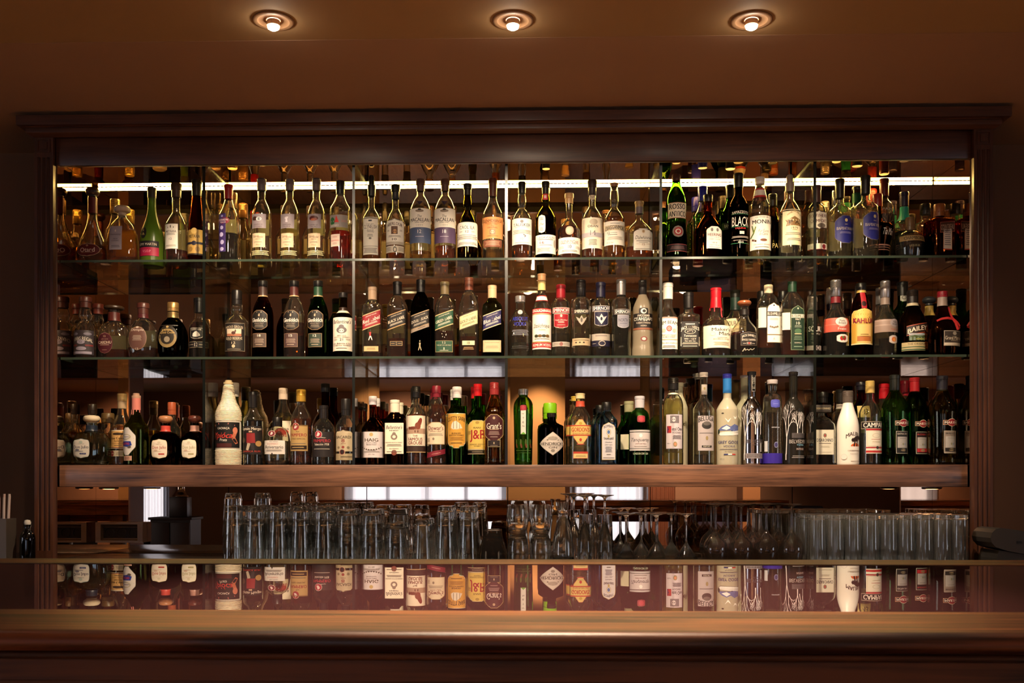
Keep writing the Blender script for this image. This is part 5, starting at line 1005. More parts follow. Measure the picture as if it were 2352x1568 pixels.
for zx, top, lc, tc_, lq, d, ring_ in ((1415, 275, '#f0ebe0', '#1a1512', GOLD, 'flat whiskey bottle with bright white arched label', 1), (1705, 252, '#1d3424', '#d8ccac', AMB, 'flat whiskey bottle with dark green arched label', 0)):
    its = [D(0, .93, .1, .02, tc_), R(0, .72 if ring_ else .76, .98, .11 if ring_ else .08, '#1c1714' if ring_ else '#e8dfcc'), T('BUSHMILLS', .72 if ring_ else .76, .92, .075 if ring_ else .06, '#f2eadc' if ring_ else '#1d3424', b=.03)]
    its += ([D((k - 2) * .26, .40 - .012 * (2 - abs(k - 2)) ** 1, .13, .024, '#7a6a54') for k in range(5)] + [N(.56, .62, 2, .6, '#b8b0a0'), R(0, .2, 1, .02, '#8a7450'), T('A', .1, .16, .06, '#e0b8a8')] if ring_ else
            [T('MALT', .685, .38, .04, '#e8dfcc', b=.02), T('10', .6, .26, .06, '#e8dfcc', b=.02), N(.5, .56, 2, .5, '#a8b09a'), D(0, .42, .5, .06, '#4a6a4c'), R(0, .36, .5, .02, '#c8b890'), N(.22, .32, 3, .6, '#7a9078'), T('BUSHMILLS', .16, .5, .025, '#e8dfcc'), N(.05, .1, 1, .6, '#7a9078')])
    B(2, 4, zx, 280, top, 'whiskey_bottle', d, [(.97, 'b.005'), (1, 'b.02'), (1, 'b.06'), (1, 640), (1, 560), (.95, 510), (.72, 440), (.42, 385), (.34, 370), (.33, 340)], CLR, (lq, 810), ('capsule' if not ring_ else 'screw', '#cfc0a0' if ring_ else '#1f3a26', 380),
      [L(500 if ring_ else 548, 980 if ring_ else 1080, .6, lc, its, 'arch', '#9a8058' if ring_ else '#8a9a70', off=.3), L(560 if ring_ else 635, 800 if ring_ else 840, .3, '#d8d2c4' if ring_ else '#ddd6c8', [], off=-.66, name='rear_label')], 3, .62, 3.2)
B(2, 4, 1560, 240, 360, 'whiskey_bottle', 'dark whiskey bottle with black and red neck', slope(680, 570, .42, 460), DBRN, ('#1c0a04', 600), ('screw', '#15110f', 490), [], back=1, extra=band(400, 490, '#5a1a1c', 'neck_label'))
B(2, 4, 1308, 240, 362, 'whiskey_bottle', 'dark whiskey bottle with wine red neck label', slope(680, 570, .42, 460), DBRN, ('#1c0a04', 600), ('screw', '#15110f', 490), [], back=1, extra=band(400, 490, '#4a1418', 'neck_label'))
# liqueur bay
B(2, 5, 205, 205, 398, 'liqueur_bottle', 'apple green liqueur bottle with silver cap beside the divider', slope(760, 580, .46, 560), CLR, ('#7a9a3a', 650), ('ridge', '#a89a94', 565, .3, .7),
  [L(765, 880, .95, None, [T('SOURZ', .66, .86, .55, '#eae4dc', b=.04, u=.2), T('APPLE', .14, .5, .18, '#c8c0b4', u=.2)]), L(1005, 1060, .98, '#b8a8a4', [D(.3, .5, .16, .5, '#2a2226'), D(.3, .5, .09, .3, '#b8a8a4')])])
B(2, 5, 310, 225, 318, 'liqueur_bottle', 'clear liqueur bottle with silver cap and violet neck label', slope(800, 660, .42, 560), CLR, ('#4a1830', 860), ('ridge', '#a8989a', 515, .3, .7), [], back=1, extra=band(515, 580, '#2a1c3a', 'neck_label'))
FRZ = lambda t: [(.92, 'b.005'), (.96, 'b.03'), (.98, 1000), (1, 860), (.99, 760), (.9, 690), (.62, 620), (.4, 560), (.36, 500), (.35, t + 200)]
B(2, 5, 505, 315, 208, 'liqueur_bottle', 'strawberry liqueur bottle with coral label and silver cap', FRZ(208), CLR, ('#3a0808', 850), ('ridge', '#9a9494', 410, .3, .8),
  [L(685, 855, .97, '#c0503e', [R(0, .72, 1, .46, '#c86a54'), D(.15, .72, .38, .32, '#cfc6bc'), T('Marie', .8, .22, .15, '#2a2426', u=.15, b=.02), T('Brizard', .63, .28, .15, '#2a2426', u=.15, b=.02), T('Liqueur', .38, .26, .1, '#e8dcd0', u=.15), T('Fraise', .22, .34, .18, '#e8dcd0', u=.15, b=.015)]),
   L(880, 985, .48, '#ddd6ca', [D(-.2, .5, .28, .26, '#a82820'), D(.25, .52, .3, .26, '#8a1c18'), D(.02, .62, .2, .14, '#4a6a34')], 'crest', '#4a4440', off=.25)], extra=band(415, 490, '#6a1a20', 'neck_label', 1.03))
B(2, 5, 655, 235, 293, 'liqueur_bottle', 'clear liqueur bottle with silver cap and red neck label', slope(760, 640, .42, 490), CLR, ('#5a1418', 860), ('ridge', '#8f8888', 495, .3, .8), [], back=1, extra=band(500, 575, '#5a1820', 'neck_label'))
B(2, 5, 792, 256, 250, 'liqueur_bottle', 'rounded brown bottle with yellow arched label and red ribbon', [(.98, 'b.005'), (1, 'b.03'), (.96, 1070), (.98, 1020), (1, 800), (.98, 640), (.9, 540), (.7, 450), (.5, 400), (.42, 370), (.41, 340)], BRN, ('#1c0804', 480), ('screw', '#14100d', 340),
  [L(565, 1005, .97, '#c8a048', [D(0, .82, .7, .16, '#d8b860'), R(0, .3, .5, .5, '#dcb46a'), R(0, .16, .5, .14, '#a8622c'), R(-.78, .3, .18, .56, '#b88c34'), R(.78, .3, .18, .56, '#b88c34'), T('KAHLÚA', .66, .9, .18, '#3a0e12', b=.06, arc=-.02), T('KAHLÚA', .665, .86, .155, '#9a1c2c', b=.02, arc=-.02), N(.2, .3, 2, .3, '#8a6a34'), R(0, .02, 1, .03, '#e0cfa0')], 'arch', '#d8c080'), L(370, 570, .24, '#9a1820', [D(0, .28, .9, .16, '#2a0c0c')])], extra=band(330, 370, '#b89a4c', 'neck_band', 1.04))
B(2, 5, 900, 235, 320, 'liqueur_bottle', 'clear liqueur bottle with silver cap behind the yellow label', slope(760, 650, .42, 520), CLR, ('#e8dcc0', 860), ('ridge', '#a8a0a0', 520, .3, .8), [], back=1)
B(2, 5, 1060, 285, 225, 'liqueur_bottle', 'orange liqueur bottle with grey beige label and silver cap', FRZ(225), CLR, ('#f0e8d8', 790), ('ridge', '#a09a9a', 430, .3, .8),
  [L(705, 860, .97, '#8a7468', [R(-.05, .72, .9, .45, '#9a8478'), D(.4, .72, .36, .32, '#8f8484'), T('Marie', .8, .2, .15, '#3a3436', u=.4, b=.02), T('Brizard', .63, .26, .15, '#3a3436', u=.4, b=.02), T('Triple Sec', .2, .34, .16, '#a8503a', u=.35, b=.01)]),
   L(895, 1000, .44, '#b8aca4', [D(0, .5, .5, .28, '#b8622c'), D(.1, .46, .3, .2, '#d08a44')], 'crest', '#5a524c', off=.4)], extra=band(432, 515, '#7a6a60', 'neck_label', 1.03))
B(2, 5, 1165, 245, 250, 'port_bottle', 'dark green port bottle with black foil and neck seal', slope(620, 520, .44, 420), tint('#3f8a34'), ('#0c1404', 640), ('capsule', '#17140f', 420), [L(415, 490, .36, '#a8a49a', [D(0, .62, .6, .3, '#5a564e'), D(0, .62, .4, .2, '#a8a49a')], 'shield', off=0)], back=1)
B(2, 5, 1365, 330, 340, 'liqueur_bottle', 'dark cream liqueur bottle with landscape label', [(.97, 'b.005'), (1, 'b.03'), (1, 900), (.99, 770), (.88, 680), (.6, 590), (.4, 530), (.35, 500)], DBRN, ('#140c06', 560), ('ridge', '#1a1512', 500),
  [L(765, 885, .8, '#2a1a14', [T('BAILEYS', .55, .92, .45, '#d8cbb4', arc=.12, b=.03), R(0, .97, .98, .07, '#a0482c'), R(0, .06, .98, .07, '#a0482c')], slant=.18, off=.15), L(880, 965, .68, '#6a7a6c', [G([(-1, .5), (-.5, .75), (0, .5), (.5, .7), (1, .45), (1, 0), (-1, 0)], '#3c4a1c'), D(.1, .2, .5, .12, '#8a8a4a'), R(0, .88, 1, .2, '#a8b0b8')], off=.15), L(985, 1085, .92, '#a89870', [T('THE ORIGINAL', .78, .7, .22, '#3a3018', b=.01), R(0, .42, 1, .1, '#2a4a30'), R(0, .12, 1, .14, '#2a4a30')])], extra=band(495, 535, '#a89c80', 'neck_band', 1.05))
B(2, 5, 1485, 230, 422, 'liqueur_bottle', 'bottle with grey ball stopper and yellow neck label', slope(720, 620, .4, 530), DBRN, ('#1c1206', 700), ('ball', '#2e3036', 530), [], back=1, extra=band(540, 660, '#b89a4c', 'neck_label'))
def ribbon(root, R_, H, z, rad, rn):
    mb = MB()
    for pts in ([(.35, 590), (.42, 660), (.36, 740), (.4, 800), (.5, 880)], [(.3, 745), (.0, 735), (-.35, 745), (-.6, 770)], [(.36, 740), (.62, 790), (.75, 830), (.6, 860)]):
        q = []
        for u, zy in pts:
            zz = z(zy); r = rad(zz) + .001; x = max(-.93, min(.93, u * R_ / r)) * r; q.append((x, -math.sqrt(max(1e-8, r*r - x*x)), zz))
        for a, b in zip(q, q[1:]):
            A, Bv = Vector(a), Vector(b); d = (Bv - A).normalized(); s = d.cross(Vector((0, -1, 0))).normalized() * .0042
            mb.add([A - s, Bv - s, Bv + s, A + s, A - s + Vector((0, -.0008, 0)), Bv - s + Vector((0, -.0008, 0)), Bv + s + Vector((0, -.0008, 0)), A + s + Vector((0, -.0008, 0))], [(0,1,2,3), (7,6,5,4), (0,4,5,1), (1,5,6,2), (2,6,7,3), (3,7,4,0)])
    mb.out('ribbon', paint('#a02424', .5), root)
B(2, 5, 1725, 385, 405, 'liqueur_bottle', 'bulbous dark bottle with red ribbon and framed label', [(.88, 'b.005'), (.93, 'b.03'), (.98, 1000), (1, 900), (.92, 810), (.62, 740), (.42, 690), (.32, 620), (.28, 570), (.27, 480)], DBRN, ('#200e04', 700), ('screw', '#7a1420', 475),
  [L(890, 1065, .66, '#2c241e', [D(0, .82, .2, .12, '#8a8276'), T('Grand Marnier', .52, .9, .24, '#c0b4a0', b=.015), N(.3, .4, 2, .4, '#8a7e6e'), R(0, .12, .98, .16, '#b8ac98')], edge='#b8ac98', off=.3)], 6, .9, 2.2, extra=many(band(475, 580, '#8a7a70', 'neck_label', 1.03), ribbon))
# ------------------------------------------------------------------ wooden shelf
def MB_drip(root, z, rad, col):
    mb = MB(); zt = z(585)
    for a, zl in ((-80, 650), (-40, 640), (-5, 650), (35, 610), (80, 620), (150, 640), (220, 630)):
        t = math.radians(a); mb.tube([((rad(zz) + .0005) * math.sin(t), -(rad(zz) + .0005) * math.cos(t), zz) for zz in [zt + (z(zl) - zt) * i / 5 for i in range(6)]], .002, 6)
    mb.out('wax_drip', paint(col, .35), root, True)
DJ = lambda: [(.78, 'b.005'), (.88, 'b.03'), (.97, 1130), (1, 1040), (.95, 930), (.75, 870), (.42, 850), (.3, 840), (.29, 800), (.29, 760)]
B(3, 0, 460, 440, 650, 'tequila_bottle', 'squat pale glass tequila bottle with white oval stopper', DJ(), TEAL, ('#f2f6ee', 985), ('mush', '#d8c8a8', 745),
  [L(935, 1165, .48, '#cfc8bc', [T('Don Julio', .55, .88, .2, '#1c2448', b=.015), D(0, .82, .22, .07, '#a8b4a8'), T('TEQUILA', .73, .4, .045, '#4a4a54'), R(.25, .23, .36, .08, '#27336a'), T('BLANCO', .23, .24, .04, '#d8d4d0', u=.25), N(.32, .4, 1, .5, '#8a8a90', -.2), D(-.4, .42, .25, .05, '#6a6a78')], 'round', '#a8b0a8', off=-.38)], 4, .62, 2.6, extra=band(770, 840, '#1c2634', 'neck_label'))
B(3, 0, 615, 200, 615, 'tequila_bottle', 'gold tequila bottle with copper strip seal', [(.98, 'b.005'), (1, 'b.03'), (1, 900), (1, 850), (.9, 830), (.9, 800), (.8, 760), (.7, 740), (.68, 720)], CLR, ('#ecd070', 860), ('screw', '#6a5030', 730), [], back=1)
B(3, 0, 280, 190, 520, 'tequila_bottle', 'gold tequila bottle with black cork at the left end', slope(860, 760, .5, 640), CLR, ('#ecd070', 850), ('screw', '#2a1c12', 640), [], back=1)
B(3, 0, 828, 256, 380, 'tequila_bottle', 'gold tequila bottle with yellow label and gold ridged cap', slope(780, 610, .4, 560), CLR, ('#eec860', 770), ('ridge', '#b89a6a', 475, .35, .5),
  [L(825, 1045, .86, '#d8a864', [R(0, .97, 1, .06, '#d8c8a8'), D(0, .79, .55, .07, '#3a2a18'), T('Jose Cuervo', .54, .92, .17, '#2a1c10', b=.02), T('Especial', .4, .42, .1, '#2a1c10', b=.01), T('TEQUILA REPOSADO', .27, .78, .055, '#6a4424'), N(.14, .2, 1, .35), R(0, .04, 1, .05, '#7a3024'), R(0, .01, 1, .03, '#d8c8a8')]),
   L(1070, 1140, .86, '#b8a88c', [D(-.68, .5, .28, .5, '#7a1c24'), N(.2, .8, 3, .5, '#7a6c58', .3)])], extra=band(475, 560, '#a89070', 'neck_label', 1.03))
B(3, 0, 1090, 290, 388, 'tequila_bottle', 'green bottle with pink wax seal and angled shield label', slope(800, 640, .33, 440), tint('#8aa03a'), ('#c8cc60', 800), ('pour', '#b08a70', 450),
  [L(800, 1135, .74, '#ddd6cc', [K([(-.8, .62), (-.3, .72), (.3, .68), (.8, .6)], .04, '#8a7c94'), D(-.1, .66, .6, .1, '#b8b090'), D(-.1, .66, .5, .07, '#ddd6cc'), N(.63, .68, 1, .35, '#6a6070'), G([(-.95, .5), (.5, .5), (.62, .36), (.2, .3), (-.95, .36)], '#283a94'), T('Cuervo', .435, .62, .13, '#b83a38', u=-.2, b=.03), D(.35, .3, .2, .04, '#5a5048')], 'hex', '#5a5448', off=-.3), L(1140, 1195, .44, '#c89c84', [N(.2, .8, 2, .6, '#8a5c48')], off=-.25)], -10,
  extra=many(band(440, 590, '#c8786a', 'wax_dip', 1.06), lambda root, R_, H, z, rad, rn: MB_drip(root, z, rad, '#c8786a')))
for zx, lc, tcol, nb, stc, d in ((1390, '#f0e2cc', '#b8483c', '#c8483c', '#b07850', 'squat dark brown tequila bottle with red printed oval label'), (1745, '#efe6cf', '#b8a878', '#b88878', '#5a2c20', 'squat dark brown tequila bottle with gold printed oval label')):
    B(3, 0, zx, 372 if zx < 1500 else 345, 648, 'tequila_bottle', d, DJ(), tint('#3a1c08'), ('#1c0c02', 900), ('mush', stc, 745),
      [L(935, 1168, .54, lc, [T('Don Julio', .55, .86, .2, tcol, b=.015), D(0, .82, .2, .06, '#d8ccb0'), T('TEQUILA', .73, .4, .04, '#c8a890'), R(.3, .23, .36, .075, tcol), N(.34, .4, 1, .5, '#d8c0a8', -.2), D(-.4, .42, .25, .04, '#d8b8a0')], 'round', '#d8c8a0', off=-.2)], 0, .66, 2.6, extra=band(772, 842, nb, 'neck_label'))
B(3, 0, 1540, 220, 490, 'tequila_bottle', 'clear bottle with orange wax behind the squat brown bottles', slope(820, 700, .4, 640), CLR, (STRAW, 880), ('screw', '#b85a3a', 640), [], back=1)
def weave(root, R_, H, z, rad, rn):
    mb = MB()
    for k in range(58):
        zz = .004 + (z(300) - .004) * k / 57
        if z(1060) < zz < z(715): continue
        r = rad(zz) + .0004; mb.tube([((r + .0007 * math.sin(i * 2.6 + k)) * math.cos(i * math.pi / 16), (r + .0007 * math.sin(i * 2.6 + k)) * math.sin(i * math.pi / 16), zz) for i in range(33)], .0019, 5)
    mb.out('straw_weave', paint('#e6d6b4', .8), root, True)['kind'] = 'stuff'
B(3, 1, 330, 304, 228, 'rum_bottle', 'straw wrapped white bottle with black label', [(.96, 'b.005'), (.99, 'b.02'), (1, 'b.06'), (1, 700), (.99, 620), (.85, 560), (.55, 480), (.44, 380), (.36, 300), (.34, 270)], WHITEP, None, ('pour', '#c8b08a', 280),
  [L(722, 1060, .97, '#14100f', [R(0, .965, 1, .025, '#d8ccb8'), R(0, .035, 1, .025, '#d8ccb8'), T('CACHAÇA', .73, .5, .09, '#e0d6c6', b=.02, u=-.1), K([(-.8, .84), (-.4, .9), (.2, .9), (.6, .84)], .06, '#b86a60'), T('Ypióca', .46, .72, .26, '#c23a30', it=.35, b=.02, u=-.15), T('Prata', .33, .3, .1, '#e0d6c6', it=.3, u=-.1), D(.62, .66, .16, .12, '#c87a60'), K([(.62, .6), (.5, .4), (.72, .2)], .12, '#b86a4c'), R(-.1, .14, .5, .14, '#4a1c18')], edge='#e6dcc8')], extra=weave)
B(3, 1, 457, 245, 258, 'rum_bottle', 'greenish rum bottle with white cap behind the straw bottle', slope(640, 500, .42, 430), tint('#c8dca0'), ('#dce8b0', 700), ('ridge', '#d8c8b8', 425), [L(720, 920, .5, '#e0d8c4', [], off=.4)], back=1)
B(3, 1, 718, 240, 365, 'rum_bottle', 'dark rum bottle with pirate figure label and black cap', slope(700, 570, .38, 550), CLR, ('#2a0c06', 710), ('capsule', '#17120f', 550),
  [L(780, 1120, .98, '#1c1512', [T('Captain Morgan', .89, .94, .13, '#ddd2bc', b=.02), T('JAMAICA RUM', .1, .86, .08, '#b03a2c', b=.02), D(-.65, .5, .22, .1, '#5a4a38'), D(.6, .38, .25, .1, '#a8824c'), R(0, .8, .12, .05, '#c8a888'), G([(-.3, .75), (.3, .75), (.35, .4), (-.3, .4)], '#8a2424'), K([(-.1, .4), (-.25, .15)], .12, '#b8a890'), K([(.1, .4), (.2, .15)], .12, '#2a2424')])], extra=band(450, 555, '#1a1412', 'neck_label', 1.03))
B(3, 1, 955, 312, 668, 'rum_bottle', 'short round rum bottle with white aged label and black cap', [(.86, 'b.005'), (.92, 'b.03'), (.99, 1100), (1, 990), (.93, 880), (.65, 810), (.4, 785), (.34, 770)], CLR, ('#e0c890', 1190), ('screw', '#17130f', 775),
  [L(950, 1115, .84, '#d8d0c6', [T('Aniversario', .52, .86, .24, '#201a1c', b=.015), T('PAMPERO', .74, .5, .11, '#c07a6a', u=-.1), T('Ron Añejo', .9, .4, .1, '#4a4440', it=.3), N(.2, .35, 2, .75), D(-.15, .04, .06, .07, '#2a1c18')], off=-.12), L(830, 905, .3, '#6a1420', [G([(-.4, .3), (-.1, .8), (.4, .6), (.1, .3)], '#d8c0b8')], 'oval', '#c8b8a8', off=-.3)], 0, .7, 2.3)
B(3, 1, 1048, 240, 322, 'rum_bottle', 'pale rum bottle with pink white cap and red emblem', slope(680, 520, .4, 460), CLR, ('#f0e2a0', 620), ('ridge', '#d8bfae', 460), [L(720, 960, .9, '#e8dcc0', [D(0, .45, .7, .16, '#b03024'), T('Club', .32, .8, .2, '#b03024', b=.03), T('Havana', .62, .8, .14, '#2a2420')])], back=1)
B(3, 1, 1222, 255, 338, 'rum_bottle', 'amber rum bottle with gold label and gold cap', std(690, 540, .4, 480), CLR, ('#dc9848', 690), ('ridge', '#b88f34', 485, .35, .4),
  [L(770, 1080, .84, '#b0905a', [T('PAMPERO', .62, .9, .12, '#8a1c28', b=.02), T('Ron', .75, .18, .06, '#3a2418', b=.01), T('AÑEJO ESPECIAL', .47, .78, .08, '#3a2a1c'), N(.26, .32, 1, .75), R(0, .14, .86, .15, '#2a1c14'), N(.1, .18, 1, .6, '#b0905a'), R(0, .98, .98, .03, '#7a5c34')], edge='#7a5c34', off=-.1), L(742, 840, .36, '#8f1c2c', [G([(-.5, .3), (-.1, .85), (.5, .6), (.1, .3)], '#d8c0b8')], 'oval', '#c8b090', off=-.3)])
B(3, 1, 1555, 235, 268, 'rum_bottle', 'tall dark brown rum bottle with black cap', slope(700, 560, .4, 380), DBRN, ('#1c0803', 600), ('ridge', '#17110e', 370), [], back=1)
B(3, 1, 1497, 274, 530, 'rum_bottle', 'dark rum bottle with black and red label and round emblem', std(800, 690, .34, 640), CLR, ('#3a1208', 1130), ('capsule', '#1c1614', 690),
  [L(850, 1150, .94, '#201a1a', [T('PAMPERO', .64, .78, .12, '#a8303c', b=.02), T('Selección 1938', .5, .66, .09, '#d8ccbc', b=.015), N(.29, .34, 1, .6, '#b8ac9c'), T('Ron Añejo', .76, .4, .06, '#d8ccbc')]), L(838, 930, .34, '#9a2034', [G([(-.5, .3), (-.1, .85), (.5, .6), (.1, .3)], '#e0c8c0')], 'oval', '#c8b8a8', off=-.28), L(598, 650, .2, '#9a2034', [], 'oval', '#c8b8a8', off=-.1)])
B(3, 1, 1760, 243, 450, 'rum_bottle', 'amber rum bottle with arched beige label and black capsule', std(770, 670, .42, 620), CLR, ('#a85a28', 795), ('screw', '#1a1614', 650),
  [L(828, 1085, .84, '#b0a084', [T('BACARDI', .66, .86, .13, '#2a221c', b=.02), T('8', .5, .18, .16, '#7a2a28', b=.02), T('years', .35, .3, .07, '#7a3a30', it=.3), D(-.5, .18, .14, .06, '#7a6c54'), D(0, .2, .14, .06, '#8a3a34'), D(.5, .18, .14, .06, '#7a6c54')], 'arch', '#8a7c62', off=-.1), L(1110, 1188, .92, '#9a8a6c', [N(.3, .7, 1, .5, '#5a4c3a', .2)]), L(1055, 1128, .3, '#6a2424', [D(0, .5, .6, .35, '#2a1a18')], 'oval', '#c8b490', off=-.2)])
# third bay, with a second bottle behind each
def scotch(zx, w, top, name, d, knots, glass, liq, cap, labels, bk=None, **k):
    B(3, 2, zx, w, top, name, d, knots, glass, liq, cap, labels, **k)
    if bk: B(3, 2, zx + 62, w * .96, top + 32, name, bk, [(r, q if isinstance(q, str) else q + 14) for r, q in knots], glass, (liq[0], liq[1] + 14), (cap[0], cap[1], cap[2] + 26) + tuple(cap[3:]), [dict(l, items=[]) for l in labels[:1]], back=1)
scotch(255, 270, 410, 'whisky_bottle', 'dark whisky bottle with white label and white cap', std(800, 690, .33, 520), BRN, ('#200c04', 640), ('screw', '#b8b0b4', 515),
  [L(845, 1155, .97, '#c0b6b6', [D(0, .89, .13, .07, '#a8905c'), T('HAIG', .68, .6, .13, '#4a3c2c', b=.05), T('GOLD LABEL', .57, .5, .04, '#3a3430'), T('Blended Scotch', .5, .45, .045, '#3a3430', it=.3)] + [D((k - 4) * .17, .3 + .006 * (k - 4) ** 2, .055, .022, '#4a3c2c') for k in range(9)] + [N(.275, .3, 1, .3, '#3a3430'), N(.2, .26, 2, .6), T('John Haig', .13, .3, .05, '#4a4440', it=.4)])], bk='dark whisky bottle with white cap, behind its twin')
scotch(530, 270, 460, 'whisky_bottle', 'flat dark bottle with cream label and round red seal', [(.98, 'b.005'), (1, 'b.02'), (1, 'b.06'), (1, 780), (1, 720), (.94, 690), (.6, 640), (.42, 615), (.38, 600)], tint('#4a2008'), ('#200c02', 700), ('capsule', '#cfc4b0', 610),
  [L(740, 1110, .83, '#d8cdb8', [T('Ballantine\'s', .86, .88, .12, '#20182c', it=.35, b=.015), T('FINEST', .75, .5, .04, '#2a2434', b=.02), D(0, .55, .36, .1, '#7a6a60'), D(0, .64, .2, .06, '#7a6a60'), D(0, .55, .18, .05, '#d8cdb8'), T('BLENDED SCOTCH WHISKY', .365, .9, .035, '#3a3434'), N(.24, .32, 2, .8), T('Geo Ballantine', .17, .5, .04, '#3a3434', it=.4), N(.05, .09, 1, .8)]),
   L(1062, 1130, .24, '#6a3024', [D(0, .5, .7, .35, '#7a4030')], 'oval')], bk='flat dark whisky bottle, behind its twin', depth=.62, sq=3.4)
scotch(803, 225, 297, 'whisky_bottle', 'clear whisky bottle with game bird picture label', std(640, 530, .42, 440), CLR, (AMB, 640), ('ridge', '#17130f', 435),
  [L(655, 1095, .99, '#e4d6c0', [R(0, .58, 1, .14, '#a88a74'), D(-.1, .66, .5, .045, '#6a3422'), D(.2, .72, .22, .1, '#7a3c28'), D(.42, .88, .12, .06, '#7a3020'), K([(.3, .78), (.42, .88)], .16, '#7a3424'), K([(-.45, .66), (-.8, .63)], .1, '#5a3424'), K([(0, .6), (0, .54)], .04, '#5a3424'), K([(.2, .6), (.2, .54)], .04, '#5a3424'), T('THE', .45, .24, .05, '#5a2420'), T('FAMOUS', .36, .72, .085, '#6a2420', b=.015), T('GROUSE', .26, .72, .085, '#6a2420', b=.015), R(0, .09, 1, .18, '#2a1a16'), N(.03, .15, 4, .8, '#4a3428'), R(0, .01, 1, .02, '#c0a070')])], bk='whisky bottle with black cap, behind the bird label')
scotch(1040, 245, 292, 'whisky_bottle', 'pale whisky bottle with cream label and red swoosh', [(.97, 'b.005'), (1, 'b.03'), (.98, 1140), (.93, 1080), (.94, 900), (.97, 720), (.98, 680), (.9, 630), (.66, 590), (.66, 520), (.5, 470), (.42, 440), (.4, 420)], CLR, (GOLD, 520), ('screw', '#7a1c28', 430),
  [L(735, 1000, .86, '#ddcdb0', [T('Dewar\'s', .74, .84, .2, '#6a1c20', b=.02), T('"White Label"', .59, .66, .09, '#6a1c20'), N(.38, .5, 3, .75), D(-.2, .25, .1, .06, '#8a7a68'), N(.12, .3, 4, .16, '#8a7a68', -.75)], 'peak', '#b89a68'), L(1075, 1135, .9, '#7a1c2c', [N(.3, .6, 1, .4, '#b87a70')], slant=.2, off=.05)], bk='pale whisky bottle with red cap, behind the cream label')
scotch(1275, 230, 305, 'whisky_bottle', 'green bottle with yellow sailing ship label', std(640, 540, .44, 440), GRN, ('#e0c050', 560), ('screw', '#d8d0cc', 440),
  [L(630, 1045, .92, '#cf9a3e', [T('CUTTY SARK', .86, .95, .12, '#1c160f', arc=.06, b=.03), G([(-.5, .58), (-.45, .68), (-.3, .76), (0, .78), (.35, .7), (.55, .57), (.2, .54), (-.3, .54)], '#ddd2bc'), K([(-.6, .535), (.6, .525)], .06, '#2a2016'), K([(-.25, .56), (-.25, .8)], .02, '#5a4a34'), K([(.05, .56), (.05, .82)], .02, '#5a4a34'), K([(.3, .56), (.3, .74)], .02, '#5a4a34'), T('BLENDED', .425, .5, .04, '#2a2016', b=.015), T('SCOTCH WHISKY', .37, .8, .04, '#2a2016', b=.015), N(.22, .33, 4, .65, '#a87c34'), N(.13, .17, 1, .5, '#5a4424')], 'shield', '#e4dac4')], bk='green bottle with white cap, behind the ship label')
scotch(1508, 250, 275, 'whisky_bottle', 'green bottle with yellow label, red initials and red cap', std(690, 580, .36, 440), GRN, ('#e0c050', 560), ('capsule', '#b8151a', 420),
  [L(715, 1060, .92, '#d8b85c', [T('RARE', .74, .38, .06, '#3a3018', b=.015), T('J&B', .46, .74, .42, '#9a1a20', b=.06), D(0, .92, .16, .05, '#a88a3c'), N(.52, .64, 4, .2, '#8a7434', -.75), T('BLENDED SCOTCH', .17, .75, .045, '#3a3018'), T('WHISKY', .11, .35, .045, '#3a3018')], 'peak', '#d0c4a0'), L(1062, 1118, .92, '#1f1812', [R(0, .93, 1, .12, '#c8b48c'), R(0, .07, 1, .12, '#c8b48c'), N(.4, .6, 1, .45, '#c8b48c')])], bk='green bottle with red cap, behind the red initials')
scotch(1760, 250, 273, 'whisky_bottle', 'golden three sided bottle with maroon label and red cap', [(.97, 'b.005'), (1, 'b.03'), (1, 900), (1, 720), (.96, 640), (.72, 540), (.46, 450), (.4, 420), (.39, 390)], tint('#e8d890'), ('#eac060', 560), ('ridge', '#8a2a28', 420),
  [L(655, 965, .86, '#42161a', [T('Grant\'s', .56, .8, .24, '#e4dac8', b=.025), D(0, .86, .14, .05, '#b09878'), N(.22, .36, 3, .6, '#b09890'), N(.4, .44, 1, .5, '#c8a88a'), N(.12, .17, 1, .4, '#b09890')], 'crest', '#b09a6c'), L(955, 1038, .6, '#241a1a', [D(0, .55, .08, .16, '#c8b48c'), N(.15, .28, 1, .6, '#8a7c6c')], edge='#b09a6c')], bk='golden bottle with red cap, behind the maroon label', depth=.94, sq=2.3)
# gin bay
B(3, 3, 272, 236, 332, 'gin_bottle', 'slim green gin bottle with silver cap and red seal', [(.86, 'b.005'), (.9, 'b.03'), (.94, 900), (1, 620), (1, 540), (.92, 490), (.62, 440), (.46, 425), (.44, 410)], tint('#9be05a'), ('#d0f0a0', 630), ('screw', '#b0aaa6', 405, .25, .8),
  [L(595, 880, .26, '#d8d6cc', [T('N°', .86, .5, .06, '#3a3a34'), T('T', .68, .34, .07, '#2a2a28'), T('E', .5, .3, .07, '#2a2a28'), T('N', .34, .34, .07, '#2a2a28'), G([(-1, 0), (1, 0), (0, .1)], '#6aa83c')]), L(530, 605, .32, '#8f1c28', [D(0, .5, .6, .32, '#a83440')], 'round'), L(880, 1110, .85, None, [D((k - 1.5) * .5, .6, .1, .16, '#4a5a20') for k in range(4)] + [K([((k - 1.5) * .5, .5), ((k - 1.5) * .5 + .1, .3)], .1, '#6a3a20') for k in range(4)] + [N(.12, .2, 1, .8, '#3a4a1c'), N(.02, .06, 1, .8, '#3a4a1c')])])
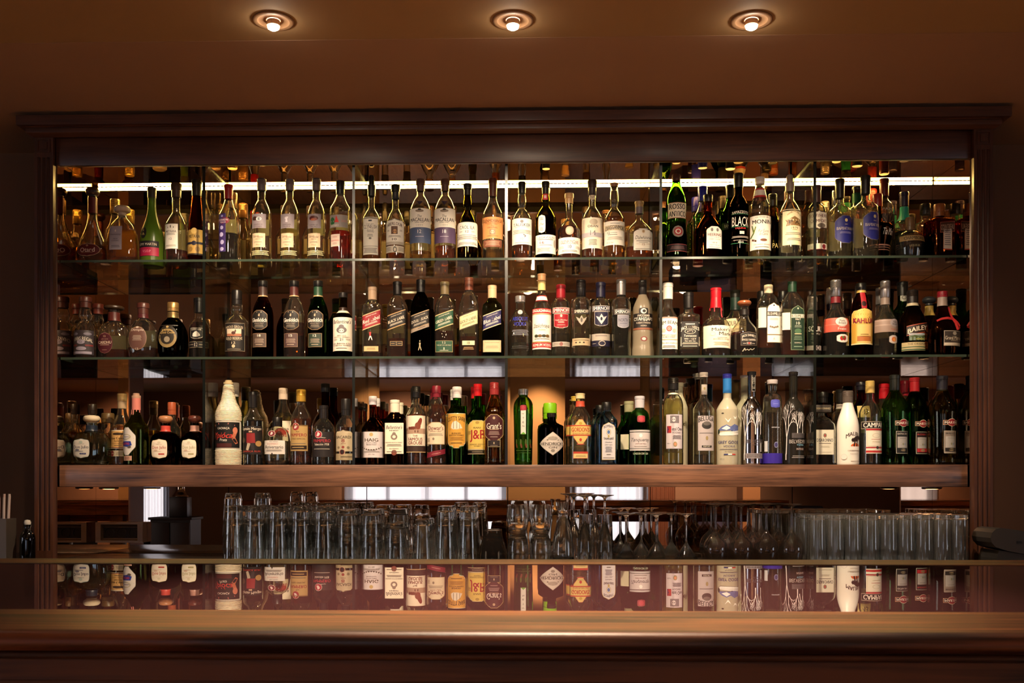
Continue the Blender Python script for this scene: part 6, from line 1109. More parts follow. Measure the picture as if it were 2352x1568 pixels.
B(3, 3, 610, 292, 620, 'gin_bottle', 'black apothecary gin bottle with diamond shaped label', std(780, 740, .34, 690), tint('#2a1a16'), ('#0c0806', 780), ('screw', '#1c1512', 670),
  [L(850, 1132, .98, '#d2c8bc', [T('HENDRICK\'S', .49, .92, .13, '#1c1614', b=.02), T('GIN', .33, .34, .08, '#1c1614', b=.015), N(.39, .42, 1, .5), D(0, .2, .12, .06, '#8a8076'), D(0, .72, .3, .08, '#a89e92'), K([(-.35, .64), (0, .78), (.35, .64)], .05, '#6a6058')], 'diamond', '#8a7e72')], 5)
B(3, 3, 592, 290, 500, 'gin_bottle', 'lime green bottle with broad green cap behind the black one', std(780, 730, .5, 690), tint('#a8d048'), ('#b8d870', 780), ('screw', '#8ac81c', 690), [], back=1)
B(3, 3, 955, 260, 385, 'gin_bottle', 'clear gin bottle with yellow and red banded label', [(.97, 'b.005'), (1, 'b.03'), (1, 1020), (1, 720), (.96, 670), (.7, 610), (.46, 560), (.4, 530), (.39, 500)], CLR, ('#f0ecd8', 1020), ('capsule', '#dcc896', 450),
  [L(700, 1005, .68, '#d8bc6c', [D(0, .84, .22, .06, '#b8983c'), D(0, .2, .18, .06, '#b83a2c'), R(0, .03, .5, .03, '#b8503c'), N(.1, .13, 1, .4)], 'hex', '#b8503c'), L(768, 898, .97, '#d8bc6c', [R(0, .94, 1, .1, '#b8402c'), R(0, .06, 1, .1, '#b8402c'), T('GORDON\'S', .58, .84, .4, '#b02a20', b=.04), T('LONDON DRY GIN', .2, .72, .14, '#7a3020', b=.01)]), L(1085, 1168, .68, '#d8c080', [R(0, .85, .95, .28, '#b8402c'), N(.2, .5, 2, .7, '#8a7444')], edge='#b8402c')], 0, .7, 2.6, extra=band(480, 545, '#c85038', 'neck_label', 1.03))
B(3, 3, 900, 240, 420, 'gin_bottle', 'clear gin bottle with yellow cap, behind the banded label', slope(700, 580, .4, 520), CLR, ('#f0ecd8', 1020), ('capsule', '#cfa948', 480), [L(770, 900, .95, '#d8b45c', [R(0, .94, 1, .1, '#b8402c'), R(0, .06, 1, .1, '#b8402c')])], back=1)
B(3, 3, 1272, 246, 490, 'gin_bottle', 'square pale blue gin bottle with white arched label', [(.98, 'b.005'), (1, 'b.02'), (1, 'b.07'), (1, 800), (1, 730), (.95, 700), (.7, 660), (.46, 620), (.42, 600)], BLU, ('#c8e2f0', 740), ('screw', '#15120f', 590),
  [L(738, 1185, .66, '#c8c4c6', [T('BOMBAY', .9, .7, .07, '#2a2a3a', arc=.035, b=.02), D(0, .74, .34, .085, '#a89858'), D(0, .74, .28, .07, '#c8c4c6'), D(0, .74, .2, .05, '#4a6a9a'), D(0, .625, .14, .035, '#a89858'), T('SAPPHIRE', .555, .72, .06, '#2a2a3a', arc=-.025, b=.02), T('Distilled', .47, .5, .035, '#4a4a58', it=.3), T('DRY GIN', .4, .52, .03, '#4a4a58'), N(.2, .36, 5, .5, '#6a6a78'), N(.12, .17, 1, .3), N(.04, .07, 1, .8)], 'arch', '#b8a060', off=.08)], 2, 1.0, 5, extra=band(490, 585, '#17130f', 'neck_foil', 1.05))
B(3, 3, 1195, 235, 525, 'gin_bottle', 'square pale blue gin bottle with black cap, behind its twin', [(.98, 'b.005'), (1, 'b.02'), (1, 'b.07'), (1, 800), (1, 745), (.95, 715), (.7, 675), (.46, 640), (.42, 620)], BLU, ('#c8e2f0', 760), ('screw', '#15120f', 610), [], 0, 1.0, 5, back=1)
B(3, 3, 1668, 258, 418, 'gin_bottle', 'dark green bell shouldered gin bottle with white label and red seal', [(.98, 'b.005'), (1, 'b.02'), (1, 1040), (1, 840), (.99, 790), (.92, 700), (.86, 640), (.7, 600), (.44, 575), (.4, 560)], tint('#4f9a34'), ('#6aa048', 700), ('capsule', '#a8a4a8', 560),
  [L(858, 1045, .94, '#b8b0b0', [T('Tanqueray', .5, .86, .3, '#24222a', it=.35, b=.01), T('IMPORTED', .27, .5, .08, '#6a3a34'), D(0, .8, .12, .12, '#d8d4d0'), N(.08, .14, 1, .5)]), L(655, 740, .36, '#7a1820', [D(0, .5, .65, .34, '#9a2430')], 'round', off=.05), L(1050, 1075, .95, '#a8a4a4', []), L(828, 850, .95, '#a8a4a4', []), L(1095, 1125, .7, None, [T('LONDON DRY GIN', .5, .95, .8, '#b8c0a8')])])
B(3, 3, 1540, 240, 480, 'gin_bottle', 'dark green gin bottle with pale capsule, behind the red seal', std(850, 700, .42, 610), tint('#3f8a2c'), ('#1c4a10', 780), ('capsule', '#8f8a6c', 610), [L(880, 1060, .6, '#d8d0b0', [], off=-.4)], back=1)
# vodka bay
B(3, 4, 242, 240, 195, 'vodka_bottle', 'clear vodka bottle with grey portrait label and black cap', [(.97, 'b.005'), (1, 'b.02'), (1, 1100), (.98, 1080), (1, 1060), (1, 560), (.97, 500), (.8, 440), (.52, 400), (.47, 390), (.44, 370), (.46, 350)], CLR, ('#efe6b8', 450), ('ridge', '#17120f', 345),
  [L(640, 1055, .8, '#b8aeb4', [R(0, .85, .48, .22, '#6a6266'), D(-.1, .85, .2, .07, '#c8c0c0'), R(-.6, .56, .24, .2, '#9a2424'), T('K', .555, .2, .18, '#22204a', u=-.6, b=.05), T('etel One', .575, .62, .1, '#24222a', u=.28, b=.02), T('VODKA', .47, .5, .055, '#2a2428', u=.2, b=.01), N(.28, .4, 6, .5, '#4a4448', .28), T('40% vol', .16, .2, .03, '#4a4448', u=-.62), D(.05, .14, .2, .07, '#8a7a50'), D(.05, .14, .12, .04, '#b87a60')], edge='#3a3036')], extra=band(380, 400, '#c8c4ac', 'neck_ring', 1.05))
B(3, 4, 335, 190, 255, 'vodka_bottle', 'frosted pale yellow vodka bottle with clear cap', std(560, 420, .4, 310), FRW, None, ('screw', '#b8b09a', 305), [L(700, 810, .8, None, [T('level', .55, .7, .5, '#3a3424', u=.1, b=.02)])], back=1)
B(3, 4, 545, 250, 150, 'vodka_bottle', 'very tall clear vodka bottle with broad grey cap', std(520, 430, .46, 230), tint('#b8a898'), ('#e8e0c8', 620), ('flare', '#8f8a84', 220), [], back=1)
B(3, 4, 608, 250, 133, 'vodka_bottle', 'clear vodka bottle with silver panel and fish emblem', std(570, 450, .36, 240), CLR, ('#e8e2c8', 620), ('screw', '#a89c98', 190),
  [L(660, 1075, .76, '#a39a9a', [R(0, .74, .5, .1, '#2a2624'), D(0, .72, .55, .1, '#2a2624'), D(0, .78, .42, .06, '#5a5450'), N(.48, .53, 1, .8, '#6a6464'), D(0, .36, .14, .06, '#8a7a54'), R(0, .12, .55, .06, '#1c1816'), T('EXPORT', .12, .42, .04, '#c8c0b0', b=.015)], off=.08), L(630, 745, .86, None, [T('BELUGA', .5, .84, .5, '#241e1c', arc=.22, b=.03)], off=.08), L(280, 400, .3, '#a89e98', [D(0, .6, .3, .14, '#8a7a50'), T('VODKA', .1, .9, .14, '#3a3430')])], 3)
B(3, 4, 890, 255, 150, 'vodka_bottle', 'frosted white vodka bottle with blue neck and flying geese', std(580, 460, .38, 380), FRW, None, ('screw', '#2a2a88', 205),
  [L(600, 1190, .94, None, [D(-.5, .95, .1, .014, '#3a342a'), G([(-.35, .86), (-.1, .8), (.15, .86), (.0, .79), (-.1, .76), (-.2, .8)], '#f4f0e4'), G([(.3, .9), (.5, .86), (.7, .9), (.55, .84), (.45, .83)], '#f4f0e4'), G([(-.95, .6), (-.6, .68), (-.2, .72), (.1, .68), (.4, .73), (.9, .7), (.95, .62), (.4, .58), (-.3, .6)], '#5a6698'), G([(-.6, .64), (-.2, .7), (.1, .65), (-.2, .61)], '#e4e2e0'), G([(-.95, .56), (.95, .6), (.95, .52), (.2, .5), (-.7, .5)], '#d8d6d0'), D(-.85, .58, .1, .05, '#2a3428'), T('GREY GOOSE', .365, .95, .06, '#35396a', b=.012), T('VODKA', .285, .56, .04, '#4a4a70'), N(.21, .24, 1, .75, '#8a8488'), T('DISTILLED AND BOTTLED', .225, .75, .015, '#6a6468'), T('IN FRANCE', .18, .4, .02, '#6a6468'), R(-.25, .12, .15, .022, '#27306a'), R(.05, .12, .15, .022, '#e8e8e4'), R(.35, .12, .15, .022, '#b83a30'), T('40% vol', .03, .22, .02, '#6a6468', u=-.55)])], extra=many(band(205, 382, '#2a74c0', 'neck_label', 1.03)))
B(3, 4, 1100, 240, 168, 'vodka_bottle', 'frosted vodka bottle with white tree print behind the chrome one', std(580, 470, .4, 380), FRW, None, ('screw', '#d8d4d8', 200), [L(560, 800, .9, None, tree(-.2, .05, .3, '#f6f0e0', 11, 5))], back=1, rot=-20)
for zx, gl_, d, top, tx in ((1185, SILV, 'mirror chrome vodka bottle with white tree print', 125, None), (1722, FRK, 'matt black vodka bottle with white tree print', 123, 'INTENSE')):
    its = tree(-.75, .12, .34, '#efe8e4', 7, 6, 84, .045) + tree(.1, .5, .14, '#efe8e4', 9, 5, 90, .035) + tree(.55, .5, .14, '#efe8e4', 12, 5, 90, .035) + tree(.25, .62, .12, '#efe8e4', 15, 5, 70, .03) + [R(-.75, .07, .04, .12, '#efe8e4')]
    if tx: its += [T('BELVEDERE', .365, .84, .07, '#c0b8b0', u=.25, b=.012), T('VODKA', .3, .4, .035, '#8ac0d8', u=.35, b=.015), T('INTENSE', .22, .42, .04, '#c8b0a8', u=.35, b=.015), R(.3, .48, .6, .1, '#565050'), N(.43, .52, 3, .5, '#3a3634', .3), N(.04, .1, 2, .6, '#a8a09a', .3)]
    else: its += [T('BELVEDERE', .365, .84, .07, '#5a5054', u=.15, b=.012), T('VODKA', .3, .4, .035, '#5a5054', u=.2), R(.1, .085, .75, .1, '#8a8284'), N(.05, .12, 2, .65, '#2a2628', .1)]
    B(3, 4, zx, 240 if not tx else 246, top, 'vodka_bottle', d, std(560, 450, .39, 370), gl_, None, ('screw', '#1a1615' if not tx else '#241d1a', 170), [L(575, 1190, .96, None, its)] + ([L(165, 365, .2, '#17130f', [T('BELVEDERE', .5, .6, .7, '#d0c8c0', up=1)], edge='#c8c0b8', off=.12)] if not tx else []), extra=None)
B(3, 4, 1463, 232, 220, 'vodka_bottle', 'tall clear vodka bottle with violet medallion and violet base', [(.97, 'b.005'), (1, 'b.02'), (1, 1000), (.97, 700), (.95, 480), (.9, 420), (.6, 390), (.46, 380), (.44, 350), (.48, 300), (.48, 285)], CLR, ('#f0f0f4', 420), ('screw', '#c8bcc0', 270),
  [L(462, 565, .48, '#4b4fae', [D(0, .5, .7, .36, '#5a5ec0'), N(.4, .55, 1, .5, '#8a8ed8')], 'round', off=.12), L(790, 805, .44, None, [T('IMPORTED', .5, .9, .9, '#d8d8e0')], off=.12), L(960, 1050, .35, None, [D(.1, .5, .55, .4, '#8a8ab0'), D(.1, .5, .42, .3, '#3f3a6a')], off=.1), L(960, 1085, .2, '#d8d8dc', [], off=-.8)], extra=band(1105, 1225, '#3a2a9a', 'violet_foot', 1.0))
def disar(root, R_, z):
    tv, tf = text_mesh('DISARONNO', .02); obj('lettering', [(p[0] * R_ * .6 - R_ * .04, -R_ * .6 - .0004, (z(612) + z(525)) / 2 + p[1] * .0035) for p in tv], tf, paint('#c8b890', .4), root)
# liqueurs and vermouths
B(3, 5, 287, 294, 525, 'liqueur_bottle', 'square almond liqueur bottle with white label and block cap', [(.97, 'b.005'), (1, 'b.02'), (1, 'b.07'), (1, 860), (1, 800), (.92, 740), (.6, 690), (.36, 665), (.33, 650), (.32, 615)], CLR, ('#c87838', 980), None,
  [L(825, 1122, .74, '#ddd8c4', [T('DISARONNO', .58, .88, .13, '#1c2434', b=.02), D(0, .77, .2, .09, '#8a8070'), D(0, .77, .08, .05, '#a83430'), N(.42, .48, 1, .65), N(.28, .36, 2, .5, '#b8b09a'), N(.08, .12, 1, .7, '#b8b09a')], edge='#b8b098')], 3, .95, 6,
  extra=lambda root, R_, H, z, rad, rn: (bevelbox('block_cap', -R_ * .74, R_ * .66, -R_ * .6, R_ * .6, z(612), H, paint('#4a443e', .4, .3), root, .002), disar(root, R_, z)))
B(3, 5, 250, 210, 370, 'liqueur_bottle', 'dark bottle with black cork behind the square liqueur', slope(700, 600, .45, 520), DBRN, ('#1c0c04', 700), ('cork', '#1c1612', 500), [], back=1)
B(3, 5, 400, 200, 337, 'liqueur_bottle', 'textured clear bottle with black gold capsule', slope(640, 560, .5, 510), CLR, ('#e8dcb8', 700), ('capsule', '#1a1510', 500), [L(515, 570, .9, '#a89c94', [N(.4, .8, 1, .6, '#4a3c38')])], back=1)
B(3, 5, 575, 257, 360, 'liqueur_bottle', 'glossy white bottle with palm tree sunset print', [(.97, 'b.005'), (1, 'b.02'), (1, 'b.06'), (1, 860), (.99, 780), (.88, 700), (.62, 600), (.47, 530), (.43, 500)], WHITEP, None, ('ridge', '#5a5048', 500),
  [L(830, 1215, .92, None, [T('MALIBU', .88, .72, .12, '#3a221a', arc=.09, b=.04, u=.22), D(.35, .49, .4, .1, '#d8642a'), R(.35, .43, .45, .12, '#f0ebe2'), K([(.2, .49), (.28, .6), (.3, .7)], .06, '#2a1810'), K([(.45, .49), (.5, .64), (.55, .76)], .06, '#2a1810')] + [K([(.3, .7), (.3 + math.cos(a) * .3, .7 + math.sin(a) * .06 - .015)], .07, '#2a1810') for a in (0, .6, 1.2, 2, 2.6, 3.2, 3.8, 5.6)] + [K([(.55, .76), (.55 + math.cos(a) * .3, .76 + math.sin(a) * .06 - .015)], .07, '#2a1810') for a in (0, .6, 1.2, 2, 2.6, 3.2, 3.8, 5.6)] + [T('CARIBBEAN RUM', .36, .62, .035, '#8a6a50', u=.25), T('COCONUT', .26, .42, .035, '#8a6a50', u=.25), D(-.55, .17, .24, .09, '#e0dacf'), D(-.55, .17, .21, .075, '#f0ebe2'), N(.02, .06, 1, .4, '#a89888', .35)])])
B(3, 5, 655, 250, 250, 'liqueur_bottle', 'brown bottle with round black cap and parchment label', std(620, 470, .4, 380), BRN, ('#2a1204', 560), ('cork', '#1c1620', 350), [L(540, 680, .6, '#c8b070', [T('43', .5, .5, .5, '#2a1c10', b=.03), N(.85, .92, 1, .5)], off=0)], back=1)
B(3, 5, 825, 258, 238, 'aperitif_bottle', 'clear bottle of red bitters with white label', std(620, 480, .36, 380), CLR, ('#c83038', 1095), ('ridge', '#c8a860', 385),
  [L(730, 815, .96, '#1c1714', [T('CAMPARI', .5, .9, .66, '#efe6d8', b=.05)], edge='#c8b8a0', off=.05), L(815, 1110, .8, '#e4dcc8', [R(0, .965, 1, .07, '#a8242a'), R(0, .24, 1, .05, '#a8242a'), R(0, .08, 1, .08, '#b8302c'), R(0, .6, .86, .62, '#d8cdb0'), R(0, .6, .82, .59, '#e6dfcc'), D(0, .72, .4, .09, '#c8c0a0'), D(0, .72, .35, .075, '#e6dfcc'), N(.55, .59, 1, .5, '#b85a48'), D(.1, .24, .14, .06, '#3a2c20'), N(.45, .5, 1, .4, '#c8bca0')], off=.18)], 4)
B(3, 5, 945, 240, 270, 'liqueur_bottle', 'clear liqueur bottle with tall bright red capsule', slope(680, 560, .44, 450), CLR, ('#f0ece0', 800), ('capsule', '#b01420', 450), [], back=1)
for zx, w, top, g_, lq, cp, lc, tx, tcx, d in ((1092, 312, 165, tint('#7cc464'), '#dce080', '#1c1c18', '#22221f', 'EXTRA DRY', '#d8d0c4', 'green vermouth bottle with black capsule and silver label'), (1380, 300, 183, tint('#4f8a34'), '#2a0c08', '#a02028', '#201416', 'ROSSO', '#b03a38', 'green vermouth bottle with red capsule and red label'), (1695, 325, 185, tint('#b8b89a'), '#e8e0b0', '#1c1a22', '#8a7e74', 'BIANCO', '#2a2420', 'clear vermouth bottle with dark capsule and beige label')):
    B(3, 5, zx, w, top, 'vermouth_bottle', d, [(.97, 'b.005'), (1, 'b.03'), (.98, 1130), (.93, 1060), (.93, 900), (.98, 680), (1, 600), (.96, 540), (.72, 450), (.48, 390), (.37, 350), (.34, 320), (.34, 240)], g_, (lq, 1000 if tx == 'EXTRA DRY' else 620), ('capsule', cp, 365),
      [L(700, 795, .36, '#8a2028', [], 'oval', '#d8ccb0', off=.25), L(722, 775, .62, '#1a1513', [T('MARTINI', .5, .86, .55, '#e8dece', b=.04)], edge='#d0a080', off=.25),
       L(845, 1110, .52, lc, [T(tx, .88, .8, .07, tcx, b=.015), R(0, .5, .8, .5, '#a8a4a0'), N(.55, .7, 3, .6, '#6a6664'), D(-.3, .42, .14, .05, '#8a909a'), D(0, .42, .14, .05, '#8a8a70'), D(.3, .42, .14, .05, '#8a909a'), R(0, .16, .86, .16, '#a8242c' if tx == 'ROSSO' else '#1c1a1a'), D(0, .16, .4, .06, '#8a7a5c')], 'rect', '#b8b0a0', off=.2)], 6)
B(3, 5, 1212, 230, 225, 'vermouth_bottle', 'clear bottle with red capsule between the green vermouths', slope(620, 500, .42, 420), CLR, ('#e8e0c8', 760), ('capsule', '#a01c2c', 410), [], back=1)
settle()
# ------------------------------------------------------------------ glasses on the work counter
GL = solid('#fcfcfa', 1.47, .003); GLT = solid('#fcfcfa', 1.45, .025); GLD = solid('#c8b090', 1.47, .01); GLW = thin('#d8c8b8', 1.9, 0.005, 'wine_glass', .006)  # GLT lightened by its diffuse share; GLW's tint stands in for dark reflections
def cupmesh(name, outer, thick, base, mat, seg=28):
    """Upside-down cup: outer (r, z) from rim (z = 0) to the closed end; BASE is the thickness of the closed end."""
    H = outer[-1][1]
    inner = [(max(.001, r - thick), min(z, H - base)) for r, z in outer if z < H - base]
    ri = inner[-1][0]
    prof = [(0, H - base), (ri * .8, H - base), (ri, H - base - .003)] + inner[::-1] + outer + [(outer[-1][0] * .93, H + .0012), (0, H + .0006)]
    v, f = lathe(prof, seg); me = bpy.data.meshes.new(name); me.from_pydata(v, [], f); me.materials.append(mat)
    me.polygons.foreach_set('use_smooth', [True] * len(me.polygons)); me.set_sharp_from_angle(angle=math.radians(50)); me.update(); return me
def facemesh(name, prof, mat, seg=28):
    v, f = lathe(prof, seg); me = bpy.data.meshes.new(name); me.from_pydata(v, [], f); me.materials.append(mat)
    me.polygons.foreach_set('use_smooth', [True] * len(me.polygons)); me.set_sharp_from_angle(angle=math.radians(60)); me.update(); return me
ME = {}
ME['highball_glass'] = cupmesh('highball_glass', [(.0370, 0), (.0375, .0015), (.0365, .012), (.0355, .03), (.0315, .09), (.0265, .142), (.0255, .150)], .0018, .016, GL)
ME['rocks_glass'] = cupmesh('rocks_glass', [(.0400, 0), (.0402, .002), (.0385, .03), (.0345, .07), (.0320, .088), (.0315, .092)], .0026, .016, GL)
ME['smoked_tumbler'] = cupmesh('smoked_tumbler', [(.0460, 0), (.0462, .002), (.0455, .03), (.0420, .06), (.0350, .082), (.0320, .10), (.0310, .112)], .003, .02, GLD)
ME['stemless_glass'] = cupmesh('stemless_glass', [(.0350, 0), (.0362, .01), (.0385, .035), (.0375, .06), (.0330, .083), (.0280, .096), (.0270, .100)], .002, .012, GL)
ME['straight_tumbler'] = cupmesh('straight_tumbler', [(.0288, 0), (.0290, .002), (.0285, .05), (.0275, .12), (.0268, .160), (.0265, .168)], .0016, .014, GLT)
ME['water_glass'] = cupmesh('water_glass', [(.0300, 0), (.0302, .002), (.0290, .06), (.0265, .14), (.0260, .165)], .002, .03, GL)
ME['carafe'] = facemesh('carafe', chaikin([(.0360, 0), (.0375, .004), (.0375, .04), (.0340, .08), (.0240, .125), (.0135, .160), (.0135, .170), (.0180, .195), (.0215, .212)], 2) + chaikin([(.0200, .212), (.0165, .195), (.0120, .168), (.0220, .125), (.0320, .08), (.0355, .03), (.0345, .012), (0, .010)], 2), GL)
ME['champagne_flute'] = facemesh('champagne_flute', chaikin([(.0235, 0), (.0250, .002), (.0265, .04), (.0230, .09), (.0120, .125), (.0045, .140), (.0036, .155), (.0036, .215), (.0060, .2295), (.0300, .2345), (.0335, .236)], 2) + [(.0300, .2372), (0, .2378)] , GL)
ME['martini_glass'] = facemesh('martini_glass', chaikin([(.0505, 0), (.0510, .0005), (.0490, .004), (.0250, .040), (.0080, .064), (.0035, .075), (.0034, .10), (.0034, .15), (.0060, .1655), (.0300, .1705), (.0350, .172)], 2) + [(.0310, .1732), (0, .1738)], GL)
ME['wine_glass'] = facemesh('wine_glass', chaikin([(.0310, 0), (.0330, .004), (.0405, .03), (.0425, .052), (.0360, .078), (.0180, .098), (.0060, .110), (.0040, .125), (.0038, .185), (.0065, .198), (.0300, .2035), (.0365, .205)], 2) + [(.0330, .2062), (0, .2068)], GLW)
ORD = ['first', 'second', 'third', 'fourth', 'fifth', 'sixth', 'seventh', 'eighth', 'ninth', 'tenth', 'eleventh', 'twelfth', 'thirteenth', 'fourteenth', 'fifteenth', 'sixteenth']
ROWN = ['front', 'second', 'third', 'fourth', 'fifth', 'rearmost']
def glass(kind, x, Y, z, label, group, flip=False, tilt=(0, 0), h=0):
    o = bpy.data.objects.new(kind, ME[kind]); COL.objects.link(o); o.location = (x, Y, z)
    o.rotation_euler = (tilt[0] + (math.pi if flip else 0), tilt[1], random.uniform(0, 6))
    if flip: o.location.z = z + h
    return tag(o, label, 'glass', group)
# tall highballs, nested in pairs
for r, Y in enumerate((3.452, 3.532, 3.612, 3.692)):
    for c, px in enumerate((537, 588, 640, 692, 745)):
        x = xat(px, 3.452) + (.002 if r % 2 else -.002)
        for lv in range(2):
            glass('highball_glass', x, Y, CT + .0006 + lv * .0462, 'upturned clear highball glass, %s of its pair, %s row, %s column' % (('lower', 'upper')[lv], ROWN[r], ORD[c]), 'nested highball glasses')
for k, (px, Y) in enumerate(((551, 3.470), (588, 3.532))):
    glass('highball_glass', (xat(537, 3.452) - .002) if k == 0 else xat(588, 3.452) + .002, 3.452 if k == 0 else 3.532, CT + .0006 + .0924, 'topmost upturned highball glass, %s of the two raised ones' % ('left', 'right')[k], 'nested highball glasses')
# rocks glasses in towers
for c, (px, n) in enumerate(((798, 3), (853, 3), (909, 3))):
    for r, Y in enumerate((3.455, 3.545)):
        zz = CT + .0006
        for lv in range(n if r else n - (1 if c == 2 else 0)):
            glass('rocks_glass', xat(px, 3.455), Y, zz, 'upturned short rocks glass, %s from counter, %s tower, %s row' % (ORD[lv], ORD[c], ROWN[r]), 'towers of rocks glasses')
            zz += .0465
# second cluster of highballs
for c, (px, n) in enumerate(((971, 1), (1023, 2), (1075, 2))):
    for r, Y in enumerate((3.452, 3.532, 3.612)):
        for lv in range(n):
            glass('highball_glass', xat(px, 3.452), Y, CT + .0006 + lv * .0462, 'upturned highball beside the smoked tumbler, %s glass, %s row, %s column' % (('lower', 'upper')[lv], ROWN[r], ORD[c]), 'highball glasses by the smoked tumbler')
for r, Y in enumerate((3.462, 3.570)):
    glass('smoked_tumbler', xat(1131, 3.462), Y, CT + .0006, 'brown smoked dome shaped tumbler, %s of two' % ('front', 'rear')[r], 'smoked tumblers')
for c, px in enumerate((1189, 1242)):
    for r, Y in enumerate((3.455, 3.540)):
        glass('stemless_glass', xat(px, 3.455), Y, CT + .0006, 'upturned stemless glass under another, %s column, %s row' % (ORD[c], ROWN[r]), 'stemless glasses in pairs')
        glass('stemless_glass', xat(px, 3.455), Y, CT + .1020, 'upright stemless glass on top of another, %s column, %s row' % (ORD[c], ROWN[r]), 'stemless glasses in pairs', flip=True, h=.1012)
for r, Y in enumerate((3.455, 3.545)):
    glass('carafe', xat(1294, 3.455), Y, CT + .0006, 'clear waisted glass carafe, %s of two' % ('front', 'rear')[r], 'carafes')
for k, (px, Y) in enumerate(((1343, 3.455), (1389, 3.455), (1318, 3.66), (1364, 3.66))):
    glass('champagne_flute', xat(px, Y), Y, CT + .0006, 'upturned champagne flute, %s' % (('left one in front', 'right one in front', 'left one behind', 'right one behind')[k]), 'upturned champagne flutes')
for k, px in enumerate((1347, 1389)):
    glass('water_glass', xat(px, 3.545), 3.545, CT + .0006, 'upturned water glass between the flutes, %s' % ORD[k], 'water glasses')
for k, (px, Y) in enumerate(((1438, 3.462), (1507, 3.462), (1576, 3.462), (1473, 3.56), (1542, 3.56), (1424, 3.66), (1510, 3.66))):
    glass('martini_glass', xat(px, Y), Y, CT + .0006, 'upturned martini glass, %s' % ('left in front row', 'middle in front row', 'right in front row', 'left of the second row', 'middle of the second row', 'far left at the back', 'middle at the back', 'right at the back')[k], 'upturned martini glasses')
k = 0
for r, (Y, off) in enumerate(((3.47, 0), (3.555, 30), (3.645, 2), (3.73, 32))):
    for c in range(4 if not off else 3):
        px = 1644 + c * 58 + off
        glass('wine_glass', xat(px, Y) - (0, .004, .02, .024)[r], Y, CT + .0006, 'upturned wine glass with dark reflections in its tint, %s from left, %s row' % (ORD[c], ROWN[r]), 'upturned wine glasses')
for r, Y in enumerate((3.455, 3.515, 3.575, 3.635, 3.695)):
    for c in range(9):
        x = xat(1880, 3.455) + c * .0606 + (.006 if r % 2 else -.004)
        glass('straight_tumbler', x, Y, CT + .0006, 'upturned straight tumbler, %s from left, %s row' % (ORD[c], ROWN[r]), 'straight tumblers packed in rows')
# ------------------------------------------------------------------ sockets on the mirror, left end
p0, p1 = at(223, 1245, YM - .03), at(331, 1199, YM - .03)
S = thing('socket_strip', 'silver framed strip of three black sockets on the mirror', 'power socket', ((p0.x + p1.x) / 2, YM - .0008, p0.z))
sw, sh = p1.x - p0.x, p1.z - p0.z
al = paint('#a8978a', .35, .6)
MB().box(-sw/2, -sw/2 + sw*.11, -.045, 0, 0, sh).out('end_cap', al, S)
MB().box(sw/2 - sw*.11, sw/2, -.045, 0, 0, sh).out('end_cap', al, S)
MB().prism([(0, sh), (-.045, sh), (-.045, sh * .9), (-.02, sh * .76), (-.02, sh * .74), (0, sh * .74)], 0, -sw*.389, sw*.389).out('upper_rail', al, S)
MB().prism([(0, 0), (0, sh * .2), (-.02, sh * .2), (-.02, sh * .18), (-.045, sh * .1), (-.045, 0)], 0, -sw*.389, sw*.389).out('lower_rail', al, S)
MB().box(-sw*.389, sw*.389, -.018, 0, sh*.201, sh*.739).out('face_plate', paint('#221e1a', .4), S)
for k in (-1, 0, 1):
    o = MB(); v, f = lathe([(.019, 0), (.0195, .003), (.0175, .0035), (.0165, -.004), (0, -.004)], 24)
    o.add([(x + k * sw * .255, -z - .0182, y + sh * .47) for x, y, z in v], f); so = o.out('socket', paint('#3a342e', .35), S, True)
    for s in (-1, 1): 
        q = MB(); v, f = lathe([(.0028, 0), (.0028, .002), (0, .002)], 10); q.add([(x + k * sw * .255 + s * .0095, -z - .0146, y + sh * .47) for x, y, z in v], f); q.out('pin_hole', paint('#050404', .8), so, True)
# ------------------------------------------------------------------ straw holder and swing-top bottle, left of the cabinet
Yh = 3.50
xh0, xh1 = xat(-25, Yh), xat(26, Yh); zt = zat(1191, Yh); xc = (xh0 + xh1) / 2
H_ = thing('straw_holder', 'brushed steel box holding paper straws left of the back bar', 'holder', (xc, Yh, CT))
hw = (xh1 - xh0) / 2; hh = zt - CT; st_ = paint('#8a7c70', .35, .8)
MB().box(-hw, hw, -.035, -.033, 0, hh).box(-hw, hw, .033, .035, 0, hh).box(-hw, -hw + .002, -.033, .033, 0, hh).box(hw - .002, hw, -.033, .033, 0, hh).box(-hw + .002, hw - .002, -.033, .033, 0, .002).out('box', st_, H_)
MB().box(-hw - .001, hw + .001, -.0362, -.0352, hh * .30, hh * .32).out('lip', st_, H_)
for k in range(9):
    a = -.025 + .05 * k / 8; tx = a * .9; o = MB().tube([(a, -.01 + .02 * (k % 2), .004), (a + tx * .6, -.01 + .02 * (k % 2), hh + .075 + .006 * (k % 3))], .0042, 8).out('straw', paint('#c0a094' if k % 2 else '#b8a8a0', .6), None, True)
    o.location = (xc, Yh, CT); tag(o, 'pale straw in the steel holder, %s from left' % ORD[k], 'straw', 'straws in the holder')
b1 = xat(60, Yh); Wb = wat(35, Yh) / 2; zt2 = zat(1194, Yh)
SB = thing('swing_top_bottle', 'brown swing top bottle with wire clasp left of the back bar', 'bottle', (b1, Yh + .01, CT + .0004)); hb = zt2 - CT
pr = chaikin([(0, .003), (Wb*.9, 0), (Wb, .004), (Wb, hb*.45), (Wb, hb*.58), (Wb*.8, hb*.68), (Wb*.45, hb*.76), (Wb*.4, hb*.82), (Wb*.44, hb*.86), (Wb*.44, hb*.88)], 2)
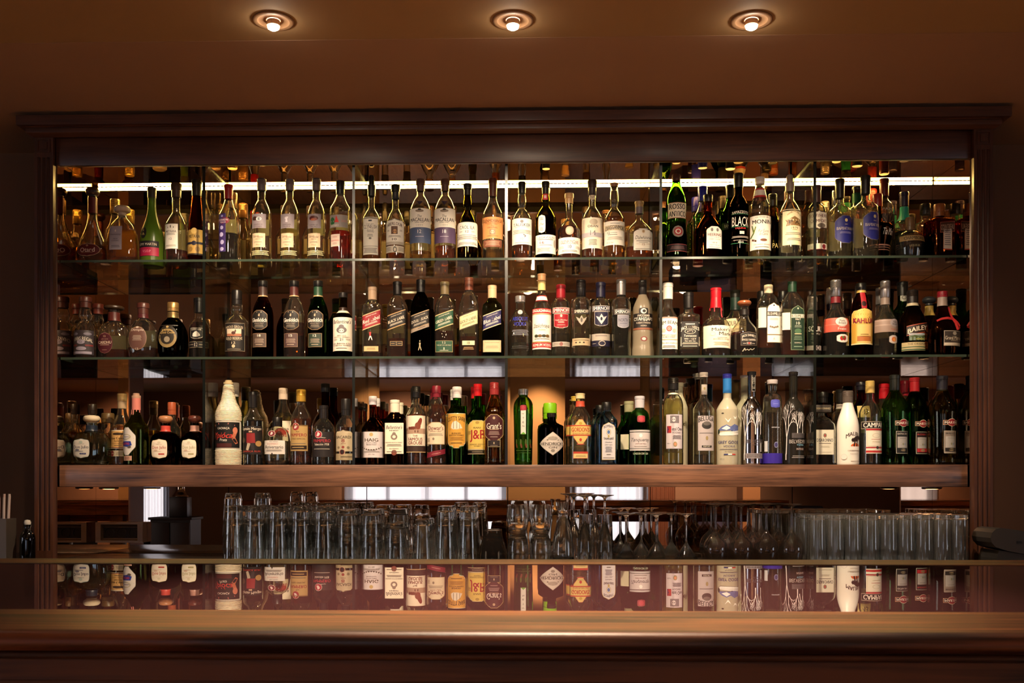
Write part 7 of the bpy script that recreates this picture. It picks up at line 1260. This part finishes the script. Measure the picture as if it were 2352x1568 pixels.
v, f = lathe(pr, 28); obj('glass_body', v, f, thin('#3a2414', 1.7), SB, True)
v, f = lathe([(0, .006), (Wb - .003, .008), (Wb - .003, hb*.5), (0, hb*.5)], 28); obj('liquid', v, f, liquid('#3a1c08'), SB, True, 40)
v, f = lathe([(0, hb*.88), (Wb*.42, hb*.88), (Wb*.46, hb*.93), (Wb*.36, hb*.98), (0, hb)], 24); obj('stopper', v, f, paint('#c8c0b4', .3), SB, True, 40)
MB().tube([(-Wb*.5, 0, hb*.85), (-Wb*.56, 0, hb*.95), (0, 0, hb*1.005), (Wb*.56, 0, hb*.95), (Wb*.5, 0, hb*.85)], .0013, 6).tube([(-Wb*.5, 0, hb*.86), (-Wb*.45, -Wb*.4, hb*.75), (0, -Wb*.95, hb*.6), (Wb*.45, -Wb*.4, hb*.75), (Wb*.5, 0, hb*.86)], .0013, 6).out('wire_clasp', paint('#2a2420', .4, .8), SB, True)
# ------------------------------------------------------------------ card printer, right of the cabinet
Yp = 3.42
x0p = xat(2253, Yp); zp = zat(1210, Yp, 2280); lp = .26
PR = thing('receipt_printer', 'dark grey rounded receipt printer right of the back bar', 'printer', (x0p, Yp, CT)); hp = zp - CT
dk = paint('#2e2a26', .5)
prof = [(.004, hp*.62), (.0, hp*.74), (.006, hp*.88), (.018, hp*.97), (.034, hp), (.10, hp*.93), (.20, hp*.80), (lp, hp*.72), (lp, hp*.18), (.16, hp*.26), (.06, hp*.40), (.018, hp*.50)]
MB().prism(prof, 1, -.07, .07).out('upper_shell', dk, PR)
MB().prism([(.02, 0), (.022, hp*.20), (.03, hp*.42), (.06, hp*.385), (.16, hp*.245), (lp - .004, hp*.165), (lp - .004, 0)], 1, -.066, .066).out('lower_shell', paint('#24211e', .55), PR)
MB().box(.085, .103, -.0712, -.0702, hp*.60, hp*.66).out('port', paint('#060505', .6), PR)
MB().tube([(-.01, .06, .004), (-.03, .0, .004), (.0, -.05, .004), (.025, -.055, .01)], .003, 8).out('cable', paint('#8a7e74', .5), PR, True)
